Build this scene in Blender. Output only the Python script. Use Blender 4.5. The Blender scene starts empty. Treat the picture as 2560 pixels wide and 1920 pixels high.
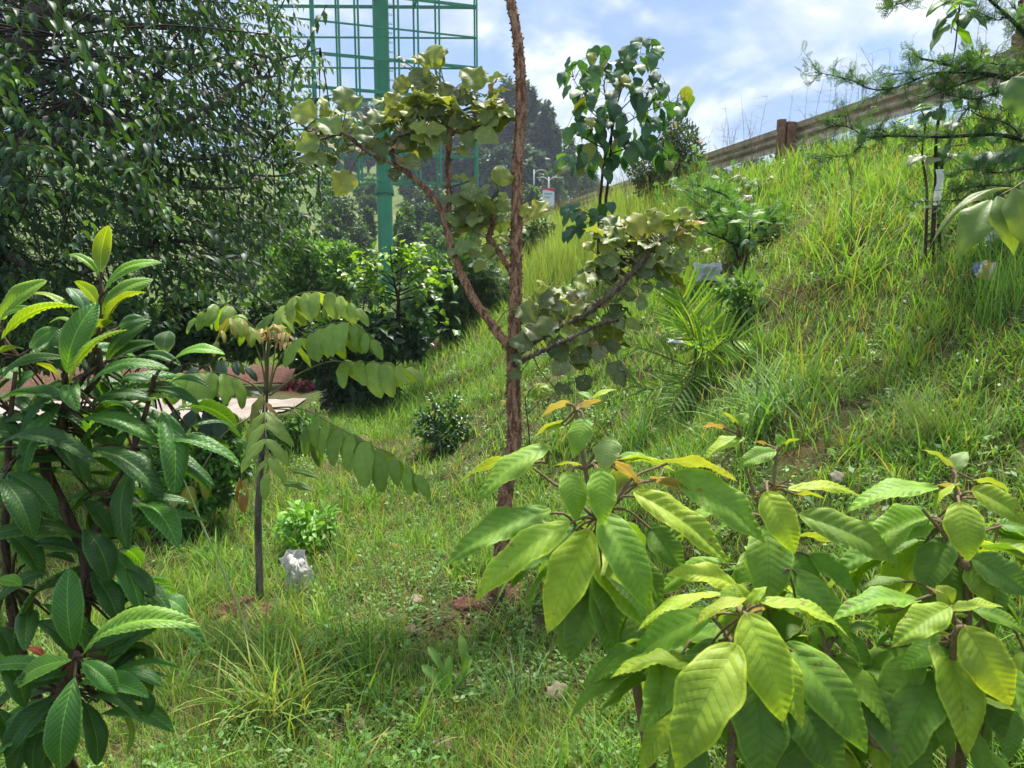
import bpy, math, random
import numpy as np
from mathutils import Vector, Matrix

rng = np.random.default_rng(11)
random.seed(11)
S = bpy.context.scene
COL = S.collection
R = math.radians

# ------------------------------------------------------------------ camera
H = 1.55                       # eye height above the level ground
PITCH = R(8.0)
FPX = 1900.0                   # focal length in photo pixels (photo 2560 wide)
cam_data = bpy.data.cameras.new("camera")
cam_data.sensor_width = 36.0
cam_data.lens = 36.0 * FPX / 2560.0
cam_data.clip_start = 0.05
cam_data.clip_end = 2000.0
cam_data.dof.use_dof = True
cam_data.dof.focus_distance = 3.4
cam_data.dof.aperture_fstop = 13.0
cam = bpy.data.objects.new("camera", cam_data)
COL.objects.link(cam)
cam.location = (0, 0, H)
cam.rotation_euler = (math.pi / 2 - PITCH, 0, 0)
S.camera = cam

# ------------------------------------------------------------------ light
SUN_EL, SUN_AZ = R(64), R(14)          # azimuth from +Y, negative = to the left
sun_dir = Vector((math.sin(SUN_AZ) * math.cos(SUN_EL), math.cos(SUN_AZ) * math.cos(SUN_EL), math.sin(SUN_EL)))
sun_l = bpy.data.lights.new("sun", 'SUN')
sun_l.energy = 2.5
sun_l.angle = R(11.0)
sun_l.color = (1.0, 0.95, 0.87)
sun = bpy.data.objects.new("sun", sun_l)
COL.objects.link(sun)
sun.location = (-10, 20, 40)
sun.rotation_euler = (-sun_dir).to_track_quat('-Z', 'Y').to_euler()

world = bpy.data.worlds.new("World")
S.world = world
world.use_nodes = True
S.view_settings.view_transform = 'Standard'
S.view_settings.look = 'None'
S.view_settings.exposure = 2.05
S.view_settings.gamma = 1.0
S.view_settings.use_curve_mapping = False
S.cycles.max_bounces = 8
S.cycles.diffuse_bounces = 3
S.cycles.glossy_bounces = 2
S.cycles.transmission_bounces = 5
S.cycles.transparent_max_bounces = 6
S.cycles.use_denoising = True
S.cycles.sample_clamp_indirect = 4.0


class NT:
    """small node-tree writer"""
    def __init__(self, nt):
        self.nt = nt
        nt.nodes.clear()

    def n(self, t, ins=None, **props):
        nd = self.nt.nodes.new('ShaderNode' + t if not t.startswith('Shader') else t)
        for k, v in props.items():
            setattr(nd, k, v)
        for k, v in (ins or {}).items():
            self.set(nd.inputs[k], v)
        return nd

    def set(self, sock, v):
        if hasattr(v, 'is_output'):
            self.nt.links.new(v, sock)
        elif hasattr(v, 'outputs'):
            self.nt.links.new(v.outputs[0], sock)
        elif isinstance(v, (tuple, list)) and len(v) == 3 and sock.type == 'RGBA':
            sock.default_value = (*v, 1)
        else:
            sock.default_value = v

    def math(self, op, a, b=None, clamp=False):
        m = self.n('Math', operation=op, use_clamp=clamp)
        self.set(m.inputs[0], a)
        if b is not None:
            self.set(m.inputs[1], b)
        return m.outputs[0]

    def mix(self, f, a, b, mode='MIX'):
        m = self.n('MixRGB', blend_type=mode)
        self.set(m.inputs[0], f)
        self.set(m.inputs[1], a)
        self.set(m.inputs[2], b)
        return m.outputs[0]

    def ramp(self, f, stops, mode='LINEAR'):
        r = self.n('ValToRGB')
        r.color_ramp.interpolation = mode
        e = r.color_ramp.elements
        while len(e) < len(stops):
            e.new(0.5)
        for el, (p, c) in zip(e, stops):
            el.position = p
            el.color = (*c, 1) if isinstance(c, (tuple, list)) else (c, c, c, 1)
        self.set(r.inputs[0], f)
        return r.outputs[0]

    def noise(self, vec=None, scale=5.0, detail=4.0, rough=0.55, dist=0.0):
        nd = self.n('TexNoise')
        nd.inputs['Scale'].default_value = scale
        nd.inputs['Detail'].default_value = detail
        nd.inputs['Roughness'].default_value = rough
        nd.inputs['Distortion'].default_value = dist
        if vec is not None:
            self.set(nd.inputs['Vector'], vec)
        return nd.outputs[0]


# sky: Nishita daylight with cumulus and blue-grey cloud laid over it by direction
w = NT(world.node_tree)
sky = w.n('TexSky', sky_type='NISHITA')
sky.sun_disc = False
sky.sun_elevation = SUN_EL
sky.sun_rotation = SUN_AZ
sky.altitude = 1600
sky.air_density = 1.3
sky.dust_density = 0.6
sky.ozone_density = 2.5
skyc = w.mix(1.0, sky.outputs[0], (0.038, 0.047, 0.068), 'MULTIPLY')
tc = w.n('TexCoord')
mp = w.n('Mapping', {'Vector': tc.outputs['Generated']})
mp.inputs['Scale'].default_value = (1.0, 1.0, 1.45)
mp.inputs['Location'].default_value = (0.31, 0.1, 0.06)
n1 = w.noise(mp.outputs[0], 5.2, 10, 0.5, 0.35)
n2 = w.noise(mp.outputs[0], 1.7, 5, 0.5, 0.2)
n3 = w.noise(mp.outputs[0], 9.0, 6, 0.6, 0.3)
veil = w.ramp(n2, [(0.34, 0.45), (0.58, 0.97)])
c1 = w.mix(veil, skyc, (0.096, 0.142, 0.222))                       # thin blue-grey layer
puff = w.ramp(w.math('ADD', n1, w.math('MULTIPLY', n3, 0.14)), [(0.46, 0.0), (0.61, 1.0)], 'EASE')
c2 = w.mix(puff, c1, w.ramp(n3, [(0.36, (0.135, 0.175, 0.235)), (0.54, (0.205, 0.232, 0.262)), (0.72, (0.36, 0.37, 0.38))]))
bg = w.n('Background', {'Color': c2, 'Strength': 1.0})
w.n('OutputWorld', {'Surface': bg.outputs[0]})
SKY_BG = bg

# ------------------------------------------------------------------ coordinates
FWD = np.array([0, math.cos(PITCH), -math.sin(PITCH)])
UPV = np.array([0, math.sin(PITCH), math.cos(PITCH)])
CAM = np.array([0, 0, H])


def ray(u, v):
    return FWD + np.array([1.0, 0, 0]) * ((u - 1280) / FPX) + UPV * ((960 - v) / FPX)


def P(u, v, d):
    """world point seen at photo pixel (u, v), d metres ahead"""
    return CAM + d * ray(u, v)


REG = {'A': (1080, 940, 2.572), 'B': (1700, 1040, 2.572), 'C': (1500, 1280, 2.087), 'L': (0, 540, 2.572), 'Q': (0, 1180, 2.242),
       'L3': (0, 860, 3.687), 'M': (460, 600, 2.572), 'K': (700, 0, 2.572), 'N': (1100, 640, 2.572), 'T': (0, 0, 2.572),
       'E': (1340, 0, 2.592), 'D': (1800, 0, 2.592), 'S': (0, 0, 1.0), 'J': (960, 380, 5.529), 'Y': (1500, 680, 4.366), 'F': (2260, 0, 7.373),
       'G': (1700, 440, 5.53), 'V': (780, 560, 5.53), 'X': (380, 900, 5.53)}


def px(reg, x, y):
    o = REG[reg]
    return o[0] + x / o[2], o[1] + y / o[2]


def PR(reg, x, y, d):
    return P(*px(reg, x, y), d)


def PY(u, v, y):
    r = ray(u, v)
    return CAM + r * (y / r[1])


# ------------------------------------------------------------------ terrain
def hash2(ix, iy):
    h = np.sin(ix * 127.1 + iy * 311.7) * 43758.5453
    return h - np.floor(h)


def vnoise(x, y):
    ix, iy = np.floor(x), np.floor(y)
    fx, fy = x - ix, y - iy
    fx, fy = fx * fx * (3 - 2 * fx), fy * fy * (3 - 2 * fy)
    a, b, c, d = hash2(ix, iy), hash2(ix + 1, iy), hash2(ix, iy + 1), hash2(ix + 1, iy + 1)
    return (a * (1 - fx) + b * fx) * (1 - fy) + (c * (1 - fx) + d * fx) * fy


def fbm(x, y, o=4):
    s, a, t = 0, 0.5, 0
    for k in range(o):
        s = s + a * vnoise(x * 2 ** k + 17 * k, y * 2 ** k - 9 * k)
        t += a
        a *= 0.5
    return s / t


def xr(y):
    """x of the guard rail at distance y"""
    y = np.asarray(y, float)
    return np.where(y < 26, 6.32 - 0.22 * y, 0.6 - 0.22 * (y - 26) + 0.0062 * np.clip(y - 26, 0, 60) ** 2)


def smax(a, b, k):
    h = np.clip(0.5 + 0.5 * (a - b) / k, 0, 1)
    return b * (1 - h) + a * h + k * h * (1 - h)


def G(x, y):
    """ground height"""
    x, y = np.asarray(x, float), np.asarray(y, float)
    zl = -1.50 - 0.055 * np.clip(-x - 0.5, 0, 9) - 0.012 * np.clip(y - 4, 0, 40)
    zl = zl + 0.16 * (fbm(x * 0.9, y * 0.9, 3) - 0.5) + 0.05 * (fbm(x * 4, y * 4, 2) - 0.5)
    d = xr(y) - x
    top = 1.45 + 0.012 * np.clip(y - 24, 0, 60)
    zs = top - 0.60 * np.clip(d - 0.5, 0, 30) + np.clip(d - 0.3, 0, 1) * (0.30 * (fbm(x * 1.1 + 5, y * 1.1, 3) - 0.5) + 0.10 * (fbm(x * 4, y * 4, 2) - 0.5))
    z = smax(zl, zs, 0.35)
    side = np.clip((x + 40) / 60, 0, 1)
    hill = -2.0 + 0.235 * np.clip(y - 48, 0, 115) * np.where(x < 2, 0.95, np.clip(0.95 - (x - 2) / 22, 0.34, 1)) + 3.0 * (fbm(x * 0.04, y * 0.04, 3) - 0.5)
    wgt = np.clip((y - 46) / 10, 0, 1)
    z = z * (1 - wgt) + smax(z, hill, 1.5) * wgt
    return z + H


def Gp(x, y):
    return np.array([x, y, float(G(x, y))])


def hit(u, v, d0=1.2, d1=160):
    """where the line of sight through a pixel first meets the ground"""
    r = ray(u, v)
    ds = np.geomspace(d0, d1, 900)
    p = CAM + ds[:, None] * r
    below = p[:, 2] < G(p[:, 0], p[:, 1])
    i = int(np.argmax(below)) if below.any() else len(ds) - 1
    q = p[i].copy()
    q[2] = float(G(q[0], q[1]))
    return q


# ------------------------------------------------------------------ mesh helpers
def mesh_np(name, V, F, mat=None, uv=None, col=None, smooth=True):
    """V (n,3), F (m,4) or (m,3) int arrays"""
    V = np.ascontiguousarray(V, np.float32)
    F = np.ascontiguousarray(F, np.int32)
    k = F.shape[1]
    me = bpy.data.meshes.new(name)
    me.vertices.add(len(V))
    me.vertices.foreach_set('co', V.ravel())
    me.loops.add(F.size)
    me.loops.foreach_set('vertex_index', F.ravel())
    me.polygons.add(len(F))
    me.polygons.foreach_set('loop_start', np.arange(0, F.size, k, dtype=np.int32))
    me.polygons.foreach_set('loop_total', np.full(len(F), k, np.int32))
    me.polygons.foreach_set('use_smooth', np.full(len(F), smooth))
    if uv is not None:
        l = me.uv_layers.new(name='UVMap')
        l.data.foreach_set('uv', np.ascontiguousarray(uv[F.ravel()], np.float32).ravel())
    if col is not None:
        a = me.color_attributes.new('Col', 'FLOAT_COLOR', 'POINT')
        c4 = np.ones((len(V), 4), np.float32)
        c4[:, :3] = col
        a.data.foreach_set('color', c4.ravel())
    if mat:
        me.materials.append(mat)
    me.update()
    me.validate()
    return me


class MB:
    """collects shapes in world coordinates, then links them as one mesh object"""
    def __init__(self):
        self.v, self.f, self.n = [], [], 0

    def add(self, V, F):
        V = np.asarray(V, float)
        for f in F:
            self.f.append(tuple(int(i) + self.n for i in f))
        self.v.append(V)
        self.n += len(V)
        return self

    def box(self, c, s, ax=None):
        """box centre c, full size s, optional 3x3 axes (rows)"""
        c, s = np.asarray(c, float), np.asarray(s, float) / 2
        ax = np.eye(3) if ax is None else np.asarray(ax, float)
        V = [c + ax.T @ (s * np.array([i, j, k])) for i in (-1, 1) for j in (-1, 1) for k in (-1, 1)]
        return self.add(V, [(0, 1, 3, 2), (4, 6, 7, 5), (0, 4, 5, 1), (2, 3, 7, 6), (0, 2, 6, 4), (1, 5, 7, 3)])

    def bar(self, a, b, w, h=None, up=(0, 0, 1)):
        a, b = np.asarray(a, float), np.asarray(b, float)
        x = b - a
        L = np.linalg.norm(x)
        x = x / L
        y = np.cross(up, x)
        if np.linalg.norm(y) < 1e-4:
            y = np.cross((0, 1, 0), x)
        y /= np.linalg.norm(y)
        return self.box((a + b) / 2, (L, w, h or w), [x, y, np.cross(x, y)])

    def tube(self, pts, rad, n=8, res=4, cap=True, jit=0.0):
        V, F = tube(pts, rad, n, res, cap, jit)
        return self.add(V, F)

    def build(self, name, mat, parent=None, origin=None, smooth=True, auto=None):
        me = bpy.data.meshes.new(name)
        V = np.concatenate(self.v)
        o = np.zeros(3) if origin is None else np.asarray(origin)
        me.from_pydata((V - o).tolist(), [], self.f)
        if mat:
            me.materials.append(mat)
        me.polygons.foreach_set('use_smooth', np.full(len(me.polygons), smooth))
        if auto:
            me.set_sharp_from_angle(angle=R(auto))
        ob = bpy.data.objects.new(name, me)
        COL.objects.link(ob)
        if parent is not None:
            ob.parent = parent
            ob.location = -world_of(parent) if origin is None else Vector(o) - world_of(parent)
        elif origin is not None:
            ob.location = Vector(o)
        return ob


def smooth_path(pts, rad, res):
    p = np.asarray(pts, float)
    r = np.asarray(rad, float) * np.ones(len(p))
    if len(p) < 3 or res < 2:
        return p, r
    q = np.concatenate([[2 * p[0] - p[1]], p, [2 * p[-1] - p[-2]]])
    out, ro = [], []
    for i in range(len(p) - 1):
        a, b, c, d = q[i], q[i + 1], q[i + 2], q[i + 3]
        for t in np.arange(res) / res:
            out.append(0.5 * ((2 * b) + (c - a) * t + (2 * a - 5 * b + 4 * c - d) * t * t + (3 * b - a - 3 * c + d) * t ** 3))
            ro.append(r[i] * (1 - t) + r[i + 1] * t)
    out.append(p[-1])
    ro.append(r[-1])
    return np.array(out), np.array(ro)


def tube(pts, rad, n=8, res=4, cap=True, jit=0.0):
    p, r = smooth_path(pts, rad, res)
    t = np.gradient(p, axis=0)
    t /= np.linalg.norm(t, axis=1)[:, None] + 1e-9
    ref = np.array([0.13, 0.98, 0.1]) if abs(t[0][2]) > 0.8 else np.array([0, 0, 1.0])
    V = []
    u = np.cross(t[0], ref)
    for i in range(len(p)):
        u = u - t[i] * u.dot(t[i])
        u /= np.linalg.norm(u) + 1e-9
        w_ = np.cross(t[i], u)
        for k in range(n):
            a = 2 * math.pi * k / n
            rr = r[i] * (1 + (jit * (random.random() - 0.5) if jit else 0))
            V.append(p[i] + rr * (math.cos(a) * u + math.sin(a) * w_))
    F = []
    for i in range(len(p) - 1):
        for k in range(n):
            a, b = i * n + k, i * n + (k + 1) % n
            F.append((a, b, b + n, a + n))
    if cap:
        F.append(tuple(range(n - 1, -1, -1)))
        F.append(tuple((len(p) - 1) * n + k for k in range(n)))
    return np.array(V), F


def world_of(o):
    l = Vector((0, 0, 0))
    while o is not None:
        l = l + o.matrix_basis.translation
        o = o.parent
    return l


def tag(o, label=None, cat=None, group=None, kind=None):
    for k, v in (('label', label), ('category', cat), ('group', group), ('kind', kind)):
        if v:
            o[k] = v
    return o


def thing(name, label, cat, loc, group=None):
    o = bpy.data.objects.new(name, None)
    o.empty_display_size = 0.1
    COL.objects.link(o)
    o.location = Vector([float(a) for a in loc])
    return tag(o, label, cat, group)


def obj(name, me, parent=None):
    """object of a mesh written in world coordinates"""
    o = bpy.data.objects.new(name, me)
    COL.objects.link(o)
    if parent is not None:
        o.parent = parent
        o.location = -world_of(parent)
    return o


def recentre(me, o):
    """move a world-coordinate mesh so that its origin is o"""
    me.transform(Matrix.Translation(-Vector([float(a) for a in o])))
    return me


def nrm(a):
    a = np.asarray(a, float)
    return a / (np.linalg.norm(a, axis=-1, keepdims=True) + 1e-9)


# ------------------------------------------------------------------ leaves
def leaf_arrays(pk=0.4, k=1.4, asp=0.45, nl=12, nw=3, fold=25, bulge=0.08, pleat=0.0, npl=10, serr=0.0, wave=0.0, curl=0.0, cord=0.0, twist=0.0, tipw=0.02, seed=0, drop=0.0, slant=0.3):
    rs = np.random.RandomState(seed)
    tt = np.linspace(0, 1, nl + 1)
    tt = 0.65 * tt + 0.35 * (0.5 - 0.5 * np.cos(np.pi * tt))
    s = np.linspace(-1, 1, 2 * nw + 1)
    T, Sg = np.meshgrid(tt, s, indexing='ij')
    W = 0.5 * (np.clip(T, 1e-4, 1) / pk) ** (pk * k) * ((np.clip(1 - T, 1e-4, 1)) / (1 - pk)) ** ((1 - pk) * k)
    W = np.maximum(W, tipw * 0.5)
    ph = rs.rand(6) * 6.28
    if serr:
        W = W * (1 + serr * ((T * 26) % 1 - 0.5) * (np.abs(Sg) > 0.99))
    W = W * (1 + wave * 0.5 * np.sin(T * 17 + ph[0] + Sg) * (np.abs(Sg) > 0.6))
    y = Sg * W
    a = np.abs(Sg)
    x = T - cord * a ** 2 * (1 - T) ** 5
    z = bulge * 4 * T * (1 - T) - drop * T ** 3
    z = z + math.tan(R(fold)) * np.abs(y) * asp - curl * a ** 3 * W * asp
    if pleat:
        z = z + pleat * np.sin(2 * np.pi * npl * (T - slant * a * W * 2 * asp)) * np.minimum(a * 2, 1) * np.clip(W * 5, 0, 1) * (1 - 0.4 * a)
    if wave:
        z = z + wave * asp * a ** 2 * W * np.sin(T * 13 + ph[1] + Sg * 2) * 1.2
    y = y + twist * T * (1 - T)
    V = np.stack([x, y, z], -1).reshape(-1, 3)
    uv = np.stack([T - slant * a * W * 2 * asp, Sg * 0.5 + 0.5], -1).reshape(-1, 2)
    m = 2 * nw + 1
    F = []
    for i in range(nl):
        for j in range(2 * nw):
            q = i * m + j
            F.append((q, q + m, q + m + 1, q + 1))
    return V, np.array(F), uv


def leaf_meshes(name, mat, n, **kw):
    out = []
    for i in range(n):
        k = dict(kw)
        rs = np.random.RandomState(i + 3)
        for key, sp in (('fold', 0.5), ('bulge', 0.8), ('wave', 0.5), ('curl', 0.6)):
            if key in k and not isinstance(k[key], tuple):
                k[key] = k[key] * (1 + sp * (rs.rand() - 0.5))
        V, F, uv = leaf_arrays(seed=i, **k)
        out.append(mesh_np(name, V, F, mat, uv))
    return out


def place(me, base, tip, width, n, parent, name='leaf', color=None):
    base, tip = np.asarray(base, float), np.asarray(tip, float)
    X = tip - base
    L = np.linalg.norm(X)
    x = X / L
    n = np.asarray(n, float)
    n = n - x * n.dot(x)
    n /= np.linalg.norm(n) + 1e-9
    y = np.cross(n, x)
    M = Matrix(((X[0], y[0] * width, n[0] * L, base[0]), (X[1], y[1] * width, n[1] * L, base[1]), (X[2], y[2] * width, n[2] * L, base[2]), (0, 0, 0, 1)))
    o = bpy.data.objects.new(name, me)
    COL.objects.link(o)
    o.parent = parent
    o.matrix_basis = Matrix.Translation(-world_of(parent)) @ M
    if color is not None:
        o.color = (*[float(c) for c in color], 1)
    return o


def facing(base, tip, roll, flip=1):
    """leaf normal: roll 0 looks at the camera, 90 is edge-on with the top side up, beyond shows the underside"""
    x = nrm(tip - base)
    v = nrm(CAM - (base + tip) / 2)
    vp = nrm(v - x * v.dot(x))
    s = np.cross(x, vp)
    if s[2] < 0:
        s = -s
    s = s * flip
    return math.cos(R(roll)) * vp + math.sin(R(roll)) * s


def scatter(name, tmpl, base, X, Nn, L, W, col, mat):
    """many leaves as one mesh: template placed at base, along X, top side Nn"""
    tv, tf, tuv = tmpl
    X = nrm(X)
    Nn = nrm(Nn - X * (Nn * X).sum(1, keepdims=True))
    Y = np.cross(Nn, X)
    L, W = np.asarray(L)[:, None, None], np.asarray(W)[:, None, None]
    V = base[:, None, :] + X[:, None, :] * tv[None, :, 0:1] * L + Y[:, None, :] * tv[None, :, 1:2] * W + Nn[:, None, :] * tv[None, :, 2:3] * L
    n, m = len(base), len(tv)
    F = (tf[None] + (np.arange(n) * m)[:, None, None]).reshape(-1, 4)
    return mesh_np(name, V.reshape(-1, 3), F, mat, np.tile(tuv, (n, 1)), np.repeat(col, m, 0))


def scatter_placed(me_list, idx, base, X, Nn, L, W, col, parent, name='leaf'):
    for q, i in enumerate(idx):
        place(me_list[q % len(me_list)], base[i], base[i] + nrm(X[i]) * L[i], W[i], Nn[i], parent, name, col[i])


def blades(base, az, lean, curl, L, W, col, seg=3, mat=None, name='grass', flat=None):
    """arching grass blades as one mesh"""
    n = len(base)
    t = np.linspace(0, 1, seg + 1)[None, :]
    dx, dy = np.cos(az)[:, None], np.sin(az)[:, None]
    lean, curl, L_ = lean[:, None], curl[:, None], L[:, None]
    ang = lean + curl * t                       # angle from vertical
    st = L_ / seg
    hx = np.cumsum(np.concatenate([np.zeros((n, 1)), np.sin(ang[:, :-1]) * st], 1), 1)
    hz = np.cumsum(np.concatenate([np.zeros((n, 1)), np.cos(ang[:, :-1]) * st], 1), 1)
    c = np.stack([base[:, 0:1] + hx * dx, base[:, 1:2] + hx * dy, base[:, 2:3] + hz], -1)
    wd = W[:, None] * np.where(t < 0.25, 0.65 + 1.4 * t, (1 - t) ** 0.75 * 1.24)
    tw = rng.uniform(-0.9, 0.9, (n, 1))
    sx, sy = -dy * np.cos(tw) + dx * np.sin(tw) * 0.7, dx * np.cos(tw) + dy * np.sin(tw) * 0.7
    side = np.stack([sx + 0 * t, sy + 0 * t, 0.35 * np.sin(tw) + 0 * t], -1) * (wd[..., None] / 2 + 1e-5)
    V = np.stack([c - side, c + side], 2).reshape(n, -1, 3)
    m = 2 * (seg + 1)
    f = np.array([(2 * i, 2 * i + 1, 2 * i + 3, 2 * i + 2) for i in range(seg)])
    F = (f[None] + (np.arange(n) * m)[:, None, None]).reshape(-1, 4)
    cc = np.repeat(col, m, 0).reshape(n, m, 3)
    return mesh_np(name, V.reshape(-1, 3), F, mat, None, cc.reshape(-1, 3))

# ------------------------------------------------------------------ materials
def new_mat(name):
    m = bpy.data.materials.new(name)
    m.use_nodes = True
    return m, NT(m.node_tree)


def leaf_mat(name, src='obj', under=(1.0, 0.95, 0.8), umix=None, trans=0.38, tcol=(1.35, 1.25, 0.35), rough=0.5, spec=0.4, nv=0, vein=(1.3, 1.25, 1.0), vstr=0.5, spots=0, mottle=0.25, bump=0.0, edge=None, tip=None, mid=0.045, slant=0.3, gain=1.12, midc=None, blem=0):
    m, t = new_mat(name)
    c = t.n('ObjectInfo').outputs['Color'] if src == 'obj' else t.n('Attribute', attribute_name='Col').outputs['Color']
    c = t.mix(1.0, c, (gain, gain, gain), 'MULTIPLY')
    tc = t.n('TexCoord')
    geo = t.n('NewGeometry')
    pos = geo.outputs['Position']
    nz = t.noise(pos, 38 if nv else 9, 3)
    c = t.mix(mottle, c, t.ramp(nz, [(0.3, (0.45, 0.5, 0.45)), (0.7, (1.45, 1.4, 1.2))]), 'MULTIPLY') if mottle else c
    uv = t.n('SeparateXYZ', {0: tc.outputs['UV']})
    u, v = uv.outputs[0], uv.outputs[1]
    sabs = t.math('ABSOLUTE', t.math('MULTIPLY', t.math('SUBTRACT', v, 0.5), 2.0))
    line = None
    if nv:
        f = t.math('MULTIPLY', u, float(nv))
        fr = t.math('ABSOLUTE', t.math('SUBTRACT', t.math('FRACT', t.math('ADD', f, 10.75)), 0.5))
        line = t.math('MULTIPLY', t.math('SUBTRACT', 1.0, t.math('DIVIDE', fr, 0.11), True), t.math('LESS_THAN', sabs, 0.93))
        midl = t.math('LESS_THAN', sabs, mid)
        vl = line
        if not midc:
            line = t.math('MAXIMUM', t.math('MULTIPLY', line, 0.55), midl)
        c0 = c
        c = t.mix(t.math('MULTIPLY', line, vstr), c, t.mix(1.0, c, vein, 'MULTIPLY'))
        if midc:
            c = t.mix(midl, c, t.mix(1.0, c0, midc, 'MULTIPLY'))
    elif mid:
        c = t.mix(t.math('MULTIPLY', t.math('LESS_THAN', sabs, mid), vstr), c, t.mix(1.0, c, vein, 'MULTIPLY'))
    if edge:
        c = t.mix(t.math('MULTIPLY', t.math('GREATER_THAN', sabs, 0.90), 0.6), c, t.mix(1.0, c, edge, 'MULTIPLY'))
    if tip:
        c = t.mix(t.math('MULTIPLY', t.math('SUBTRACT', t.math('ADD', u, t.math('MULTIPLY', nz, 0.06)), 0.97), 12.0, True), c, tip)
    if spots:
        vo = t.n('TexVoronoi', feature='DISTANCE_TO_EDGE' if spots == 2 else 'F1')
        t.set(vo.inputs['Vector'], pos)
        vo.inputs['Scale'].default_value = 88
        big = t.noise(pos, 14, 2)
        thr = t.math('MULTIPLY', t.math('SUBTRACT', big, 0.40), 1.35, True)
        sp = t.math('LESS_THAN', vo.outputs['Distance'], t.math('MULTIPLY', thr, 0.85))
        c = t.mix(t.math('MULTIPLY', sp, 0.85), c, (0.42, 0.43, 0.22))
    if blem:
        bn = t.noise(pos, 55, 4, 0.65)
        bm = t.ramp(t.math('ADD', bn, t.math('MULTIPLY', t.noise(pos, 9, 2), 0.45)), [(blem, 0.0), (blem + 0.035, 1.0)])
        c = t.mix(t.math('MULTIPLY', bm, 0.8), c, (0.20, 0.115, 0.035))
        c = t.mix(0.55, c, t.ramp(t.noise(pos, 7, 3), [(0.35, (0.72, 0.84, 0.8)), (0.65, (1.3, 1.12, 0.9))]), 'MULTIPLY')
    uc = t.mix(1.0, c, under, 'MULTIPLY')
    if umix:
        uc = t.mix(umix[0], uc, umix[1])
    c2 = t.mix(geo.outputs['Backfacing'], c, uc)
    pb = t.n('BsdfPrincipled', {'Base Color': c2, 'Specular IOR Level': spec})
    t.set(pb.inputs['Roughness'], t.math('ADD', rough, t.math('MULTIPLY', geo.outputs['Backfacing'], 0.25), True))
    if bump:
        h = t.noise(pos, 160, 3)
        if line is not None:
            h = t.math('SUBTRACT', h, t.math('MULTIPLY', line, 1.2))
        b = t.n('Bump', {'Height': h, 'Strength': bump, 'Distance': 0.003})
        t.set(pb.inputs['Normal'], b)
    tr = t.n('BsdfTranslucent', {'Color': t.mix(1.0, c, tcol, 'MULTIPLY')})
    mx = t.n('MixShader', {0: trans, 1: pb, 2: tr})
    t.n('OutputMaterial', {'Surface': mx})
    return m


def solid(name, col, rough=0.7, var=0.25, scale=6.0, col2=None, bump=0.0, bscale=60.0, spec=0.3, metal=0.0, attr=False):
    m, t = new_mat(name)
    pos = t.n('NewGeometry').outputs['Position']
    nz = t.noise(pos, scale, 6, 0.6)
    base = t.n('Attribute', attribute_name='Col').outputs['Color'] if attr else col
    c2 = col2 or tuple(x * 0.6 for x in col)
    c = t.mix(t.ramp(nz, [(0.42, 0.0), (0.62, 1.0)]), base, c2) if not attr else t.mix(var, base, t.ramp(nz, [(0.3, 0.5), (0.7, 1.4)]), 'MULTIPLY')
    pb = t.n('BsdfPrincipled', {'Base Color': c, 'Roughness': rough, 'Specular IOR Level': spec, 'Metallic': metal})
    if bump:
        b = t.n('Bump', {'Height': t.noise(pos, bscale, 5, 0.65), 'Strength': bump, 'Distance': 0.01})
        t.set(pb.inputs['Normal'], b)
    t.n('OutputMaterial', {'Surface': pb})
    return m


def bark(name, a, b, vert=True, sc=30.0, bump=0.6):
    m, t = new_mat(name)
    pos = t.n('NewGeometry').outputs['Position']
    mp_ = t.n('Mapping', {'Vector': pos})
    mp_.inputs['Scale'].default_value = (1, 1, 0.25 if vert else 1)
    nz = t.noise(mp_.outputs[0], sc, 6, 0.7, 0.6)
    n2_ = t.noise(pos, sc * 2.6, 3, 0.6)
    c = t.mix(t.ramp(nz, [(0.43, 0.0), (0.57, 1.0)]), a, b)
    c = t.mix(0.5, c, t.ramp(n2_, [(0.3, 0.4), (0.7, 1.5)]), 'MULTIPLY')
    pb = t.n('BsdfPrincipled', {'Base Color': c, 'Roughness': 0.85, 'Specular IOR Level': 0.2})
    bp = t.n('Bump', {'Height': t.math('ADD', nz, t.math('MULTIPLY', n2_, 0.4)), 'Strength': bump, 'Distance': 0.012})
    t.set(pb.inputs['Normal'], bp)
    t.n('OutputMaterial', {'Surface': pb})
    return m


M = {}
M['shrub'] = leaf_mat('shrub_leaf', under=(0.9, 0.8, 0.5), umix=(0.55, (0.23, 0.21, 0.09)), trans=0.40, tcol=(1.25, 1.25, 0.32), rough=0.55, nv=11, vein=(0.62, 0.72, 0.6), vstr=0.45, bump=0.25, gain=1.68, blem=0.90, edge=(1.7, 1.5, 1.4), tip=(0.22, 0.15, 0.09), mottle=0.35, mid=0.03)
M['loquat'] = leaf_mat('loquat_leaf', under=(1.0, 1.0, 0.7), umix=(0.45, (0.15, 0.20, 0.06)), trans=0.30, tcol=(1.9, 1.7, 0.3), rough=0.42, spec=0.28, nv=15, vein=(0.33, 0.40, 0.42), vstr=1.0, bump=0.35, edge=(1.9, 1.7, 1.8), mottle=0.3, mid=0.035, midc=(2.2, 1.9, 1.8), gain=1.65, blem=0.93)
M['coral'] = leaf_mat('coral_leaf', under=(1.1, 1.05, 0.95), umix=(0.35, (0.20, 0.20, 0.10)), trans=0.33, tcol=(1.3, 1.25, 0.45), rough=0.5, nv=6, vein=(1.35, 1.3, 1.1), vstr=0.5, spots=1, gain=1.3, bump=0.2, mottle=0.3, edge=(1.5, 1.45, 1.2))
M['leaflet'] = leaf_mat('leaflet', under=(1.05, 0.95, 0.6), umix=(0.25, (0.22, 0.20, 0.05)), trans=0.42, tcol=(1.35, 1.25, 0.28), rough=0.5, gain=1.35, nv=9, vein=(1.35, 1.25, 1.1), vstr=0.4, bump=0.15, mottle=0.25)
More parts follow.
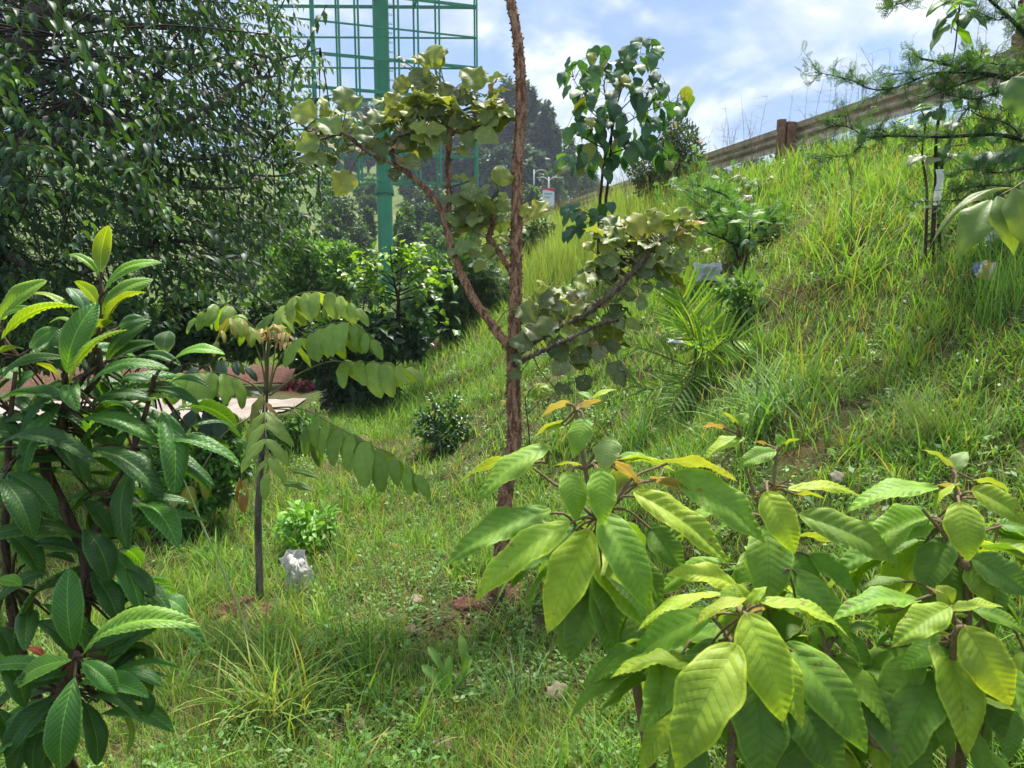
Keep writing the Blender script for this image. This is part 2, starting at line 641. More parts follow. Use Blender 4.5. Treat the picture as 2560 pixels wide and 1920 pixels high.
M['trema'] = leaf_mat('willowy_leaf', under=(1.25, 1.2, 1.1), trans=0.30, tcol=(1.6, 1.5, 0.35), rough=0.5, spec=0.32, nv=6, vein=(0.8, 0.85, 0.8), vstr=0.5, mottle=0.3, gain=1.08)
M['trema_attr'] = leaf_mat('willowy_leaf_mass', 'attr', under=(1.25, 1.2, 1.1), trans=0.30, tcol=(1.6, 1.5, 0.35), rough=0.48, spec=0.32, mottle=0.3, gain=1.05)
M['broad'] = leaf_mat('broad_leaf', under=(1.1, 1.2, 0.7), trans=0.34, tcol=(1.6, 1.7, 0.25), rough=0.5, spec=0.32, gain=1.4, nv=6, vein=(1.3, 1.3, 1.3), vstr=0.4, mottle=0.25, bump=0.15)
M['foliage'] = leaf_mat('foliage_mass', 'attr', under=(1.1, 1.1, 0.9), trans=0.34, tcol=(1.4, 1.35, 0.4), rough=0.5, spec=0.35, mottle=0.3, gain=1.5)
M['glossy'] = leaf_mat('glossy_foliage_mass', 'attr', under=(1.1, 1.1, 0.7), trans=0.30, tcol=(1.6, 1.6, 0.3), rough=0.36, spec=0.5, mottle=0.2, gain=1.3)
M['grass'] = leaf_mat('grass_blade', 'attr', under=(1.0, 1.0, 0.9), trans=0.42, tcol=(1.2, 1.2, 0.45), rough=0.45, spec=0.3, gain=1.3, mottle=0.25, mid=0)
M['grass_obj'] = leaf_mat('grass_clump_blade', 'attr', under=(1.05, 1.0, 0.9), trans=0.40, tcol=(1.2, 1.2, 0.4), rough=0.4, spec=0.4, gain=1.25, mottle=0.15, mid=0)
M['dead'] = leaf_mat('dead_leaf', under=(1.1, 1.1, 1.1), trans=0.1, tcol=(1, 0.9, 0.7), rough=0.75, spec=0.2, nv=6, vein=(0.7, 0.7, 0.7), mottle=0.6)
M['stem_tan'] = bark('tan_shoot', (0.22, 0.15, 0.09), (0.15, 0.13, 0.06), sc=90, bump=0.2)
M['stem_green'] = solid('green_stalk', (0.16, 0.17, 0.05), 0.6, col2=(0.14, 0.11, 0.05), scale=30)
M['bark_coral'] = bark('red_brown_bark', (0.48, 0.27, 0.165), (0.15, 0.07, 0.04), sc=55, bump=1.0)
M['bark_twig'] = bark('grey_brown_twig', (0.21, 0.155, 0.115), (0.085, 0.060, 0.045), sc=55, bump=0.8)
M['bark_grey'] = bark('grey_bark', (0.17, 0.15, 0.125), (0.075, 0.062, 0.052), sc=38)
M['bark_dark'] = bark('dark_bark', (0.055, 0.042, 0.035), (0.022, 0.017, 0.014), sc=40)
M['bark_brown'] = bark('brown_bark', (0.12, 0.075, 0.05), (0.05, 0.032, 0.023), sc=45)
M['steel_green'] = solid('green_paint', (0.004, 0.215, 0.098), 0.5, col2=(0.006, 0.17, 0.085), scale=1.6, spec=0.5)
M['rail_rust'] = solid('weathered_rail', (0.56, 0.44, 0.34), 0.6, col2=(0.32, 0.26, 0.21), scale=5.0, bump=0.3, bscale=40, metal=0.25)
M['post_rust'] = solid('rusty_post', (0.26, 0.135, 0.08), 0.8, col2=(0.15, 0.09, 0.062), scale=14, bump=0.4, bscale=60)
M['plastic_white'] = leaf_mat('white_plastic_film', under=(1, 1, 1), trans=0.35, tcol=(1, 1, 1), rough=0.35, spec=0.5, mottle=0.12, mid=0)
M['road'] = solid('road_surface', (0.33, 0.28, 0.25), 0.9, col2=(0.24, 0.20, 0.17), scale=2.5, bump=0.3)
M['earth'] = solid('red_earth', (0.135, 0.058, 0.035), 0.95, col2=(0.055, 0.026, 0.018), scale=22, bump=0.8, bscale=35)
M['wood'] = bark('weathered_wood', (0.30, 0.22, 0.14), (0.16, 0.11, 0.07), sc=40, bump=0.3)

# ------------------------------------------------------------------ ground
def build_ground():
    ys = np.concatenate([np.linspace(-9, 0.4, 24), np.linspace(0.5, 13, 190), np.geomspace(13.15, 60, 90), np.geomspace(61.5, 420, 60)])
    xs1 = np.geomspace(0.1, 14, 1)
    xm = np.linspace(-9, 9, 200)
    xo = np.geomspace(9.4, 260, 46)
    xs = np.concatenate([-xo[::-1], xm, xo])
    X, Y = np.meshgrid(xs, ys, indexing='xy')
    V = np.stack([X, Y, G(X, Y)], -1).reshape(-1, 3)
    nx, ny = len(xs), len(ys)
    i = np.arange(ny - 1)[:, None] * nx + np.arange(nx - 1)[None]
    i = i.ravel()
    F = np.stack([i, i + 1, i + nx + 1, i + nx], -1)
    m, t = new_mat('ground_cover')
    pos = t.n('NewGeometry').outputs['Position']
    big = t.noise(pos, 0.55, 4, 0.6)
    mid = t.noise(pos, 3.2, 5, 0.6)
    fine = t.noise(pos, 30, 6, 0.7)
    yv = t.n('SeparateXYZ', {0: pos}).outputs[1]
    soil = t.mix(t.ramp(fine, [(0.35, 0), (0.65, 1)]), (0.125, 0.052, 0.030), (0.055, 0.026, 0.017))
    thatch = t.mix(t.ramp(fine, [(0.4, 0), (0.6, 1)]), (0.105, 0.095, 0.040), (0.035, 0.042, 0.016))
    green = t.mix(t.ramp(fine, [(0.4, 0), (0.62, 1)]), (0.030, 0.060, 0.012), (0.070, 0.125, 0.024))
    c = t.mix(t.ramp(mid, [(0.47, 0), (0.62, 1)]), thatch, green)
    c = t.mix(t.ramp(t.math('ADD', big, t.math('MULTIPLY', mid, 0.35)), [(0.72, 0), (0.82, 0.8)]), c, soil)
    far = t.math('DIVIDE', t.math('SUBTRACT', yv, 14.0), 25.0, True)
    hill = t.mix(t.ramp(t.noise(pos, 0.10, 4, 0.6), [(0.40, 0), (0.6, 1)]), (0.080, 0.135, 0.032), (0.135, 0.160, 0.048))
    hill = t.mix(0.5, hill, t.ramp(t.noise(pos, 1.5, 5, 0.65), [(0.35, 0.35), (0.65, 1.4)]), 'MULTIPLY')
    c = t.mix(far, c, hill)
    pb = t.n('BsdfPrincipled', {'Base Color': c, 'Roughness': 0.95, 'Specular IOR Level': 0.1})
    b = t.n('Bump', {'Height': t.math('ADD', fine, mid), 'Strength': 0.7, 'Distance': 0.03})
    t.set(pb.inputs['Normal'], b)
    t.n('OutputMaterial', {'Surface': pb})
    tag(obj('ground', mesh_np('ground', V, F, m)), kind='structure')


build_ground()


def drape(name, edge_a, edge_b, mat, lift=0.02, nu=60, nv=10, bump=0.0):
    """sheet laid on the ground between two polylines"""
    a, b = smooth_path(edge_a, 1, 8)[0], smooth_path(edge_b, 1, 8)[0]
    ta, tb = np.linspace(0, len(a) - 1, nu), np.linspace(0, len(b) - 1, nu)
    ia = np.stack([np.interp(ta, np.arange(len(a)), a[:, k]) for k in range(2)], -1)
    ib = np.stack([np.interp(tb, np.arange(len(b)), b[:, k]) for k in range(2)], -1)
    f = np.linspace(0, 1, nv)[None, :, None]
    Pn = ia[:, None] * (1 - f) + ib[:, None] * f
    z = G(Pn[..., 0], Pn[..., 1]) + lift + bump * np.sin(np.pi * f[..., 0]) * (0.6 + 0.8 * fbm(Pn[..., 0] * 1.5, Pn[..., 1] * 1.5, 4))
    V = np.concatenate([Pn, z[..., None]], -1).reshape(-1, 3)
    i = (np.arange(nu - 1)[:, None] * nv + np.arange(nv - 1)[None]).ravel()
    F = np.stack([i, i + 1, i + nv + 1, i + nv], -1)
    if np.cross(V[F[0][1]] - V[F[0][0]], V[F[0][3]] - V[F[0][0]])[2] < 0:
        F = F[:, ::-1]
    o = obj(name, mesh_np(name, V, F, mat))
    return tag(o, kind='structure')


drape('lane', [(-16, 13.6), (-9, 12.2), (-5, 11.2), (-2.9, 10.6)], [(-16, 10.6), (-9, 9.6), (-5, 9.0), (-2.9, 8.9)], M['road'], 0.03)
drape('earth_bank', [(-16, 17.5), (-9, 16.5), (-4.6, 14.6), (-3.6, 13.9)], [(-16, 15.0), (-9, 14.2), (-4.8, 13.2), (-3.8, 12.8)], M['earth'], 0.02, bump=0.22)
p_a, p_b = hit(930, 668), hit(1075, 612)
drape('footpath', [(p_a[0] - 0.6, p_a[1]), (p_b[0] - 1.0, p_b[1])], [(p_a[0] + 1.6, p_a[1]), (p_b[0] + 1.5, p_b[1])], M['road'], 0.12, nu=30)
# bare trampled red earth round the two planted stems
for (u, v, rx, ry, nm) in ((1232, 1500, 0.20, 0.12, 'earth_mound'), (610, 1530, 0.19, 0.13, 'earth_mound')):
    c = hit(u, v)
    q = np.linspace(0, 2 * np.pi, 73)[:-1]
    V, F = [[c[0], c[1], c[2] + 0.055]], []
    RR = np.linspace(0.08, 1, 13)
    for k, rr in enumerate(RR):
        for a in q:
            r_ = rr * (0.45 + 1.0 * float(fbm(np.array([np.cos(a) * 1.8 + u]), np.array([np.sin(a) * 1.8]), 3)[0]))
            x, y = c[0] + rx * r_ * math.cos(a), c[1] + ry * r_ * math.sin(a)
            V.append([x, y, float(G(x, y)) + (0.035 * (1 - rr ** 2) - (0.03 if k == len(RR) - 1 else 0)) + (0.035 * float(fbm(np.array([x * 28]), np.array([y * 28]), 3)[0]) - 0.012) * (k < len(RR) - 1)])
    n = len(q)
    F = [(0, 1 + i, 1 + (i + 1) % n) for i in range(n)]
    for k in range(len(RR) - 1):
        F += [(1 + k * n + i, 1 + (k + 1) * n + i, 1 + (k + 1) * n + (i + 1) % n, 1 + k * n + (i + 1) % n) for i in range(n)]
    mb = MB()
    mb.add(V, F)
    tag(mb.build(nm, M['earth']), kind='structure')

# ------------------------------------------------------------------ guard rail on the crest
rail_pts_y = [3.55 + 3.85 * k for k in range(-1, 9)]


def rail_line(y):
    return np.array([float(xr(y)), y, 2.18 + H + 0.012 * max(0, y - 24)])


rail = thing('guard_rail', 'rusty steel guard rail on round posts along the top of the bank', 'guard rail', Gp(float(xr(11.1)), 11.1))
prof = [(0.0, 0), (0.012, -0.006), (0.075, -0.012), (0.10, -0.078), (0.125, -0.082), (0.15, -0.02), (0.165, -0.012), (0.19, -0.02), (0.215, -0.082), (0.24, -0.078), (0.265, -0.012), (0.325, -0.006), (0.337, 0)]
for k in range(len(rail_pts_y) - 1):
    y0, y1 = rail_pts_y[k] - 0.02, rail_pts_y[k + 1] + 0.22
    V, F = [], []
    ns = 5
    for i in range(ns):
        y = y0 + (y1 - y0) * i / (ns - 1)
        c = rail_line(y)
        tn = nrm(rail_line(y + 0.1) - rail_line(y - 0.1))
        out = np.array([tn[1], -tn[0], 0])        # towards the road
        off = 0.19 + 0.006 * (k % 2)
        for (h, o_) in prof:
            V.append(c + out * (off - o_) + np.array([0, 0, -h]))
        for (h, o_) in prof[::-1]:
            V.append(c + out * (off - o_ + 0.004) + np.array([0, 0, -h]))
    m = 2 * len(prof)
    for i in range(ns - 1):
        for j in range(m):
            F.append((i * m + j, i * m + (j + 1) % m, (i + 1) * m + (j + 1) % m, (i + 1) * m + j))
    MB().add(V, F).build('rail_beam', M['rail_rust'], rail, auto=25)
for k, y in enumerate(rail_pts_y):
    if k == 0:
        continue
    c = rail_line(y)
    g = float(G(c[0], c[1]))
    tn = nrm(rail_line(y + 0.1) - rail_line(y - 0.1))
    out = np.array([tn[1], -tn[0], 0])
    m = MB()
    m.tube([(c[0], c[1], g - 0.3), (c[0], c[1], c[2] + 0.035)], 0.066, 20, 1)
    m.tube([(c[0], c[1], c[2] + 0.02), (c[0], c[1], c[2] + 0.042)], 0.060, 20, 1)
    post = m.build('post', M['post_rust'], rail, auto=40)
    m = MB()
    m.box(c + out * 0.125 + np.array([0, 0, -0.17]), (0.125, 0.15, 0.36), [out, tn, (0, 0, 1)])
    m.build('spacer_block', M['post_rust'], rail, smooth=False)
    m = MB()
    m.tube([c - out * 0.085 + np.array([0, 0, -0.16]), c - out * 0.06 + np.array([0, 0, -0.16])], 0.02, 6, 1)
    m.build('bolt', M['rail_rust'], rail, smooth=False)

# ------------------------------------------------------------------ billboard frame
def W40(u, v, d):
    return P(u, v, d)


bb_c = PY(966, 690, 40)
bb_foot = np.array([bb_c[0], bb_c[1], float(G(bb_c[0], bb_c[1]))])
bb = thing('billboard_frame', 'empty green steel billboard frame on a thick green pole beyond the trees', 'billboard', bb_foot)
bx, by = bb_c[0], bb_c[1]
m = MB()
zc = PY(966, 482, 40)[2]
m.tube([(bx, by, bb_foot[2] - 0.3), (bx, by, zc)], 0.385, 32, 1)
m.tube([(bx, by, zc - 0.02), (bx, by, zc + 0.1)], 0.49, 32, 1)
m.tube([(bx, by, zc + 0.1), (bx, by, zc + 0.16)], 0.46, 32, 1)
m.build('lower_pole', M['steel_green'], bb, auto=40)
m = MB()
m.tube([(bx, by, zc + 0.16), (bx, by, zc + 0.5)], [0.47, 0.40], 32, 1)
m.tube([(bx, by, zc + 0.5), (bx, by, 23.0)], 0.395, 32, 1)
m.build('upper_pole', M['steel_green'], bb, auto=40)
m = MB()
for k in range(20):
    a = 2 * math.pi * k / 20
    c = np.array([bx + 0.44 * math.cos(a), by + 0.44 * math.sin(a), zc - 0.07])
    m.box(c, (0.09, 0.02, 0.16), [(math.cos(a), math.sin(a), 0), (-math.sin(a), math.cos(a), 0), (0, 0, 1)])
m.build('flange_ribs', M['steel_green'], bb, smooth=False)
for vv in (660, 700, 330, 240, 96):
    z = PY(966, vv, 40)[2]
    m = MB()
    m.tube([(bx, by, z - 0.03), (bx, by, z + 0.03)], 0.41, 32, 1)
    m.build('weld_band', M['steel_green'], bb, auto=40)
# ladder loops on the right of the pole
for k in range(16):
    z = PY(985, 36 + 23.5 * (k - 3), 40)[2]
    m = MB()
    m.tube([(bx + 0.38, by - 0.12, z), (bx + 0.56, by - 0.12, z), (bx + 0.56, by + 0.10, z), (bx + 0.38, by + 0.10, z)], 0.014, 5, 1)
    m.build('rung', M['steel_green'], bb)
# two faces meeting at the right edge
apex = PY(1196, 693, 40.6)
far_l, near_l = PY(700, 693, 40.4), PY(690, 693, 37.2)
z_rows = [PY(1196, v, 40.6)[2] for v in (461, 393, 325, 250, 171, 95, 18, -60, -138, -216)]
for fi, left in enumerate((near_l, far_l)):
    dirv = np.array([left[0] - apex[0], left[1] - apex[1], 0])
    off = -0.04 if fi == 0 else 0.04
    for k, z in enumerate(z_rows):
        thick = (k % 3 == 0) or (fi == 0 and k in (4, 6))
        hgt = 0.15 if thick and k else 0.075
        a = np.array([apex[0], apex[1] + off, z])
        b = a + np.array([dirv[0], dirv[1], 0])
        MB().bar(a, b, 0.07, hgt).build('crossbar', M['steel_green'], bb, smooth=False)
    us = (0.0, 0.19, 0.295, 0.39, 0.58, 0.67, 0.79, 0.95)
    for k, f in enumerate(us):
        f2 = f + (0.012 if fi else 0)
        c = np.array([apex[0], apex[1] + off * 3, 0]) + dirv * f2
        wdt = 0.20 if (fi == 0 and k == 6) else 0.09
        MB().bar((c[0], c[1], z_rows[0] - 0.1), (c[0], c[1], z_rows[-1]), wdt, 0.09).build('upright', M['steel_green'], bb, smooth=False)
for z in (z_rows[3], z_rows[6], z_rows[9], z_rows[0]):
    for f in (0.0, 0.30, 0.5, 0.8):
        a = np.array([apex[0], apex[1] - 0.05, z + 0.1]) + f * np.array([near_l[0] - apex[0], near_l[1] - apex[1], 0])
        b = np.array([apex[0], apex[1] + 0.05, z + 0.1]) + f * np.array([far_l[0] - apex[0], far_l[1] - apex[1], 0])
        MB().bar(a, b + np.array([0, 0.02, 0]), 0.09, 0.12).build('strut', M['steel_green'], bb, smooth=False)

# ------------------------------------------------------------------ small roadside things up the hill
def sign_text(parent, txt, c, size, ax, mat):
    cu = bpy.data.curves.new('lettering', 'FONT')
    cu.body = txt
    cu.size = size
    cu.align_x = 'CENTER'
    cu.extrude = 0.004
    o0 = bpy.data.objects.new('lettering', cu)
    COL.objects.link(o0)
    bpy.context.view_layer.update()
    me = bpy.data.meshes.new_from_object(o0.evaluated_get(bpy.context.evaluated_depsgraph_get()))
    bpy.data.objects.remove(o0)
    me.name = 'lettering'
    me.materials.clear()
    me.materials.append(mat)
    o = bpy.data.objects.new('lettering', me)
    COL.objects.link(o)
    o.parent = parent
    o.matrix_basis = Matrix.Translation(Vector(c) - world_of(parent)) @ Matrix(ax).to_4x4()
    return o


M['sign_white'] = solid('sign_white', (0.62, 0.66, 0.72), 0.5, col2=(0.58, 0.62, 0.68))
M['sign_red'] = solid('sign_red', (0.55, 0.045, 0.05), 0.5, col2=(0.5, 0.05, 0.05))
M['sign_ink'] = solid('sign_ink', (0.05, 0.05, 0.09), 0.6)
M['lamp_grey'] = solid('galvanised', (0.45, 0.47, 0.48), 0.5, col2=(0.38, 0.40, 0.41))
M['black'] = solid('black_plastic', (0.02, 0.02, 0.022), 0.5)
SD = 52.0
sc_ = PY(1371, 498, SD)
k_ = SD / FPX
sg = np.array([sc_[0], sc_[1], float(G(sc_[0], sc_[1]))])
sign = thing('hoarding_sign', 'small red and white hoarding reading BOOK THIS beyond the spiny trunk', 'sign', sg)
hw, z_top, z_bot = 14.3 * k_, PY(1371, 470, SD)[2], PY(1371, 528, SD)[2]
cx, cy = sc_[0], sc_[1]
MB().box((cx, cy, (z_top + z_bot) / 2), (hw * 2, 0.06, z_top - z_bot)).build('panel', M['sign_white'], sign, smooth=False)
V = [(cx - hw, cy - 0.034, z_top), (cx + hw, cy - 0.034, z_top), (cx + hw, cy - 0.034, z_top - 9.5 * k_), (cx - 0.2 * hw, cy - 0.034, z_top - 5.0 * k_), (cx - 0.75 * hw, cy - 0.034, z_top - 4.5 * k_), (cx - hw, cy - 0.034, z_top - 6.5 * k_)]
V += [(a, b + 0.003, c) for a, b, c in V]
MB().add(V, [(5, 4, 3, 2, 1, 0)] + [(i, (i + 1) % 6, 6 + (i + 1) % 6, 6 + i) for i in range(6)]).build('red_band', M['sign_red'], sign, smooth=False)
axm = ((1, 0, 0), (0, 0, -1), (0, 1, 0))
sign_text(sign, 'BOOK', (cx, cy - 0.036, z_top - 16.2 * k_), 6.6 * k_, axm, M['sign_ink'])
sign_text(sign, 'THIS', (cx - 0.1, cy - 0.036, z_top - 24.6 * k_), 6.6 * k_, axm, M['sign_ink'])
for s_ in (-1, 1):
    MB().tube([(cx + s_ * hw * 0.8, cy + 0.08, sg[2] - 0.2), (cx + s_ * hw * 0.8, cy + 0.08, z_top)], 0.05, 8, 1).build('leg', M['lamp_grey'], sign)

for (u, v0, v1, d, lab, dbl) in ((1372, 442, 500, 75, 'double armed grey street lamp behind the BOOK THIS hoarding', True), (1335, 424, 500, 90, 'single armed grey street lamp just right of the spiny trunk', False)):
    t_ = P(u, v0, d)
    g_ = np.array([t_[0], t_[1], float(G(t_[0], t_[1]))])
    lp = thing('street_lamp', lab, 'street lamp', g_)
    MB().tube([(t_[0], t_[1], g_[2] - 0.3), (t_[0], t_[1], t_[2])], [0.10, 0.07], 8, 1).build('pole', M['lamp_grey'], lp)
    k2 = d / FPX
    for s_ in ((-1, 1) if dbl else (1,)):
        q = [(t_[0], t_[1], t_[2] - 12 * k2), (t_[0] + s_ * 6 * k2, t_[1], t_[2] - 4.5 * k2), (t_[0] + s_ * 14 * k2, t_[1], t_[2] - 1 * k2), (t_[0] + s_ * 22 * k2, t_[1], t_[2] - 1.2 * k2)]
        MB().tube(q, 0.045, 6, 4).build('arm', M['lamp_grey'], lp)
        MB().box((t_[0] + s_ * 24 * k2, t_[1], t_[2] - 1.6 * k2), (0.5, 0.2, 0.09)).build('lamp_head', M['lamp_grey'], lp, smooth=False)

# red road sign with a dark pole just inside the right edge
rp = np.array([5.35, 7.78, 0])
rp[2] = float(G(rp[0], rp[1]))
rs_ = thing('road_sign', 'red roadside sign on a black post at the rail, cut by the right edge', 'sign', rp)
top_ = P(2552, -60, 7.6)
q0 = P(2547, 60, 7.7)
MB().tube([(q0[0], q0[1], rp[2] - 0.3), (q0[0], q0[1], q0[2] + 1.2)], 0.025, 10, 1).build('post', M['black'], rs_)
a_ = P(2600, 5, 7.66)
MB().box((a_[0], a_[1], a_[2]), (0.36, 0.02, 0.42)).build('plate', M['sign_red'], rs_, smooth=False)


# ------------------------------------------------------------------ far trees and bushes
def palette(cols, n, var=0.25):
    cols = np.asarray(cols, float)
    c = cols[rng.integers(0, len(cols), n)]
    return c * rng.uniform(1 - var, 1 + var, (n, 1))


LT4 = leaf_arrays(nl=2, nw=1, k=1.2, fold=18, bulge=0.06, tipw=0.04)
LT6 = leaf_arrays(nl=3, nw=1, k=1.5, fold=20, bulge=0.08, tipw=0.03)


def clumpy_points(n, blobs, shell=0.55):
    """points through the blobs' volume, denser near their surface; outward normals"""
    b = np.asarray(blobs, float)
    wgt = (b[:, 3] * b[:, 4] * b[:, 5]) ** (2 / 3)
    i = rng.choice(len(b), n, p=wgt / wgt.sum())
    d = nrm(rng.normal(size=(n, 3)))
    r = rng.uniform(shell ** 3, 1, n) ** (1 / 3) * rng.uniform(0.85, 1.12, n)
    p = b[i, :3] + d * b[i, 3:6] * r[:, None]
    return p, d, i


def sub_blobs(c, r, n, size=(0.28, 0.5), squash=0.85, low=-0.7):
    """n blobs filling an ellipsoid of centre c and radii r"""
    out = []
    while len(out) < n:
        d = rng.uniform(-1, 1, 3)
        if np.linalg.norm(d) > 1 or d[2] < low:
            continue
        s = rng.uniform(*size)
        q = np.asarray(c) + d * np.asarray(r) * (1 - s * 0.75)
        out.append([*q, r[0] * s, r[1] * s, r[2] * s * squash])
    return out


def crown_mesh(name, blobs, n, leaf, cols, mat, droop=0.0, shell=0.5, tone=0.22, aspect=0.5):
    p, d, i = clumpy_points(n, blobs, shell)
    X = nrm(d * 0.6 + rng.normal(size=(n, 3)) * 0.8 + np.array([0, 0, -droop]))
    Nn = nrm(d + np.array([0, 0, 0.6]) + rng.normal(size=(n, 3)) * 0.5)
    bt = rng.uniform(1 - tone, 1 + tone, len(blobs))
    L = leaf * rng.uniform(0.6, 1.35, n)
    c = palette(cols, n) * bt[i][:, None]
    return scatter(name, LT4, p, X, Nn, L, L * aspect, c, mat)


def far_tree(name, label, cat, u, vtop, wpx, d, cols, nb, nl, leaf, bark_m, group=None, cfrac=0.8, trunkr=0.25, mat='foliage', size=(0.25, 0.45), droop=0.3, base=None, narrow=1.0):
    t_ = P(u, vtop, d)
    b = Gp(t_[0], t_[1]) if base is None else np.array(base)
    hgt = max(t_[2] - b[2], 0.5)
    r = wpx / 2 * d / FPX
    o = thing(name, label, cat, b, group)
    ch = hgt * cfrac
    cz = t_[2] - ch / 2
    bl_ = np.array(sub_blobs((t_[0], t_[1], cz), (r, r, ch / 2), nb, size))
    z0 = t_[2] - ch
    fz = ch / max((bl_[:, 2] + bl_[:, 5]).max() - z0, 0.1)
    bl_[:, 2] = z0 + (bl_[:, 2] - z0) * fz
    bl_[:, 5] *= fz
    fx = min(1.5, r / max((np.abs(bl_[:, 0] - t_[0]) + bl_[:, 3]).max(), 0.05))
    bl_[:, 0] = t_[0] + (bl_[:, 0] - t_[0]) * fx
    bl_[:, 3] *= fx
    bl_[:, 4] *= fx
    blobs = bl_.tolist()
    obj('crown', crown_mesh('crown', blobs, nl, leaf, cols, M[mat], droop), o)
    m = MB()
    m.tube([(t_[0], t_[1], b[2] - 0.3), (t_[0] + r * 0.08, t_[1], b[2] + hgt * 0.35), (t_[0], t_[1], b[2] + hgt * 0.75)], [trunkr, trunkr * 0.7, trunkr * 0.3], 8, 3)
    for k in range(4):
        bl = blobs[rng.integers(len(blobs))]
        m.tube([(t_[0] + r * 0.05, t_[1], b[2] + hgt * (0.3 + 0.08 * k)), tuple(0.5 * (np.array(bl[:3]) + np.array([t_[0], t_[1], bl[2]]))), bl[:3]], [trunkr * 0.4, trunkr * 0.25, trunkr * 0.1], 5, 3)
    m.build('trunk', bark_m, o)
    return o


EUC = [(0.030, 0.062, 0.050), (0.024, 0.050, 0.042), (0.042, 0.078, 0.055), (0.018, 0.040, 0.034)]
DK = [(0.030, 0.070, 0.024), (0.022, 0.052, 0.020), (0.045, 0.090, 0.030), (0.055, 0.10, 0.04)]
MD = [(0.060, 0.130, 0.030), (0.045, 0.100, 0.026), (0.090, 0.160, 0.045)]
euc = 'eucalyptus trees on the far hillside'
for (u, vt, wp, d, lab, nb) in (
        (1278, 198, 74, 118, 'tallest dark eucalyptus behind the spiny trunk on the hill', 16),
        (1325, 212, 62, 112, 'dark eucalyptus immediately right of the spiny trunk on the hill', 14),
        (1362, 262, 60, 108, 'lower rounded eucalyptus at the right end of the far grove', 12),
        (1226, 262, 70, 116, 'eucalyptus seen between billboard edge and spiny trunk', 12),
        (1165, 312, 84, 122, 'eucalyptus behind the billboard frame\'s right half', 12),
        (1095, 330, 84, 126, 'eucalyptus right of the billboard pole, behind the holed leaves', 12),
        (915, 246, 80, 130, 'bushy hill tree showing just left of the billboard pole', 12),
        (1030, 318, 70, 120, 'dark hill tree close against the billboard pole\'s right side', 10),
        (1130, 365, 90, 104, 'lower dark hill tree behind the billboard\'s bottom bar', 10),
        (1185, 350, 90, 100, 'lower dark hill tree between the fork and the spiny trunk', 10),
        (1060, 372, 80, 102, 'lower dark hill tree just right of the pole flange', 10),
        (1250, 372, 80, 98, 'low dark hill tree hugging the spiny trunk\'s left side', 10),
        (1320, 360, 90, 96, 'low dark hill tree below the tallest grove, right of the spiny trunk', 10),
        (850, 330, 110, 122, 'hill tree left of the billboard pole, beneath the bushy one', 10)):
    far_tree('eucalyptus_tree', lab, 'tree', u, vt, wp * 1.25, d, EUC, nb + 14, 9000, 0.95, M['bark_grey'], euc, cfrac=0.98, size=(0.2, 0.36), droop=0.5)
for (u, vt, wp, d, lab) in (
        (1418, 338, 60, 95, 'small pale green hill tree beside the broad leaved sapling'),
        (1468, 372, 90, 100, 'low hill tree behind the broad leaved sapling\'s stems'),
        (1375, 432, 80, 92, 'grey green roadside bushes around the street lamps'),
        (1330, 468, 60, 60, 'small green bush with pale tips below the street lamps')):
    far_tree('hill_tree', lab, 'tree', u, vt, wp, d, [(0.06, 0.11, 0.05), (0.045, 0.085, 0.04), (0.09, 0.14, 0.06)], 9, 3500, 0.55, M['bark_grey'], 'small trees on the far hill', cfrac=0.9)
for (u, vt, wp, d, lab) in (
        (1985, 318, 130, 62, 'dark blue green tree seen beneath the rail by its near post'),
        (2085, 336, 130, 60, 'broad dark tree under the rail left of the thorny twig'),
        (1880, 388, 130, 66, 'dark trees under the rail left of its near post'),
        (1790, 398, 90, 70, 'low dark tree under the far end of the rail'),
        (2230, 372, 120, 50, 'low green bush beneath the rail behind the thorny branch')):
    far_tree('roadside_tree', lab, 'tree', u, vt, wp, d, [(0.032, 0.060, 0.042), (0.024, 0.048, 0.036), (0.045, 0.078, 0.045)], 12, 5200, 0.42, M['bark_grey'], 'trees across the road seen under the rail', cfrac=0.95)

# bushes below the hill, round the pole
bushes = [
    (735, 505, 150, 47, DK, 'dark rounded bush left of the billboard pole beside hanging leaves'),
    (850, 470, 130, 52, DK, 'dark bush just left of the billboard pole'),
    (900, 560, 120, 46, DK, 'low dark bush at the left foot of the pole'),
    (1012, 500, 70, 50, MD, 'pale flowering shrub touching the pole on its right'),
    (1020, 560, 90, 46, DK, 'rounded dark green bush right of the pole'),
    (1065, 508, 90, 62, DK, 'bluish dark bush on the clearing right of the pole'),
    (1090, 560, 100, 52, MD, 'mid green bush between the pole and the forked branch'),
    (1150, 590, 110, 40, MD, 'green bush behind the fork of the spiny tree'),
    (1190, 530, 90, 58, DK, 'dark bush right of the forked branch on the hill foot'),
    (1245, 500, 70, 70, DK, 'dark thicket left of the spiny trunk below the eucalyptus'),
    (800, 590, 110, 36, MD, 'mid green bush below the dark bushes left of the pole'),
    (700, 430, 170, 42, MD, 'sunlit bush glimpsed through the hanging leaves'),
    (560, 360, 260, 40, DK, 'dark thicket glimpsed behind the big leafy tree'),
    (330, 330, 300, 38, DK, 'broad thicket behind the left tree\'s branches'),
    (60, 320, 330, 36, DK, 'thicket behind the left tree at the frame edge'),
    (860, 650, 90, 26, MD, 'green scrub left of the pole base'),
    (1085, 700, 90, 22, MD, 'scrub right of the pole base'),
    (1120, 650, 90, 24, DK, 'dark scrub behind the forked branch base')]
for (u, vt, wp, d, cols, lab) in bushes:
    far_tree('bush', lab, 'bush', u, vt, wp, d, cols, 14, 4200, 0.0065 * d, M['bark_grey'], 'bushes at the foot of the hill', cfrac=0.97, trunkr=0.08, size=(0.25, 0.5), droop=0.1)
rngp = np.random.default_rng(5)
used_labels = set()
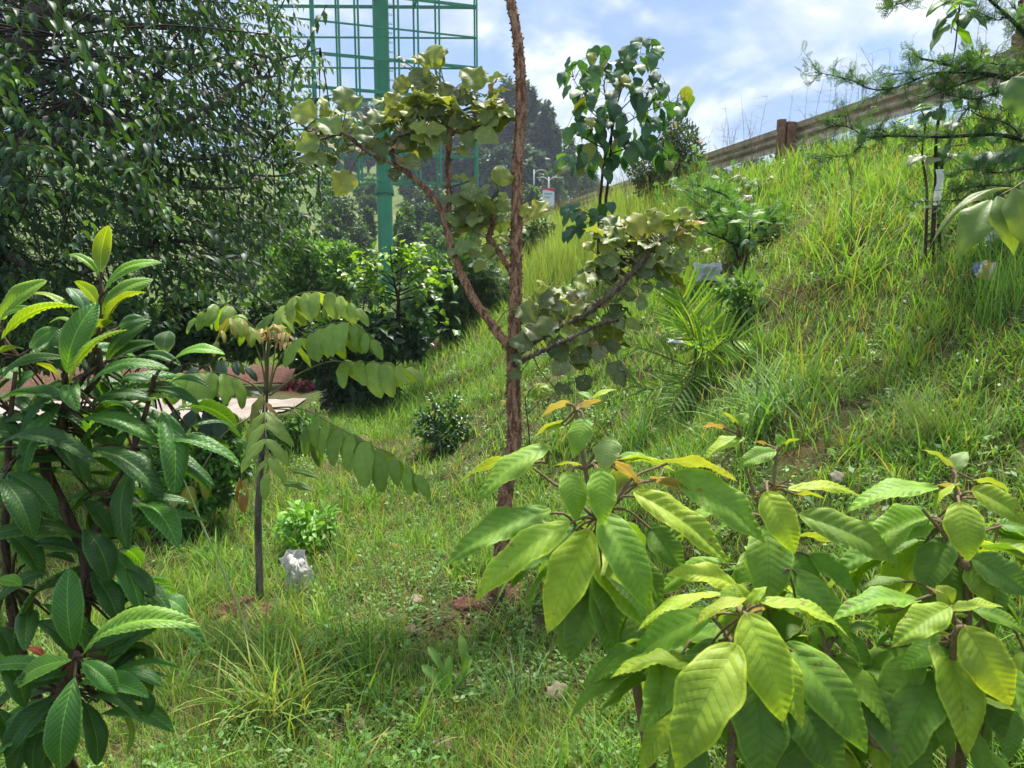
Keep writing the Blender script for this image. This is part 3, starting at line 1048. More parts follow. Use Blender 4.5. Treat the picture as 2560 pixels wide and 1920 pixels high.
for k in range(26):
    u, v, d = rngp.uniform(700, 1270), rngp.uniform(430, 520), rngp.uniform(58, 108)
    q = P(u, v, d)
    g = float(G(q[0], q[1]))
    wp_ = rngp.uniform(26, 70)
    place_ = 'behind the big leafy tree\'s right edge' if u < 800 else 'left of the green pole' if u < 945 else 'right of the green pole' if u < 1060 else 'behind the forked branch' if u < 1170 else 'just left of the spiny trunk'
    lab = '%s %s shrub on the %s hillside %s' % ('broad' if wp_ > 52 else 'medium' if wp_ > 38 else 'little', 'dark' if k % 3 else 'mid green', 'upper' if d > 92 else 'middle' if d > 74 else 'lower', place_)
    if lab in used_labels:
        continue
    used_labels.add(lab)
    far_tree('hillside_shrub', lab, 'shrub', u, 960 - (((g + rngp.uniform(1.6, 4.6) - H) / d + math.tan(PITCH) * 0) * FPX + 267), wp_, d, DK if k % 3 else MD, 7, 1100, 0.45, M['bark_grey'], 'shrubs on the hillside clearing', cfrac=0.9, trunkr=0.06)

# ------------------------------------------------------------------ foreground plants
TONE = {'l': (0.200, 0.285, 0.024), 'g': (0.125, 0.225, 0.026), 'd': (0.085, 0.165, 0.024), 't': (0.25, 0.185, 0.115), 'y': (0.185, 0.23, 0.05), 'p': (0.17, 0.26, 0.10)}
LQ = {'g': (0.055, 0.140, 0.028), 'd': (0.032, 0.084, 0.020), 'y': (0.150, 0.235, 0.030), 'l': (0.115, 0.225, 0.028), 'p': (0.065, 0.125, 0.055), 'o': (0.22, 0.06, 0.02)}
CT = {'c': (0.150, 0.190, 0.060), 'd': (0.092, 0.118, 0.044), 'y': (0.205, 0.235, 0.046), 't': (0.27, 0.19, 0.085), 'p': (0.175, 0.190, 0.105), 'g': (0.085, 0.125, 0.040)}


def leaf_list(txt, parent, meshes, d0, tones, roll0=22, kdown=0.30, kup=-0.10, nodes=None, mb=None, pet=0.0022, jit=0.12, wk=1.0, name='leaf'):
    out = []
    for q, line in enumerate(l for l in txt.strip().split('\n') if l.strip()):
        f = line.split()
        reg, x0, y0, x1, y1, w_ = f[0], *map(float, f[1:6])
        roll = float(f[6]) if len(f) > 6 else roll0
        tone = f[7] if len(f) > 7 else 'g'
        dd = float(f[8]) if len(f) > 8 else 0.0
        u0, v0 = px(reg, x0, y0)
        u1, v1 = px(reg, x1, y1)
        d = d0 + dd
        Lp = math.hypot(u1 - u0, v1 - v0) * d / FPX
        down = (v1 - v0) / (math.hypot(u1 - u0, v1 - v0) + 1e-6)
        k = kdown * max(down, 0) - kup * min(down, 0) + 0.10 * (1 - abs(down)) * (1 if q % 2 else -0.6)
        b, t_ = P(u0, v0, d), P(u1, v1, d - k * Lp)
        n = facing(b, t_, roll + rng.normal() * 5)
        c = np.array(tones[tone]) * rng.uniform(1 - jit, 1 + jit) * rng.uniform(0.94, 1.06, 3)
        wd = w_ / REG[reg][2] * d / FPX * wk * (1 + 0.25 * min(1, max(0, math.sin(R(roll)))))
        out.append(place(meshes[q % len(meshes)], b, t_, wd, n, parent, name, c))
        if nodes is not None:
            nd = min(nodes, key=lambda a: np.linalg.norm(a - b))
            dist = np.linalg.norm(nd - b)
            if 0.004 < dist < 0.30:
                ax = nrm(t_ - b)
                mb.tube([nd, nd * 0.45 + b * 0.55 - ax * dist * 0.12 + np.array([0, 0, 0.05 * dist]), b + ax * 0.004], [pet * 1.25, pet, pet * 0.9], 5, 3, cap=False)
    return out


# ---- broad leaved shrubs at the lower right
SH = leaf_meshes('shrub_leaf', M['shrub'], 6, pk=0.38, k=1.55, asp=0.42, nl=96, nw=6, fold=17, bulge=0.085, pleat=0.0100, npl=11, wave=0.10, curl=0.25, cord=0.07, drop=0.06, slant=0.5)
d1 = 1.14
b1 = Gp(0.34, 1.15)
sh1 = thing('broadleaf_shrub', 'yellow green broad leaved shrub with tan new shoots before the spiny trunk\'s foot', 'shrub', b1, 'broad leaved shrubs in the foreground')
n_ = lambda r, x, y, d: PR(r, x, y, d)
nodes1 = [n_('A', 985, 600, d1), n_('A', 1060, 925, d1), n_('A', 735, 560, d1 + 0.03), n_('A', 925, 215, d1), n_('C', 745, 545, 0.98), n_('C', 705, 690, 1.0), n_('B', 540, 650, 1.2), n_('B', 390, 160, 1.22), n_('B', 625, 215, 1.22), n_('B', 600, 450, 1.2), n_('A', 1150, 850, d1), n_('C', 980, 300, 1.1), n_('C', 1190, 780, 1.08), n_('A', 930, 960, d1 + 0.05), n_('B', 700, 880, 1.2)]
mbs = MB()
mbs.tube([b1 - [0, 0, 0.1], b1 * 0.5 + n_('A', 1250, 1500, d1) * 0.5, n_('A', 1180, 1250, d1 + 0.03), nodes1[1], n_('A', 1020, 760, d1), nodes1[0], n_('A', 940, 330, d1), nodes1[3]], [0.011, 0.009, 0.007, 0.0045, 0.004, 0.0035, 0.003, 0.002], 8, 5)
mbs.tube([nodes1[1], n_('A', 860, 740, d1 + 0.02), n_('A', 780, 690, d1 + 0.03), n_('A', 650, 590, d1 + 0.04)], [0.003, 0.0026, 0.0024, 0.002], 6, 4)
mbs.tube([b1 - [0, 0, 0.1], b1 * 0.45 + n_('C', 740, 1200, 1.0) * 0.55, n_('C', 705, 850, 1.02), nodes1[5], n_('C', 735, 600, 0.985), n_('C', 750, 500, 0.98)], [0.010, 0.008, 0.006, 0.005, 0.004, 0.002], 8, 5)
mbs.tube([n_('C', 700, 700, 1.01), n_('C', 640, 610, 1.03), n_('C', 575, 540, 1.05)], [0.004, 0.003, 0.0025], 6, 3)
mbs.tube([b1 - [0, 0, 0.1], b1 * 0.4 + n_('C', 1000, 900, 1.15) * 0.6, n_('B', 520, 1000, 1.2), n_('B', 545, 690, 1.2), n_('B', 575, 540, 1.2), n_('B', 605, 380, 1.21), n_('B', 628, 190, 1.22)], [0.010, 0.008, 0.005, 0.004, 0.0034, 0.003, 0.002], 8, 5)
mbs.tube([n_('B', 545, 690, 1.2), n_('B', 500, 560, 1.2), n_('B', 435, 370, 1.21), n_('B', 395, 200, 1.22), n_('B', 380, 90, 1.22)], [0.0036, 0.003, 0.0026, 0.0022, 0.0015], 6, 4)
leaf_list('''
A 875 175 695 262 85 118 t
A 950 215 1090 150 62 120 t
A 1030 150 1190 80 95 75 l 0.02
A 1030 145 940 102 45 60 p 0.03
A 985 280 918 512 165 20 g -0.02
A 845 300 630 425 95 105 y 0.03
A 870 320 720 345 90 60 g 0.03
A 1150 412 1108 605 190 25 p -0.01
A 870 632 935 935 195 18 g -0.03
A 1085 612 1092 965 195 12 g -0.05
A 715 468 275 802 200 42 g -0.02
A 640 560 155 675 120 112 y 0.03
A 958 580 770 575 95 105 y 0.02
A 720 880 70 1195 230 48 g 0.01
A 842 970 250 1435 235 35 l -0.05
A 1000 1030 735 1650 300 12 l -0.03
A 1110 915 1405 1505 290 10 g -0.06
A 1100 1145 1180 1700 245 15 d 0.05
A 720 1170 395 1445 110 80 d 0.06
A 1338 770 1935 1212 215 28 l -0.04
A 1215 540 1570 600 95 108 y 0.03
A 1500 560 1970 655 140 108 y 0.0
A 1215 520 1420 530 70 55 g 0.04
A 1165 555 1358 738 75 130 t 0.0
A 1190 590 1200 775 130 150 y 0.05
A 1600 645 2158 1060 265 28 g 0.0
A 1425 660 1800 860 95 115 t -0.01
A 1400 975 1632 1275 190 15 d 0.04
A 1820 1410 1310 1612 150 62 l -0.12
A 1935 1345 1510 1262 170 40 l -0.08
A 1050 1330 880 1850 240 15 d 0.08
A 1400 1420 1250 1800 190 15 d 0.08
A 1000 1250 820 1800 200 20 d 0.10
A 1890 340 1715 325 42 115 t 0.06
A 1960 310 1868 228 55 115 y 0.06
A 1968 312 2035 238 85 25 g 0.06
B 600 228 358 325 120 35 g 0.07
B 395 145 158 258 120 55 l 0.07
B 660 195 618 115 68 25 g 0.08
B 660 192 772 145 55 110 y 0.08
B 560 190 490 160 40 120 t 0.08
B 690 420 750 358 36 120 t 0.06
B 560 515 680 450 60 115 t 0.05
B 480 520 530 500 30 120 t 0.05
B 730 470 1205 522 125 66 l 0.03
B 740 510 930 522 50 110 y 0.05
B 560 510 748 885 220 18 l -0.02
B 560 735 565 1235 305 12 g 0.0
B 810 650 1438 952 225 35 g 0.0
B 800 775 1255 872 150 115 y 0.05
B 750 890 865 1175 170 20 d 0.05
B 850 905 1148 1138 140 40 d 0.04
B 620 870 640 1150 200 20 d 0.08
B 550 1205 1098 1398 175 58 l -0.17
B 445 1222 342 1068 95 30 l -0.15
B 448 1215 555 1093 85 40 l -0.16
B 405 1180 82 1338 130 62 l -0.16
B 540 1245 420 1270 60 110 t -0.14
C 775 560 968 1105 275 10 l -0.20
C 692 728 388 1350 335 10 l -0.22
C 565 680 228 870 215 30 d -0.03
C 800 830 860 1430 300 12 d -0.13
C 1000 715 1415 1262 265 22 g -0.12
C 1005 935 1265 1385 280 20 d -0.08
C 235 460 190 875 235 15 d 0.04
C 1140 588 1160 765 140 20 g 0.0
C 1232 640 1428 795 120 30 d 0.0
C 1240 755 1365 975 140 18 d -0.02
C 1290 615 1460 600 70 60 d 0.0
C 1370 850 1765 985 190 35 d 0.02
C 1390 960 1750 1400 270 15 d -0.06
C 930 700 1080 640 120 45 d 0.05
C 600 560 340 640 120 50 d 0.05
C 880 620 1060 560 170 30 d 0.06
C 720 840 560 1120 180 25 d 0.05
C 960 1150 1020 1500 260 15 d -0.02
''', sh1, SH, d1, TONE, nodes=nodes1, mb=mbs, wk=0.92)


def filler(parent, meshes, nodes, per, Lr, wl, tones, names, back, mb, pet=0.002, droop=(0.2, 1.0)):
    for nd in nodes:
        for k in range(per):
            a = rng.uniform(0, 6.283)
            o_ = np.array([math.cos(a), 0.75 * math.sin(a) + 0.25, rng.uniform(-0.5, 0.25)])
            st = nd + o_ * rng.uniform(0.02, 0.05) + np.array([0, back * rng.uniform(0.5, 1.5), -rng.uniform(0, 0.10)])
            L = rng.uniform(*Lr)
            x = nrm(o_ + np.array([0, 0, -rng.uniform(*droop)]))
            n = nrm(np.array([0, -0.1, 1.0]) + o_ * 0.5 + rng.normal(size=3) * 0.25)
            place(meshes[rng.integers(len(meshes))], st, st + x * L, L * wl * rng.uniform(.85, 1.15), n, parent, 'leaf', np.array(tones[names[rng.integers(len(names))]]) * rng.uniform(.85, 1.15))
            mb.tube([nd, (nd + st) / 2 + [0, 0, .005], st], [pet, pet, pet * .8], 5, 2, cap=False)


filler(sh1, SH, [nodes1[1], nodes1[4], nodes1[5], nodes1[6], nodes1[10], nodes1[11], nodes1[12], n_('C', 620, 1000, 1.05), n_('C', 980, 1100, 1.1), n_('C', 1250, 1000, 1.12), n_('C', 1300, 760, 1.15), n_('C', 420, 760, 1.05), n_('B', 520, 1000, 1.2)], 7, (.10, .155), .42, TONE, 'gggld', .05, mbs)
mbs.tube([n_('C', 1215, 800, 1.1), n_('C', 1330, 1000, 1.08), n_('C', 1430, 1200, 1.06), n_('C', 1560, 1400, 1.06), b1 * 0.6 + n_('C', 1560, 1500, 1.06) * 0.4], [0.004, 0.006, 0.007, 0.008, 0.01], 8, 4)
mbs.build('stem', M['stem_tan'], sh1)

b2 = Gp(0.78, 1.2)
sh2 = thing('broadleaf_shrub', 'second yellow green broad leaved shrub, cut off by the right edge of the frame', 'shrub', b2, 'broad leaved shrubs in the foreground')
nodes2 = [n_('B', 1780, 560, 1.15), n_('B', 1750, 345, 1.16), n_('B', 1700, 700, 1.15), n_('C', 1850, 585, 1.05), n_('C', 1750, 430, 1.08), n_('B', 1890, 850, 1.15), n_('C', 1830, 680, 1.05), n_('C', 1905, 610, 1.04), n_('C', 2000, 560, 1.06)]
mbs = MB()
mbs.tube([b2 - [0, 0, 0.1], b2 * 0.5 + n_('B', 1880, 1250, 1.15) * 0.5, n_('B', 1850, 1130, 1.15), n_('B', 1780, 930, 1.15), n_('B', 1770, 700, 1.15), nodes2[0], n_('B', 1765, 440, 1.155), n_('B', 1752, 320, 1.16)], [0.011, 0.009, 0.007, 0.006, 0.005, 0.0035, 0.0025, 0.0015], 8, 5)
mbs.tube([n_('B', 1790, 960, 1.15), n_('B', 1730, 810, 1.15), n_('B', 1560, 600, 1.15)], [0.004, 0.003, 0.0025], 6, 4)
mbs.tube([b2 - [0, 0, 0.1], b2 * 0.45 + n_('C', 1850, 950, 1.06) * 0.55, n_('C', 1840, 740, 1.05), nodes2[7], n_('C', 1850, 580, 1.05), n_('C', 1790, 470, 1.07), n_('C', 1705, 388, 1.08)], [0.009, 0.007, 0.005, 0.004, 0.0035, 0.0025, 0.0012], 8, 5)
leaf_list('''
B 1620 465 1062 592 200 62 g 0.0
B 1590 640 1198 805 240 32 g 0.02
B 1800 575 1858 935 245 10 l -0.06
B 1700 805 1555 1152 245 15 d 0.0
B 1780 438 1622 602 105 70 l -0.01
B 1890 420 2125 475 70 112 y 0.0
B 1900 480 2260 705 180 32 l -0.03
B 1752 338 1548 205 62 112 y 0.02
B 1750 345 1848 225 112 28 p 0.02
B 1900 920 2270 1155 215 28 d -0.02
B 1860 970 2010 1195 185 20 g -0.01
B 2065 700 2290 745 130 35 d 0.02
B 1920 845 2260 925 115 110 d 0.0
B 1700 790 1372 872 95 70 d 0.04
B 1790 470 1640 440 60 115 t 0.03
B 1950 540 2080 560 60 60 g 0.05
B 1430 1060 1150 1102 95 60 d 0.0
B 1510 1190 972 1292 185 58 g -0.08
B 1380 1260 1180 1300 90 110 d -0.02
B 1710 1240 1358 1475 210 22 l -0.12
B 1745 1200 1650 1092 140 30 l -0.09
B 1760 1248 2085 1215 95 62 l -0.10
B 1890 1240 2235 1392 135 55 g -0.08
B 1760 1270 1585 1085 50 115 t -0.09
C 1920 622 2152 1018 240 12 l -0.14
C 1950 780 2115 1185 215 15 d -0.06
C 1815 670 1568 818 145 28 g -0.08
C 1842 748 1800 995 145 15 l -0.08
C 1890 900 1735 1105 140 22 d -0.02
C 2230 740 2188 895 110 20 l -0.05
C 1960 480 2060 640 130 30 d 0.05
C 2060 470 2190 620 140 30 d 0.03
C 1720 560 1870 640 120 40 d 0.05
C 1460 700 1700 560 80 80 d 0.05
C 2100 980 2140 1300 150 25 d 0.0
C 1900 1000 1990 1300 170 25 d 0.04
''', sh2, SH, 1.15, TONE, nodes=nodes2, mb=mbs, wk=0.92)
filler(sh2, SH, [nodes2[0], nodes2[2], nodes2[5], nodes2[6], nodes2[7], n_('C', 1850, 900, 1.1), n_('C', 2050, 1000, 1.1), n_('B', 2050, 700, 1.2)], 7, (.10, .155), .42, TONE, 'gggld', .05, mbs)
mbs.build('stem', M['stem_tan'], sh2)

# ---- loquat at the left edge
LQM = leaf_meshes('loquat_leaf', M['loquat'], 6, pk=0.56, k=1.6, asp=0.30, nl=120, nw=6, fold=31, bulge=0.135, pleat=0.0125, npl=15, serr=0.06, wave=0.05, curl=0.5, drop=0.05, slant=0.75)
dl = 1.55
bl = Gp(-0.92, 1.75)
lq = thing('loquat_tree', 'dark glossy loquat with long ribbed leaves and yellow green top, left foreground', 'tree', bl)
A_ = lambda r, x, y, d=dl: PR(r, x, y, d)
mbl = MB()
nodesl = [A_('L', 645, 560), A_('L', 640, 800), A_('L', 640, 960), A_('L', 425, 1080), A_('L', 430, 1230), A_('L', 980, 1080), A_('L', 860, 1500), A_('L', 380, 1380), A_('L', 330, 1520), A_('Q', 425, 1040, 1.38), A_('Q', 420, 1150, 1.4), A_('Q', 480, 400, 1.5), A_('Q', 640, 120, 1.55), A_('Q', 460, 700, 1.5), A_('Q', 60, 640, 1.5), A_('L', 120, 900), A_('L', 60, 1250), A_('Q', 330, 1230, 1.45)]
mbl.tube([bl - [0, 0, 0.1], A_('Q', 330, 1500, 1.62), A_('Q', 440, 1000, 1.6), A_('Q', 480, 700, 1.58), A_('Q', 470, 450, 1.57), A_('L', 300, 1640), A_('L', 340, 1500), A_('L', 390, 1340), A_('L', 430, 1200), A_('L', 560, 1000), A_('L', 630, 760), A_('L', 648, 500), A_('L', 652, 380)], [0.016, 0.015, 0.014, 0.013, 0.012, 0.011, 0.010, 0.008, 0.006, 0.005, 0.004, 0.003, 0.002], 9, 5, jit=0.12)
mbl.tube([A_('L', 390, 1340), A_('L', 430, 1180), A_('L', 422, 1090), A_('L', 412, 1010)], [0.008, 0.008, 0.0075, 0.006], 8, 4, jit=0.2)
mbl.tube([A_('L', 560, 1130), A_('L', 640, 1010), A_('L', 640, 900), A_('L', 632, 850)], [0.007, 0.007, 0.0065, 0.006], 8, 4, jit=0.2)
mbl.tube([A_('Q', 480, 600, 1.58), A_('Q', 560, 260, 1.57), A_('Q', 650, 60, 1.56), A_('L', 830, 1600), A_('L', 860, 1500)], [0.010, 0.008, 0.007, 0.006, 0.006], 8, 4, jit=0.15)
mbl.tube([A_('L', 820, 1620), A_('L', 940, 1250), A_('L', 980, 1080), A_('L', 995, 1020)], [0.006, 0.005, 0.005, 0.0045], 8, 4, jit=0.15)
mbl.tube([bl - [0, 0, 0.1], A_('Q', 360, 1600, 1.5), A_('Q', 340, 1230, 1.44), A_('Q', 410, 1120, 1.4), A_('Q', 430, 1015, 1.38)], [0.016, 0.012, 0.010, 0.007, 0.006], 8, 4, jit=0.15)
mbl.tube([bl - [0.1, 0, 0.1], A_('Q', 130, 1050, 1.62), A_('Q', 90, 850, 1.6), A_('Q', 60, 720, 1.58), A_('Q', 30, 400, 1.55), A_('L', 60, 1400), A_('L', 100, 1000)], [0.014, 0.012, 0.012, 0.010, 0.008, 0.006, 0.004], 8, 4, jit=0.15)
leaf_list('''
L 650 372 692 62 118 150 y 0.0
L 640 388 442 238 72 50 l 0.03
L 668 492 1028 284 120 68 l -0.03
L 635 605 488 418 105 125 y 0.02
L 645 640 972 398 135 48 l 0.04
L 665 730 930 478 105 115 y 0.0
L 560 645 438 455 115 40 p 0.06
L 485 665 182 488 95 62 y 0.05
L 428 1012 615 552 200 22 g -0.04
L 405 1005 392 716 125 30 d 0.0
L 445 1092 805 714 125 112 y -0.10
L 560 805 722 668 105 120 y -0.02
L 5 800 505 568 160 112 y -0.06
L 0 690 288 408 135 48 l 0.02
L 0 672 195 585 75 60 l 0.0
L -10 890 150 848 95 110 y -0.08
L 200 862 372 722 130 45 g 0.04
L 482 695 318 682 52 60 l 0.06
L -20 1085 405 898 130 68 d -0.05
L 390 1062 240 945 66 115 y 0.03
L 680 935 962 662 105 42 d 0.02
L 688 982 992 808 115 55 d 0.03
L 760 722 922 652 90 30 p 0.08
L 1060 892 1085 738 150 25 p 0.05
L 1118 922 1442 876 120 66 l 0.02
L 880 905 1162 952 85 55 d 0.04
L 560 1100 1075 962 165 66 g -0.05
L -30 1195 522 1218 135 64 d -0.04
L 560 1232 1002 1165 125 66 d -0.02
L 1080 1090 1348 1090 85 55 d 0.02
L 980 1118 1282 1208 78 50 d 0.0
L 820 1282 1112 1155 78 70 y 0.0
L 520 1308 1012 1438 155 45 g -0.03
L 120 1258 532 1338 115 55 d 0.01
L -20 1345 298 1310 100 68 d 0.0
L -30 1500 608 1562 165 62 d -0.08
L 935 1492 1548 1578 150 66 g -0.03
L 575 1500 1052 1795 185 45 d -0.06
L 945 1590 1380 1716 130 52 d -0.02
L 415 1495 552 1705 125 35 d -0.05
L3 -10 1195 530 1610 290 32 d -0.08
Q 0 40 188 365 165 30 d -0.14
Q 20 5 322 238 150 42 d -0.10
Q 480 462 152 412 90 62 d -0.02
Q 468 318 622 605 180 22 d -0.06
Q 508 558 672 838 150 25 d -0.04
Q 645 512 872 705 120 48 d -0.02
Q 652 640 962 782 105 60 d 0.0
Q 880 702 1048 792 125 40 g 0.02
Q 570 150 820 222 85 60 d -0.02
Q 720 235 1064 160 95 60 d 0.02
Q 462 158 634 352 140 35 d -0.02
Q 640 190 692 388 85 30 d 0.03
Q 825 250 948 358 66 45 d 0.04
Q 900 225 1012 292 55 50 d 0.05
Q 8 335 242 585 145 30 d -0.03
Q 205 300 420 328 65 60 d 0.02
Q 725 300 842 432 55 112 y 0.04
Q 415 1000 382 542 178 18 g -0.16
Q 462 1032 1105 842 185 52 l -0.20
Q 402 1055 88 1190 150 35 l -0.20
Q 458 1062 655 1238 130 28 g -0.20
Q 420 1150 335 1672 205 14 g -0.22
Q 440 1188 832 1248 140 38 g -0.15
Q 660 1130 918 1192 90 55 d -0.10
Q 480 1280 798 1392 105 55 d -0.12
Q 470 1288 552 1642 135 22 d -0.12
Q 342 1240 10 1600 150 30 d -0.10
Q 300 1310 180 1700 150 30 d -0.06
Q 240 1340 60 1720 130 35 d -0.04
Q 350 1340 240 1720 120 30 d 0.0
Q 690 1008 742 1102 90 110 d 0.03
Q 665 1330 722 1578 95 105 y -0.02
Q 780 1210 845 1362 85 40 d -0.02
Q 0 1040 145 1312 140 25 d -0.15
Q -30 612 118 632 92 45 l -0.15
Q -15 732 258 556 110 45 d -0.08
Q 392 1032 212 828 115 35 d -0.10
Q 70 650 165 825 90 40 d 0.0
Q -20 865 75 1045 130 25 d -0.08
Q 340 1210 130 1260 90 50 d -0.02
Q -20 1320 70 1580 110 30 d -0.06
Q 480 1012 722 895 85 45 d -0.08
Q 460 870 560 1000 90 40 d 0.0
Q 150 985 245 1030 60 30 o 0.10
Q 350 1070 400 1160 55 30 o -0.10
Q 230 480 420 500 70 60 d 0.05
L 300 1350 560 1420 90 45 d 0.08
L 640 1320 740 1420 100 40 d 0.06
L 700 1230 860 1360 110 35 d 0.08
L 600 1420 720 1560 120 35 g 0.08
L 60 1180 230 1260 120 50 d 0.06
L 250 1000 100 1110 110 60 d 0.05
L 0 980 130 1060 130 45 g 0.04
L 480 1080 640 1180 110 40 d 0.08
L 830 1380 760 1500 80 40 d 0.06
L 900 1440 820 1500 80 110 y 0.05
L 880 1440 960 1540 85 40 p 0.02
L 120 1600 380 1560 110 60 d -0.02
L 640 1010 800 1100 110 40 d 0.07
L 760 1060 960 1050 90 50 d 0.06
''', lq, LQM, dl, LQ, roll0=35, kdown=0.25, nodes=nodesl, mb=mbl, pet=0.0028, wk=0.86)
filler(lq, LQM, nodesl[2:], 6, (.14, .21), .26, LQ, 'dddgg', .04, mbl, .0026, (-.4, .6))
mbl.build('trunk', M['bark_brown'], lq)

# ---- spiny coral tree in the middle
CO = leaf_meshes('coral_leaf', M['coral'], 7, pk=0.37, k=1.2, asp=0.92, nl=12, nw=4, drop=0.10, fold=21, bulge=0.055, wave=0.18, curl=0.18, cord=0.05)
dc = 3.55
trunk_px = [(1243, 1505, 1.0), (1252, 1400, 1.0), (1263, 1240, 1.0), (1285, 1107, 1.0), (1284, 1000, 0.98), (1283, 900, 0.95), (1287, 800, 0.88), (1291, 640, 0.80), (1293, 467, 0.76), (1296, 389, 0.76), (1301, 311, 0.75), (1303, 233, 0.74), (1299, 155, 0.72), (1291, 78, 0.68), (1276, 0, 0.64), (1258, -90, 0.6), (1235, -260, 0.5)]
cb = hit(1243, 1500)
dc = float(np.dot(cb - CAM, FWD))
ct = thing('coral_tree', 'spiny young tree with reddish bark and round hole-eaten leaves in the middle', 'tree', cb)
tp = [P(u, v, dc + 0.02 * i / 4) for i, (u, v, _) in enumerate(trunk_px)]
tr = [0.0325 * s for _, _, s in trunk_px]
tp[0] = tp[0] - np.array([0, 0, 0.08])


def spiny(mb, pts, rad, n=14, res=8, rough=0.16, spines=700, ss=0.010):
    p, r = smooth_path(pts, rad, res)
    V, F = tube(p, r, n, 1, True, rough)
    mb.add(V, F)
    seg = np.linalg.norm(np.diff(p, axis=0), axis=1)
    cum = np.concatenate([[0], np.cumsum(seg)])
    for _ in range(spines):
        s = random.random() * cum[-1]
        i = min(int(np.searchsorted(cum, s)) - 1, len(p) - 2)
        i = max(i, 0)
        f = (s - cum[i]) / (seg[i] + 1e-9)
        c = p[i] * (1 - f) + p[i + 1] * f
        rr = r[i] * (1 - f) + r[i + 1] * f
        ax = nrm(p[i + 1] - p[i])
        o = rng.normal(size=3)
        o = nrm(o - ax * o.dot(ax))
        sd = np.cross(ax, o)
        b = c + o * rr * 0.92
        h = ss * random.uniform(0.5, 1.1)
        w_ = ss * random.uniform(0.35, 0.7)
        mb.add([b + ax * w_ * 1.5, b + sd * w_, b - ax * w_ * 1.5, b - sd * w_, b + o * h + ax * h * 0.1], [(0, 4, 1), (1, 4, 2), (2, 4, 3), (3, 4, 0)])


mt = MB()
spiny(mt, tp, tr, 18, 16, 0.26, 1300, 0.0125)
ctrunk = mt.build('trunk', M['bark_coral'], ct, smooth=True)
br = [([P(1286, 872, dc), P(1263, 855, dc - 0.03), P(1217, 795, dc - 0.02), P(1178, 737, dc), P(1139, 648, dc + 0.02), P(1120, 583, dc + 0.02), P(1108, 536, dc + 0.02), P(1073, 482, dc), P(1023, 435, dc - 0.03), P(990, 416, dc - 0.05), P(960, 400, dc - 0.08)], [0.028, 0.026, 0.022, 0.022, 0.0215, 0.020, 0.018, 0.016, 0.014, 0.010, 0.005]),
      ([P(1112, 560, dc + 0.02), P(1122, 500, dc + 0.05), P(1120, 420, dc + 0.06), P(1124, 342, dc + 0.06), P(1131, 300, dc + 0.06), P(1128, 240, dc + 0.06)], [0.016, 0.0125, 0.0125, 0.011, 0.009, 0.004]),
      ([P(1290, 700, dc + 0.02), P(1262, 652, dc + 0.05), P(1232, 608, dc + 0.06), P(1221, 596, dc + 0.07), P(1233, 560, dc + 0.08), P(1228, 500, dc + 0.1)], [0.017, 0.016, 0.014, 0.016, 0.011, 0.005]),
      ([P(1284, 890, dc), P(1330, 860, dc - 0.02), P(1395, 819, dc - 0.04), P(1450, 792, dc - 0.06), P(1516, 745, dc - 0.04), P(1586, 675, dc - 0.02), P(1640, 610, dc), P(1690, 585, dc)], [0.016, 0.013, 0.0125, 0.0125, 0.014, 0.013, 0.008, 0.004]),
      ([P(1284, 910, dc - 0.02), P(1314, 897, dc - 0.05), P(1364, 873, dc - 0.08), P(1418, 850, dc - 0.1), P(1458, 830, dc - 0.1), P(1508, 807, dc - 0.1), P(1545, 800, dc - 0.1)], [0.012, 0.011, 0.009, 0.008, 0.007, 0.005, 0.003]),
      ([P(960, 402, dc - 0.08), P(920, 380, dc - 0.06), P(860, 335, dc - 0.03), P(800, 345, dc), P(740, 300, dc)], [0.006, 0.005, 0.004, 0.003, 0.002]),
      ([P(985, 415, dc - 0.05), P(985, 350, dc - 0.08), P(1060, 320, dc - 0.06)], [0.006, 0.004, 0.002])]
for pts, rad in br:
    mt = MB()
    rad = [a * 0.84 for a in rad]
    spiny(mt, pts, rad, 10, 7, 0.24, 200, 0.0110)
    mt.build('branch', M['bark_twig'] if pts[-1][0] > 0.4 or rad[0] < 0.012 else M['bark_coral'], ct)
cnodes = [q for pts, rad in br for q in smooth_path(pts, rad, 5)[0][6:]] + [P(1300, 560, dc)]
mtp = MB()
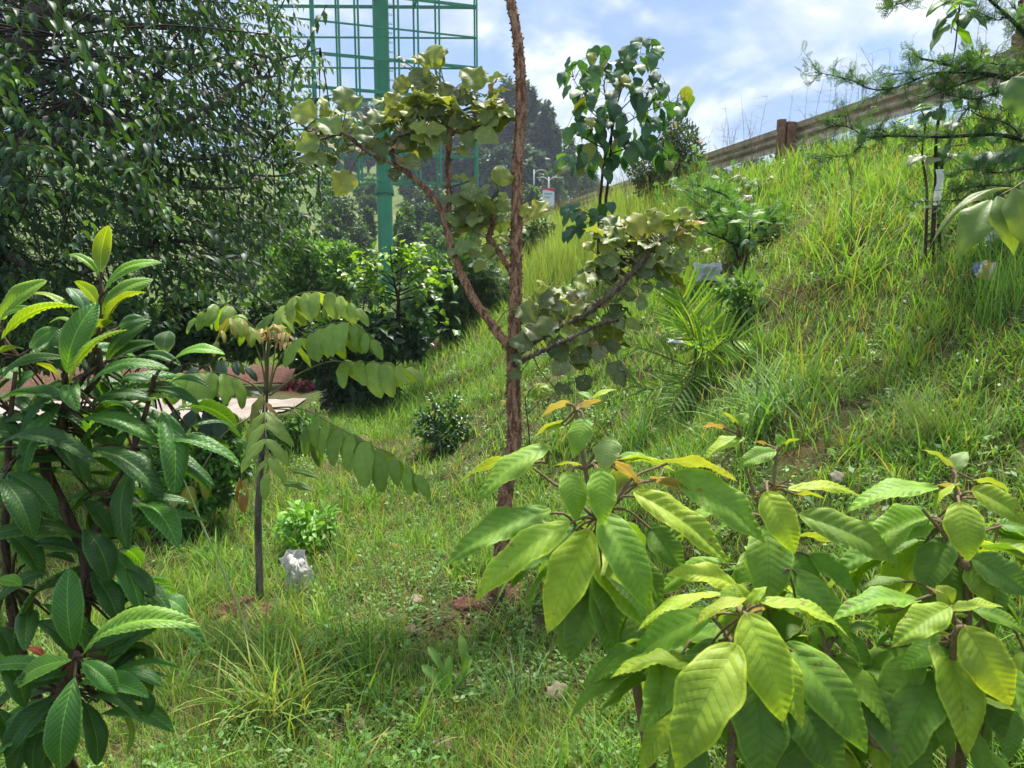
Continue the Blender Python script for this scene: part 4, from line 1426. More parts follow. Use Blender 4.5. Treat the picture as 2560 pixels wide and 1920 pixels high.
leaf_list('''
K 230 752 62 712 150 30 y
K 425 712 402 545 158 25 c
K 292 752 268 612 75 40 y
K 372 862 238 768 130 35 c -0.05
K 400 857 472 744 75 50 c
K 246 900 98 962 115 25 c -0.05
K 292 1032 112 1015 95 40 c -0.03
K 98 908 24 950 48 70 y
K 270 872 148 835 90 60 d 0.05
K 600 875 452 858 100 45 c -0.05
K 540 822 492 705 70 45 p
K 640 850 590 690 110 35 c
K 702 682 762 592 100 25 y
K 700 748 790 660 100 30 y 0.02
K 850 700 850 800 90 40 c
K 940 852 832 800 85 45 y -0.08
K 945 850 1070 818 92 45 y -0.08
K 752 940 695 960 55 60 t -0.08
K 752 940 812 955 55 60 t -0.08
K 765 1005 770 1062 62 30 t -0.08
K 792 1022 912 1078 100 30 c -0.05
K 742 1080 735 1168 90 15 d -0.03
K 450 1112 362 1258 140 20 y
K 985 432 990 276 152 30 y
K 1030 440 1072 302 75 45 y
K 962 405 884 342 75 40 y
K 900 410 836 365 62 60 y
K 800 400 735 352 30 80 t
K 800 430 765 410 40 80 t
K 965 545 826 460 128 20 d -0.02
K 832 565 732 502 100 30 y
K 965 560 920 430 100 45 c
K 1300 562 1160 438 150 35 y
K 1348 522 1462 488 66 55 y
K 1400 700 1512 742 78 45 y
K 1390 690 1318 660 52 75 t
K 1440 660 1400 630 40 75 t
K 1258 850 1408 915 115 25 c
K 1178 868 1245 952 85 30 c
K 1140 955 1216 1000 66 45 y
K 1120 560 1040 640 120 30 d
K 1040 660 960 740 120 30 d
K 1130 640 1240 610 110 30 d
K 1180 780 1080 800 100 40 d
K 1330 800 1400 740 100 30 c
K 1010 580 930 620 110 40 c
K 960 740 900 680 100 40 c
K 1360 600 1400 500 70 60 t
K 1340 700 1310 800 90 30 c
K 900 950 940 1040 80 35 c
K 600 1000 700 930 110 30 d
K 560 980 440 930 110 35 c
K 480 960 350 980 90 40 d
K 660 1000 640 1060 80 30 d
K 720 930 840 900 130 30 g -0.02
K 420 910 520 830 100 40 c
J 1620 462 1608 172 285 18 y
J 1212 662 1185 408 275 15 c -0.05
J 1302 692 1445 428 130 40 c -0.05
J 1122 722 818 642 165 35 c -0.03
J 1202 692 1005 558 155 35 c 0.02
J 1172 402 935 348 95 50 y
J 1182 412 1300 345 95 50 c
J 1582 512 1438 345 90 60 c
J 1620 560 1660 690 110 40 y
J 1042 1012 828 842 125 30 c
J 1132 962 980 762 190 25 d
J 1132 982 1312 822 130 40 c
J 1592 972 1705 858 118 30 c
J 1300 850 1480 820 170 30 c 0.05
J 1620 820 1740 640 190 25 c 0.05
J 1280 1120 1200 1010 110 40 d
J 1002 1400 1205 1225 160 35 c -0.05
J 1302 1305 1262 1138 80 35 y
J 1162 1388 1345 1430 120 40 c
J 1400 1300 1480 1490 170 25 y 0.03
J 960 1330 900 1460 140 40 p -0.03
J 1390 1522 1245 1655 140 30 y
J 1720 1420 1600 1290 130 40 c
J 1580 1160 1740 1240 130 40 y 0.06
K 1620 1402 1724 1288 105 25 y
K 1568 1392 1582 1298 60 45 y
E 672 1552 638 1368 165 25 y
E 812 1512 798 1362 155 25 y
E 960 1432 928 1338 125 25 y
E 742 1402 770 1340 90 50 y
E 542 1602 498 1458 125 30 y
E 480 1640 420 1560 110 30 y
E 932 1602 1012 1518 115 25 y
E 1052 1632 1142 1600 76 40 y
E 900 1552 1112 1420 56 75 t
E 832 1560 900 1480 100 35 c
E 700 1600 620 1560 120 30 d
E 780 1620 870 1600 110 40 c
E 620 1480 560 1410 90 40 y
E 880 1440 840 1400 90 40 y
E 960 1480 1000 1420 80 45 y
E 700 1520 730 1430 100 40 d 0.04
E 360 1620 310 1570 90 40 y
E 900 1640 960 1680 100 40 c
N 692 335 822 308 85 40 p
N 518 320 612 425 138 18 c -0.04
N 632 302 772 238 115 25 d
N 850 300 840 212 80 40 p
N 850 382 938 292 95 30 y -0.05
N 935 345 1032 298 55 50 p
N 648 525 542 448 105 30 p -0.05
N 692 508 658 378 125 25 c -0.05
N 690 500 760 420 90 40 p -0.05
N 592 575 438 540 118 25 d -0.06
N 828 602 672 600 138 25 g -0.05
N 830 602 882 488 95 35 y -0.06
N 818 672 726 762 115 25 p -0.05
N 840 645 988 640 115 30 d
N 1042 578 1000 682 85 30 p -0.05
N 1085 700 1192 842 118 30 d -0.05
N 1145 700 1232 800 50 60 p -0.05
N 1118 410 1190 470 75 40 p
N 1192 420 1290 470 76 35 y
N 1210 292 1210 198 88 25 c
N 1262 300 1338 310 98 22 c
N 938 768 918 885 105 25 d
N 735 850 862 880 66 30 d
N 545 680 445 648 70 30 d -0.05
N 522 752 438 782 66 30 d -0.05
N 1080 280 1010 330 80 40 t
N 930 350 1000 400 90 40 c
N 1050 420 1140 380 80 45 p
N 1000 540 950 580 70 50 t
N 1060 620 1130 610 60 60 t
N 1070 600 1160 560 90 30 d
N 760 380 700 300 80 40 c
N 880 240 960 230 110 35 d
N 940 180 860 160 110 35 y
N 1060 140 1150 60 110 30 d
N 1260 100 1400 60 130 25 d
N 1430 60 1590 60 110 30 c
N 1300 60 1380 -20 110 30 c
N 1390 200 1520 200 60 50 d
N 1300 220 1370 190 70 40 d
N 1150 30 1020 10 100 35 c
N 1080 60 990 20 90 40 c
''', ct, CO, dc, CT, roll0=25, kdown=0.15, nodes=cnodes, mb=mtp, pet=0.0028, jit=0.2, wk=1.08)
ext = []
for (reg, x0, y0, x1, y1, n) in (('K', 560, 640, 1000, 1000, 16), ('K', 840, 520, 1420, 880, 30), ('J', 1050, 750, 1750, 1100, 12), ('E', 430, 1440, 960, 1640, 22), ('N', 560, 260, 1120, 700, 20), ('N', 980, 0, 1500, 150, 18), ('K', 180, 700, 480, 980, 8)):
    for _ in range(n):
        a = rng.uniform(0, 6.28)
        c = PR(reg, rng.uniform(x0, x1), rng.uniform(y0, y1), dc + rng.uniform(-0.02, 0.30))
        nd = min(cnodes, key=lambda q: np.linalg.norm(q - c))
        ax = nrm(c - nd + rng.normal(size=3) * 0.05 + np.array([0, 0, 0.03]))
        sd = nrm(np.cross(ax, (rng.normal() * 0.3, rng.normal() * 0.3, 1)))
        up = np.cross(sd, ax)
        mtp.tube([nd, (nd + c) / 2 + up * 0.02, c], [0.003, 0.0026, 0.0022], 5, 3, cap=False)
        for k, an in enumerate((0, 70, -70)):
            dr = ax * math.cos(R(an)) + sd * math.sin(R(an))
            L = rng.uniform(0.075, 0.105)
            st = c + dr * (0.012 if k else 0.03)
            tone = CT[rng.choice(['c', 'd', 'g', 'c', 'y'])]
            place(CO[rng.integers(len(CO))], st, st + (dr + np.array([0, 0, -0.15])) * L, L * rng.uniform(0.85, 1.1), up + rng.normal(size=3) * 0.35, ct, 'leaf', np.array(tone) * rng.uniform(0.8, 1.2))
tag(mtp.build('leaf_stalks', M['stem_green'], ct), kind='stuff')

# ---- big leafy tree filling the upper left
def inside(poly, u, v):
    c = False
    j = len(poly) - 1
    for i in range(len(poly)):
        if (poly[i][1] > v) != (poly[j][1] > v) and u < (poly[j][0] - poly[i][0]) * (v - poly[i][1]) / (poly[j][1] - poly[i][1]) + poly[i][0]:
            c = not c
        j = i
    return c


TR = leaf_meshes('willowy_leaf', M['trema'], 4, pk=0.34, k=1.6, asp=0.38, nl=7, nw=2, fold=16, bulge=0.07, wave=0.05, drop=0.06)
TRT = leaf_arrays(pk=0.34, k=1.6, asp=0.38, nl=3, nw=1, fold=18, bulge=0.07, drop=0.06, tipw=0.03)
bt = Gp(-5.1, 6.6)
bigt = thing('leafy_tree', 'large dark green tree with drooping leafy sprays filling the upper left', 'tree', bt)
mt = MB()
mt.tube([bt - [0, 0, 0.3], bt + [0.15, 0, 1.2], P(-70, 380, 6.4), P(40, 160, 6.2), P(110, 20, 6.0), P(190, -200, 5.8)], [0.19, 0.16, 0.14, 0.11, 0.09, 0.06], 14, 6, jit=0.08)
mt.build('trunk', M['bark_grey'], bigt)
limbs = [([P(20, 140, 6.2), P(70, 38, 6.0), P(118, 22, 5.9), P(170, -8, 5.8), P(300, -60, 5.8)], [0.07, 0.06, 0.055, 0.05, 0.03]),
         ([P(-70, 380, 6.4), P(120, 330, 6.4), P(270, 308, 6.3), P(390, 312, 6.3), P(460, 299, 6.3), P(505, 280, 6.3), P(537, 264, 6.3), P(620, 200, 6.4), P(700, 190, 6.6)], [0.06, 0.05, 0.04, 0.036, 0.034, 0.032, 0.028, 0.016, 0.006]),
         ([P(-60, 400, 6.4), P(200, 330, 6.1), P(390, 376, 6.0), P(447, 393, 6.0), P(525, 397, 6.0), P(588, 386, 6.0), P(680, 400, 6.2)], [0.035, 0.025, 0.016, 0.015, 0.014, 0.012, 0.005]),
         ([P(265, 308, 6.2), P(218, 272, 5.2), P(187, 218, 5.0), P(167, 155, 4.9), P(150, 90, 4.8)], [0.03, 0.02, 0.016, 0.013, 0.008]),
         ([P(-50, 420, 6.4), P(180, 400, 6.6), P(420, 460, 6.7), P(590, 470, 6.8), P(626, 439, 6.8), P(680, 441, 6.8), P(731, 432, 6.8), P(790, 400, 7)], [0.045, 0.03, 0.02, 0.012, 0.011, 0.010, 0.008, 0.004]),
         ([P(-40, 500, 6.5), P(200, 500, 6.6), P(358, 536, 6.6), P(427, 560, 6.6), P(486, 556, 6.6), P(521, 544, 6.6), P(600, 580, 6.7)], [0.04, 0.025, 0.016, 0.014, 0.013, 0.011, 0.004]),
         ([P(110, 20, 6.0), P(300, 60, 6.4), P(521, 78, 6.7), P(602, 124, 6.8), P(680, 144, 6.9), P(735, 140, 7.0), P(800, 120, 7.1)], [0.05, 0.03, 0.02, 0.016, 0.013, 0.010, 0.004]),
         ([P(70, 200, 6.1), P(250, 130, 6.0), P(340, 180, 6.1), P(390, 200, 6.0)], [0.03, 0.022, 0.015, 0.008]),
         ([P(20, 640, 6.0), P(130, 690, 5.9), P(240, 672, 5.8), P(300, 640, 5.8), P(350, 620, 5.8), P(420, 600, 5.9)], [0.03, 0.022, 0.018, 0.014, 0.010, 0.006]),
         ([P(270, 300, 6.4), P(360, 240, 6.6), P(400, 180, 6.7), P(430, 120, 6.8)], [0.04, 0.032, 0.026, 0.018]),
         ([P(110, 20, 6.0), P(260, -120, 6.6), P(480, -200, 7.0), P(640, -120, 7.2), P(720, -20, 7.3)], [0.06, 0.045, 0.03, 0.018, 0.006])]
lpts = []
for pts, rad in limbs:
    m = MB()
    m.tube(pts, rad, 9, 6, jit=0.1)
    m.build('branch', M['bark_grey'], bigt)
    lpts.append(smooth_path(pts, rad, 6)[0])
lpts = np.concatenate(lpts)
poly = [(-480, -520), (700, -520), (770, -120), (790, 60), (768, 130), (850, 155), (858, 190), (822, 255), (760, 320), (800, 400), (880, 430), (850, 480), (792, 500), (880, 566), (860, 600), (760, 640), (715, 720), (640, 770), (500, 800), (300, 840), (-480, 900)]
B, X, NN, L, W_, C = [], [], [], [], [], []
mtw = MB()
TRC = [(0.034, 0.090, 0.034), (0.027, 0.072, 0.032), (0.050, 0.115, 0.038), (0.021, 0.056, 0.026)]
trunk_c = np.array([-4.6, 6.6, 2.6])
nt_ = 0
while nt_ < 2900:
    u, v = rng.uniform(-480, 890), rng.uniform(-520, 900)
    if not inside(poly, u, v):
        continue
    # thin where the photograph shows bright gaps
    if v < 300 and u > 120 and rng.random() < 0.48:
        continue
    if 380 < v < 760 and 250 < u < 720 and rng.random() < 0.25:
        continue
    near = u < 480 and 80 < v < 560 and rng.random() < 0.22
    d = rng.uniform(3.9, 5.0) if near else rng.uniform(5.2, 8.6)
    if u > 700:
        d = rng.uniform(6.2, 8.6)
    e = P(u, v, d)
    out = nrm(np.array([e[0] + 4.9 + rng.normal() * 0.4, (e[1] - 6.6) * 0.6 + rng.normal() * 0.5, rng.normal() * 0.25]))
    if rng.random() < 0.5:
        out = nrm(out + rng.normal(size=3) * 0.9)
    ln = rng.uniform(0.45, 1.0)
    dr = rng.uniform(0.4, 1.1)
    ns = int(ln / 0.042)
    ts = np.linspace(0, 1, ns)
    pts = e[None] - out[None] * (ln * (1 - ts))[:, None] + np.array([0, 0, 1.0])[None] * (dr * ln * 0.5 * (1 - ts ** 2))[:, None]
    if fbm(np.array([e[0] * 1.5 + e[2] * 0.8 + 3]), np.array([e[2] * 2.0 + e[1] * 0.7]), 2)[0] < 0.50 and rng.random() < 0.72:
        continue
    nt_ += 1
    mtw.tube(pts[[0, ns // 2, ns - 1]], [0.0045, 0.003, 0.0012], 4, 3, cap=False)
    if rng.random() < 0.35:
        q = lpts[np.argmin(((lpts - pts[0]) ** 2).sum(1))]
        if np.linalg.norm(q - pts[0]) < 1.6:
            mtw.tube([q, (q + pts[0]) / 2 + [0, 0, 0.06], pts[0]], [0.008, 0.006, 0.0045], 4, 3, cap=False)
    yng = rng.random() < 0.10
    for i in range(1, ns):
        tg = nrm(pts[i] - pts[i - 1])
        sd = nrm(np.cross(tg, [0, 0, 1]))
        s = 1 if i % 2 else -1
        x = nrm(tg * 0.45 + sd * s * 0.62 + np.array([0, 0, -rng.uniform(0.25, 1.05)]) + rng.normal(size=3) * 0.2)
        n = nrm(np.cross(sd * s, tg) * 0.4 + np.array([0, 0, 0.9]) + sd * s * 0.5 + rng.normal(size=3) * 0.25)
        if n[2] < 0:
            n = -n
        l = rng.uniform(0.075, 0.115) * (1 - 0.45 * max(0, ts[i] - 0.75) / 0.25)
        B.append(pts[i]); X.append(x); NN.append(n); L.append(l); W_.append(l * rng.uniform(0.32, 0.42))
        c = np.array(TRC[rng.integers(4)]) * rng.uniform(0.8, 1.25)
        if ts[i] > 0.82 or yng:
            c = np.array((0.075, 0.165, 0.035)) * rng.uniform(0.8, 1.2)
        C.append(c)
B, X, NN, L, W_, C = map(np.array, (B, X, NN, L, W_, C))
rel = B - CAM
dep = rel @ FWD
uu = 1280 + FPX * rel[:, 0] / dep
vv = 960 - FPX * (rel @ UPV) / dep
infr = (uu > 0) & (uu < 2560) & (vv > 0) & (vv < 1000)
order = np.argsort(np.where(infr, dep, 99))[:300]
scatter_placed(TR, order, B, X, NN, L, W_, C, bigt)
rest = np.setdiff1d(np.arange(len(B)), order)
tag(obj('leaves', scatter('leaves', TRT, B[rest], X[rest], NN[rest], L[rest], W_[rest], C[rest], M['trema_attr']), bigt), kind='stuff')
tag(mtw.build('twigs', M['bark_dark'], bigt), kind='stuff')

# ---- pinnate sapling
LF = leaf_meshes('leaflet', M['leaflet'], 6, pk=0.42, k=1.0, asp=0.48, nl=10, nw=3, fold=12, bulge=0.06, wave=0.10, curl=0.3, drop=0.08)
pb_ = hit(650, 1512)
dp = float(np.dot(pb_ - CAM, FWD))
ps = thing('pinnate_sapling', 'young sapling with long stalks of drooping light green leaflets, left of centre', 'sapling', pb_)
Mx = lambda x, y, dd=0.0: PR('M', x, y, dp + dd)
mt = MB()
mt.tube([pb_ - [0, 0, 0.1], P(648, 1420, dp), P(645, 1300, dp), P(650, 1200, dp), P(658, 1080, dp), P(664, 1000, dp), P(668, 900, dp), P(672, 840, dp)], [0.0195, 0.0175, 0.017, 0.0155, 0.014, 0.012, 0.009, 0.005], 10, 5, jit=0.12)
mt.build('trunk', M['bark_grey'], ps)
PC = {'g': (0.150, 0.245, 0.040), 'l': (0.190, 0.275, 0.055), 'y': (0.19, 0.19, 0.04), 'd': (0.10, 0.18, 0.035), 't': (0.32, 0.24, 0.12), 'o': (0.22, 0.12, 0.03)}


def frond(parent, pts, rad, start, pairs, ll, tone, hang=0.9, wl=0.46, side=0.55, stalk='stem_green', spread=None, jit=0.12, meshes=None, tones=PC, term=True):
    p, r = smooth_path(pts, rad, 8)
    m = MB()
    m.add(*tube(p, r, 6, 1))
    fo = m.build('frond', M[stalk], parent)
    seg = np.concatenate([[0], np.cumsum(np.linalg.norm(np.diff(p, axis=0), axis=1))])
    for k in range(pairs):
        s = seg[-1] * (start + (1 - start) * (k + 0.3) / pairs)
        c = np.array([np.interp(s, seg, p[:, i]) for i in range(3)])
        i = min(int(np.searchsorted(seg, s)), len(p) - 1)
        tg = nrm(p[i] - p[max(i - 1, 0)])
        sd = nrm(np.cross(tg, [0, 0, 1])) if spread is None else nrm(np.cross(tg, spread))
        for sg_ in (1, -1):
            f = k / max(pairs - 1, 1)
            l = ll * (0.8 + 0.5 * math.sin(math.pi * (0.15 + 0.75 * f))) * rng.uniform(0.85, 1.15) * (0.85 if f > 0.85 else 1)
            x = nrm(tg * (0.30 + 0.25 * f) + sd * sg_ * side + np.array([0, 0, -hang]) + rng.normal(size=3) * jit)
            n = nrm(np.array([0, 0, 1.0]) * (0.4 if spread is None else 0.2) + sd * sg_ * hang * 0.9 + rng.normal(size=3) * 0.12 + (0 if spread is None else np.asarray(spread) * 1.2))
            if spread is None and n[1] > 0 and rng.random() < 0.55:
                n = n * np.array([1, -0.6, 1])
            place((meshes or LF)[rng.integers(len(meshes or LF))], c, c + x * l, l * wl * rng.uniform(0.9, 1.1), n, fo, 'leaflet', np.array(tones[tone]) * rng.uniform(0.82, 1.18))
    if term:
        tg = nrm(p[-1] - p[-3])
        x = nrm(tg + np.array([0, 0, -hang * 0.6]))
        n = nrm(np.array([0, -0.5, 1]))
        place((meshes or LF)[0], p[-1], p[-1] + x * ll * 0.8, ll * wl * 0.8, n, fo, 'leaflet', np.array(tones[tone]))
    return fo


rk = [0.0052, 0.0042, 0.0034, 0.0028, 0.0022, 0.0018, 0.0014]
frond(ps, [Mx(530, 980), Mx(500, 800, -.02), Mx(455, 660, -.05), Mx(420, 560, -.1), Mx(340, 440, -.15), Mx(200, 415, -.2), Mx(75, 500, -.22)], rk, 0.50, 5, 0.105, 'g', 0.95)
frond(ps, [Mx(530, 980), Mx(520, 760, -.1), Mx(480, 620, -.25), Mx(390, 510, -.35), Mx(310, 500, -.42), Mx(250, 580, -.46), Mx(215, 650, -.48)], rk, 0.58, 4, 0.085, 'y', 0.95)
frond(ps, [Mx(540, 980), Mx(575, 800, .05), Mx(605, 560, .1), Mx(650, 410, .05), Mx(770, 340, 0), Mx(960, 345, -.05), Mx(1110, 440, -.08)], rk, 0.42, 8, 0.128, 'l', 0.95)
frond(ps, [Mx(545, 980), Mx(600, 800, -.1), Mx(690, 670, -.2), Mx(830, 590, -.28), Mx(960, 535, -.34), Mx(1090, 540, -.38), Mx(1205, 640, -.4)], rk, 0.40, 8, 0.125, 'g', 0.95)
frond(ps, [Mx(550, 1000), Mx(640, 935, -.05), Mx(740, 860, -.1), Mx(920, 785, -.18), Mx(1080, 785, -.25), Mx(1260, 790, -.3), Mx(1430, 822, -.34)], rk, 0.58, 5, 0.125, 'l', 0.75)
frond(ps, [Mx(560, 1080), Mx(680, 1075, -.1), Mx(800, 1100, -.2), Mx(950, 1180, -.3), Mx(1130, 1285, -.4), Mx(1330, 1385, -.46), Mx(1490, 1510, -.5)], rk, 0.36, 8, 0.142, 'g', 1.0)
frond(ps, [Mx(520, 990), Mx(520, 1060, -.2), Mx(522, 1180, -.35), Mx(530, 1300, -.42), Mx(540, 1420, -.46), Mx(530, 1500, -.48)], [0.003, 0.0026, 0.0022, 0.002, 0.0017, 0.0014], 0.42, 4, 0.140, 'l', 0.75, side=0.9, spread=(0, -0.75, 0.55), wl=0.36)
frond(ps, [Mx(500, 985), Mx(440, 930, -.05), Mx(370, 895, -.12), Mx(250, 856, -.2), Mx(120, 848, -.26), Mx(-20, 862, -.3), Mx(-130, 930, -.32)], rk, 0.32, 6, 0.14, 'g', 1.0)
frond(ps, [Mx(500, 1060), Mx(420, 1140, -.1), Mx(260, 1245, -.22), Mx(160, 1400, -.3), Mx(60, 1560, -.36), Mx(-30, 1640, -.4)], rk[:6], 0.72, 2, 0.115, 'y', 1.0)
frond(ps, [Mx(500, 1080), Mx(450, 1230, -.12), Mx(400, 1370, -.2), Mx(368, 1550, -.26), Mx(375, 1640, -.28)], [0.003, 0.0026, 0.0022, 0.0018, 0.0014], 0.80, 1, 0.10, 'o', 1.1)
frond(ps, [Mx(570, 1085), Mx(690, 1095, -.05), Mx(760, 1150, -.08), Mx(825, 1245, -.1), Mx(850, 1330, -.1)], [0.004, 0.0034, 0.0026, 0.002, 0.0014], 0.62, 2, 0.125, 'd', 1.1)
frond(ps, [Mx(525, 960), Mx(528, 760, .1), Mx(540, 640, .2), Mx(640, 500, .3), Mx(560, 480, .4), Mx(470, 560, .45)], [0.003, 0.0026, 0.002, 0.0018, 0.0014, 0.001], 0.55, 4, 0.12, 'd', 0.9)
for (x, y, dx, dy) in ((545, 640, -60, -70), (560, 640, 20, -100), (570, 650, 90, -60), (555, 660, 120, -10), (540, 650, -20, -60)):
    frond(ps, [Mx(540, 900), Mx(545, 740, -.03), Mx(x, y, -.05), Mx(x + dx * .6, y + dy, -.08), Mx(x + dx * 1.2, y + dy * .55, -.1)], [0.003, 0.0024, 0.0018, 0.0014, 0.001], 0.72, 4, 0.050, 't', 0.5, wl=0.30)
for (x0, y0, x1, y1, w_, tn) in ((505, 1000, 425, 1185, 70, 'y'), (530, 1045, 605, 1180, 45, 'o'), (500, 1150, 395, 1290, 60, 'y'), (480, 1020, 470, 1170, 40, 'd'), (1120, 1500 - 240, 1190, 1290, 50, 'y'), (640, 1560, 830, 1600, 60, 'd'), (690, 1480, 870, 1520, 50, 'd')):
    b, t_ = Mx(x0, y0, -.2), Mx(x1, y1, -.24)
    place(LF[1], b, t_, w_ / 2.572 * dp / FPX, facing(b, t_, 40), ps, 'leaf', PC[tn])

# ---- broad leaved sapling on the slope, upper middle
BR = leaf_meshes('broad_leaf', M['broad'], 5, pk=0.37, k=1.5, asp=0.66, nl=10, nw=3, fold=14, bulge=0.045, wave=0.10, curl=0.12, drop=0.12, cord=0.05)
be = hit(1497, 640)
de = 9.6
Ex = lambda x, y, dd=0.0: PR('E', x, y, de + dd)
ebase = Ex(405, 1500)
ebase[2] = float(G(ebase[0], ebase[1]))
bs = thing('broadleaf_sapling', 'twin stemmed sapling with broad drooping blue green leaves against the sky', 'sapling', ebase)
mt = MB()
ebr = [[ebase - [0, 0, .1], Ex(410, 1400), Ex(425, 1200), Ex(440, 1050), Ex(470, 950), Ex(500, 820), Ex(520, 700), Ex(560, 560), Ex(610, 450), Ex(660, 340), Ex(710, 260)],
       [ebase + [0.08, 0, -.1], Ex(450, 1360), Ex(465, 1200), Ex(478, 1050), Ex(490, 900), Ex(480, 760), Ex(440, 560), Ex(470, 440), Ex(440, 340)],
       [Ex(480, 800), Ex(380, 720, -.1), Ex(300, 620, -.2), Ex(240, 500, -.2)], [Ex(460, 780), Ex(400, 760), Ex(330, 700), Ex(270, 660)],
       [Ex(500, 880), Ex(600, 790, -.1), Ex(720, 720, -.2), Ex(850, 680, -.2), Ex(960, 640, -.2)], [Ex(520, 740), Ex(640, 620, .1), Ex(740, 500, .1)],
       [Ex(470, 980), Ex(380, 930, -.1), Ex(280, 880, -.2), Ex(200, 830, -.2)], [Ex(470, 1000), Ex(600, 960, -.1), Ex(760, 940, -.1), Ex(880, 1020, -.1)], [Ex(450, 1060), Ex(330, 1040, .1), Ex(190, 1050, .1)]]
erad = [[.022, .02, .018, .017, .016, .014, .012, .010, .008, .006, .004], [.02, .018, .017, .016, .014, .012, .009, .006, .004]]
for i, q in enumerate(ebr):
    r_ = erad[i] if i < 2 else np.linspace(0.009, 0.003, len(q))
    m = MB()
    m.tube(q, r_, 7, 4)
    m.build('stem' if i < 2 else 'branch', M['bark_dark'], bs)
epath = np.concatenate([smooth_path(q, 1, 6)[0][(20 if i < 2 else 6):] for i, q in enumerate(ebr)])
epoly = [(390, 320), (450, 330), (560, 330), (640, 260), (760, 250), (800, 330), (740, 420), (830, 480), (830, 570), (960, 600), (1040, 630), (1050, 690), (960, 740), (850, 760), (780, 880), (900, 990), (900, 1080), (800, 1080), (700, 980), (560, 1060), (460, 1130), (340, 1160), (260, 1140), (140, 1080), (130, 1040), (200, 980), (190, 850), (150, 860), (230, 800), (300, 740), (230, 680), (210, 600), (160, 530), (170, 430), (240, 370)]
BC = [(0.040, 0.098, 0.048), (0.032, 0.082, 0.042), (0.055, 0.118, 0.046)]
mtp = MB()
k = 0
while k < 250:
    x, y = rng.uniform(110, 1080), rng.uniform(230, 1190)
    if not inside(epoly, x, y):
        continue
    k += 1
    b = Ex(x, y, rng.uniform(-0.55, 0.45))
    q = epath[np.argmin(((epath - b) ** 2).sum(1) + rng.random(len(epath)) * 0.03)]
    o_ = nrm((b - q) * np.array([1, 1, 0.3]) + rng.normal(size=3) * 0.18)
    L = rng.uniform(0.17, 0.26)
    xx = nrm(o_ * 0.75 + np.array([0, 0, -rng.uniform(0.5, 1.3)]))
    n = nrm(o_ + np.array([0, -0.25, 0.75]) + rng.normal(size=3) * 0.3)
    b2_ = b - xx * L * 0.35
    mtp.tube([q, (q + b2_) / 2 + [0, 0, 0.04], b2_], [0.003, 0.0022, 0.0016], 4, 3, cap=False)
    yl = rng.random() < 0.08
    place(BR[k % 5], b2_, b2_ + xx * L, L * rng.uniform(0.6, 0.75), n, bs, 'leaf', (0.16, 0.17, 0.03) if yl else np.array(BC[k % 3]) * rng.uniform(0.8, 1.2))
for _ in range(20):
    x, y = rng.uniform(190, 480), rng.uniform(1300, 1490)
    b = Ex(x, y, rng.uniform(-0.7, -0.1))
    q = Ex(420, 1420, -0.2)
    o_ = nrm((b - q) * [1, 1, 0.3] + rng.normal(size=3) * 0.1)
    xx = nrm(o_ * 0.7 + [0, 0, -0.8])
    mtp.tube([q, (q + b) / 2, b], [0.003, 0.0025, 0.002], 4, 3, cap=False)
    place(BR[_ % 5], b, b + xx * 0.2, 0.135, nrm(o_ + np.array([0, -0.3, 0.8])), bs, 'leaf', np.array(BC[_ % 3]))
tag(mtp.build('leaf_stalks', M['bark_dark'], bs), kind='stuff')

# ---- dark small leaved shrub beside it
db = hit(1660, 519)
dd_ = float(np.dot(db - CAM, FWD))
dsb = thing('dark_shrub', 'dark upright shrub with small leathery leaves and pinkish tips before the rail', 'shrub', db)
Dx = lambda x, y, dd=0.0: PR('E', x, y, dd_ + dd)
blobs = []
for (x, y, r) in ((880, 860, 80), (930, 780, 50), (960, 900, 90), (860, 960, 90), (1000, 980, 90), (880, 1060, 110), (980, 1080, 80), (720, 1110, 110), (800, 1180, 120), (700, 1200, 70), (760, 1270, 60), (1050, 1060, 60), (640, 1120, 50)):
    rr = r / 2.592 * dd_ / FPX
    blobs.append([*Dx(x, y, rng.uniform(-0.3, 0.3)), rr, rr, rr * 1.1])
n = 3600
p, dn, bi = clumpy_points(n, blobs, 0.2)
Xd = nrm(dn * 0.5 + rng.normal(size=(n, 3)) * 0.6 + [0, 0, 0.5])
c = palette([(0.035, 0.062, 0.036), (0.026, 0.048, 0.030), (0.055, 0.085, 0.045)], n)
pk_ = (rng.random(n) < 0.035)
c[pk_] = palette([(0.25, 0.12, 0.08), (0.22, 0.15, 0.07)], pk_.sum())
Ld = rng.uniform(0.05, 0.11, n)
obj('crown', scatter('crown', LT6, p, Xd, nrm(rng.normal(size=(n, 3)) + [0, 0, 0.8]), Ld, Ld * 0.36, c, M['foliage']), dsb)
mt = MB()
for (x1, y1, x2, y2) in ((850, 1180, 900, 880), (880, 1170, 980, 960), (800, 1240, 700, 1130)):
    mt.tube([db - [0, 0, .1], Dx(830, 1280), Dx(x1, y1), Dx(x2, y2)], [0.03, 0.026, 0.018, 0.006], 7, 4)
mt.build('stem', M['bark_dark'], dsb)

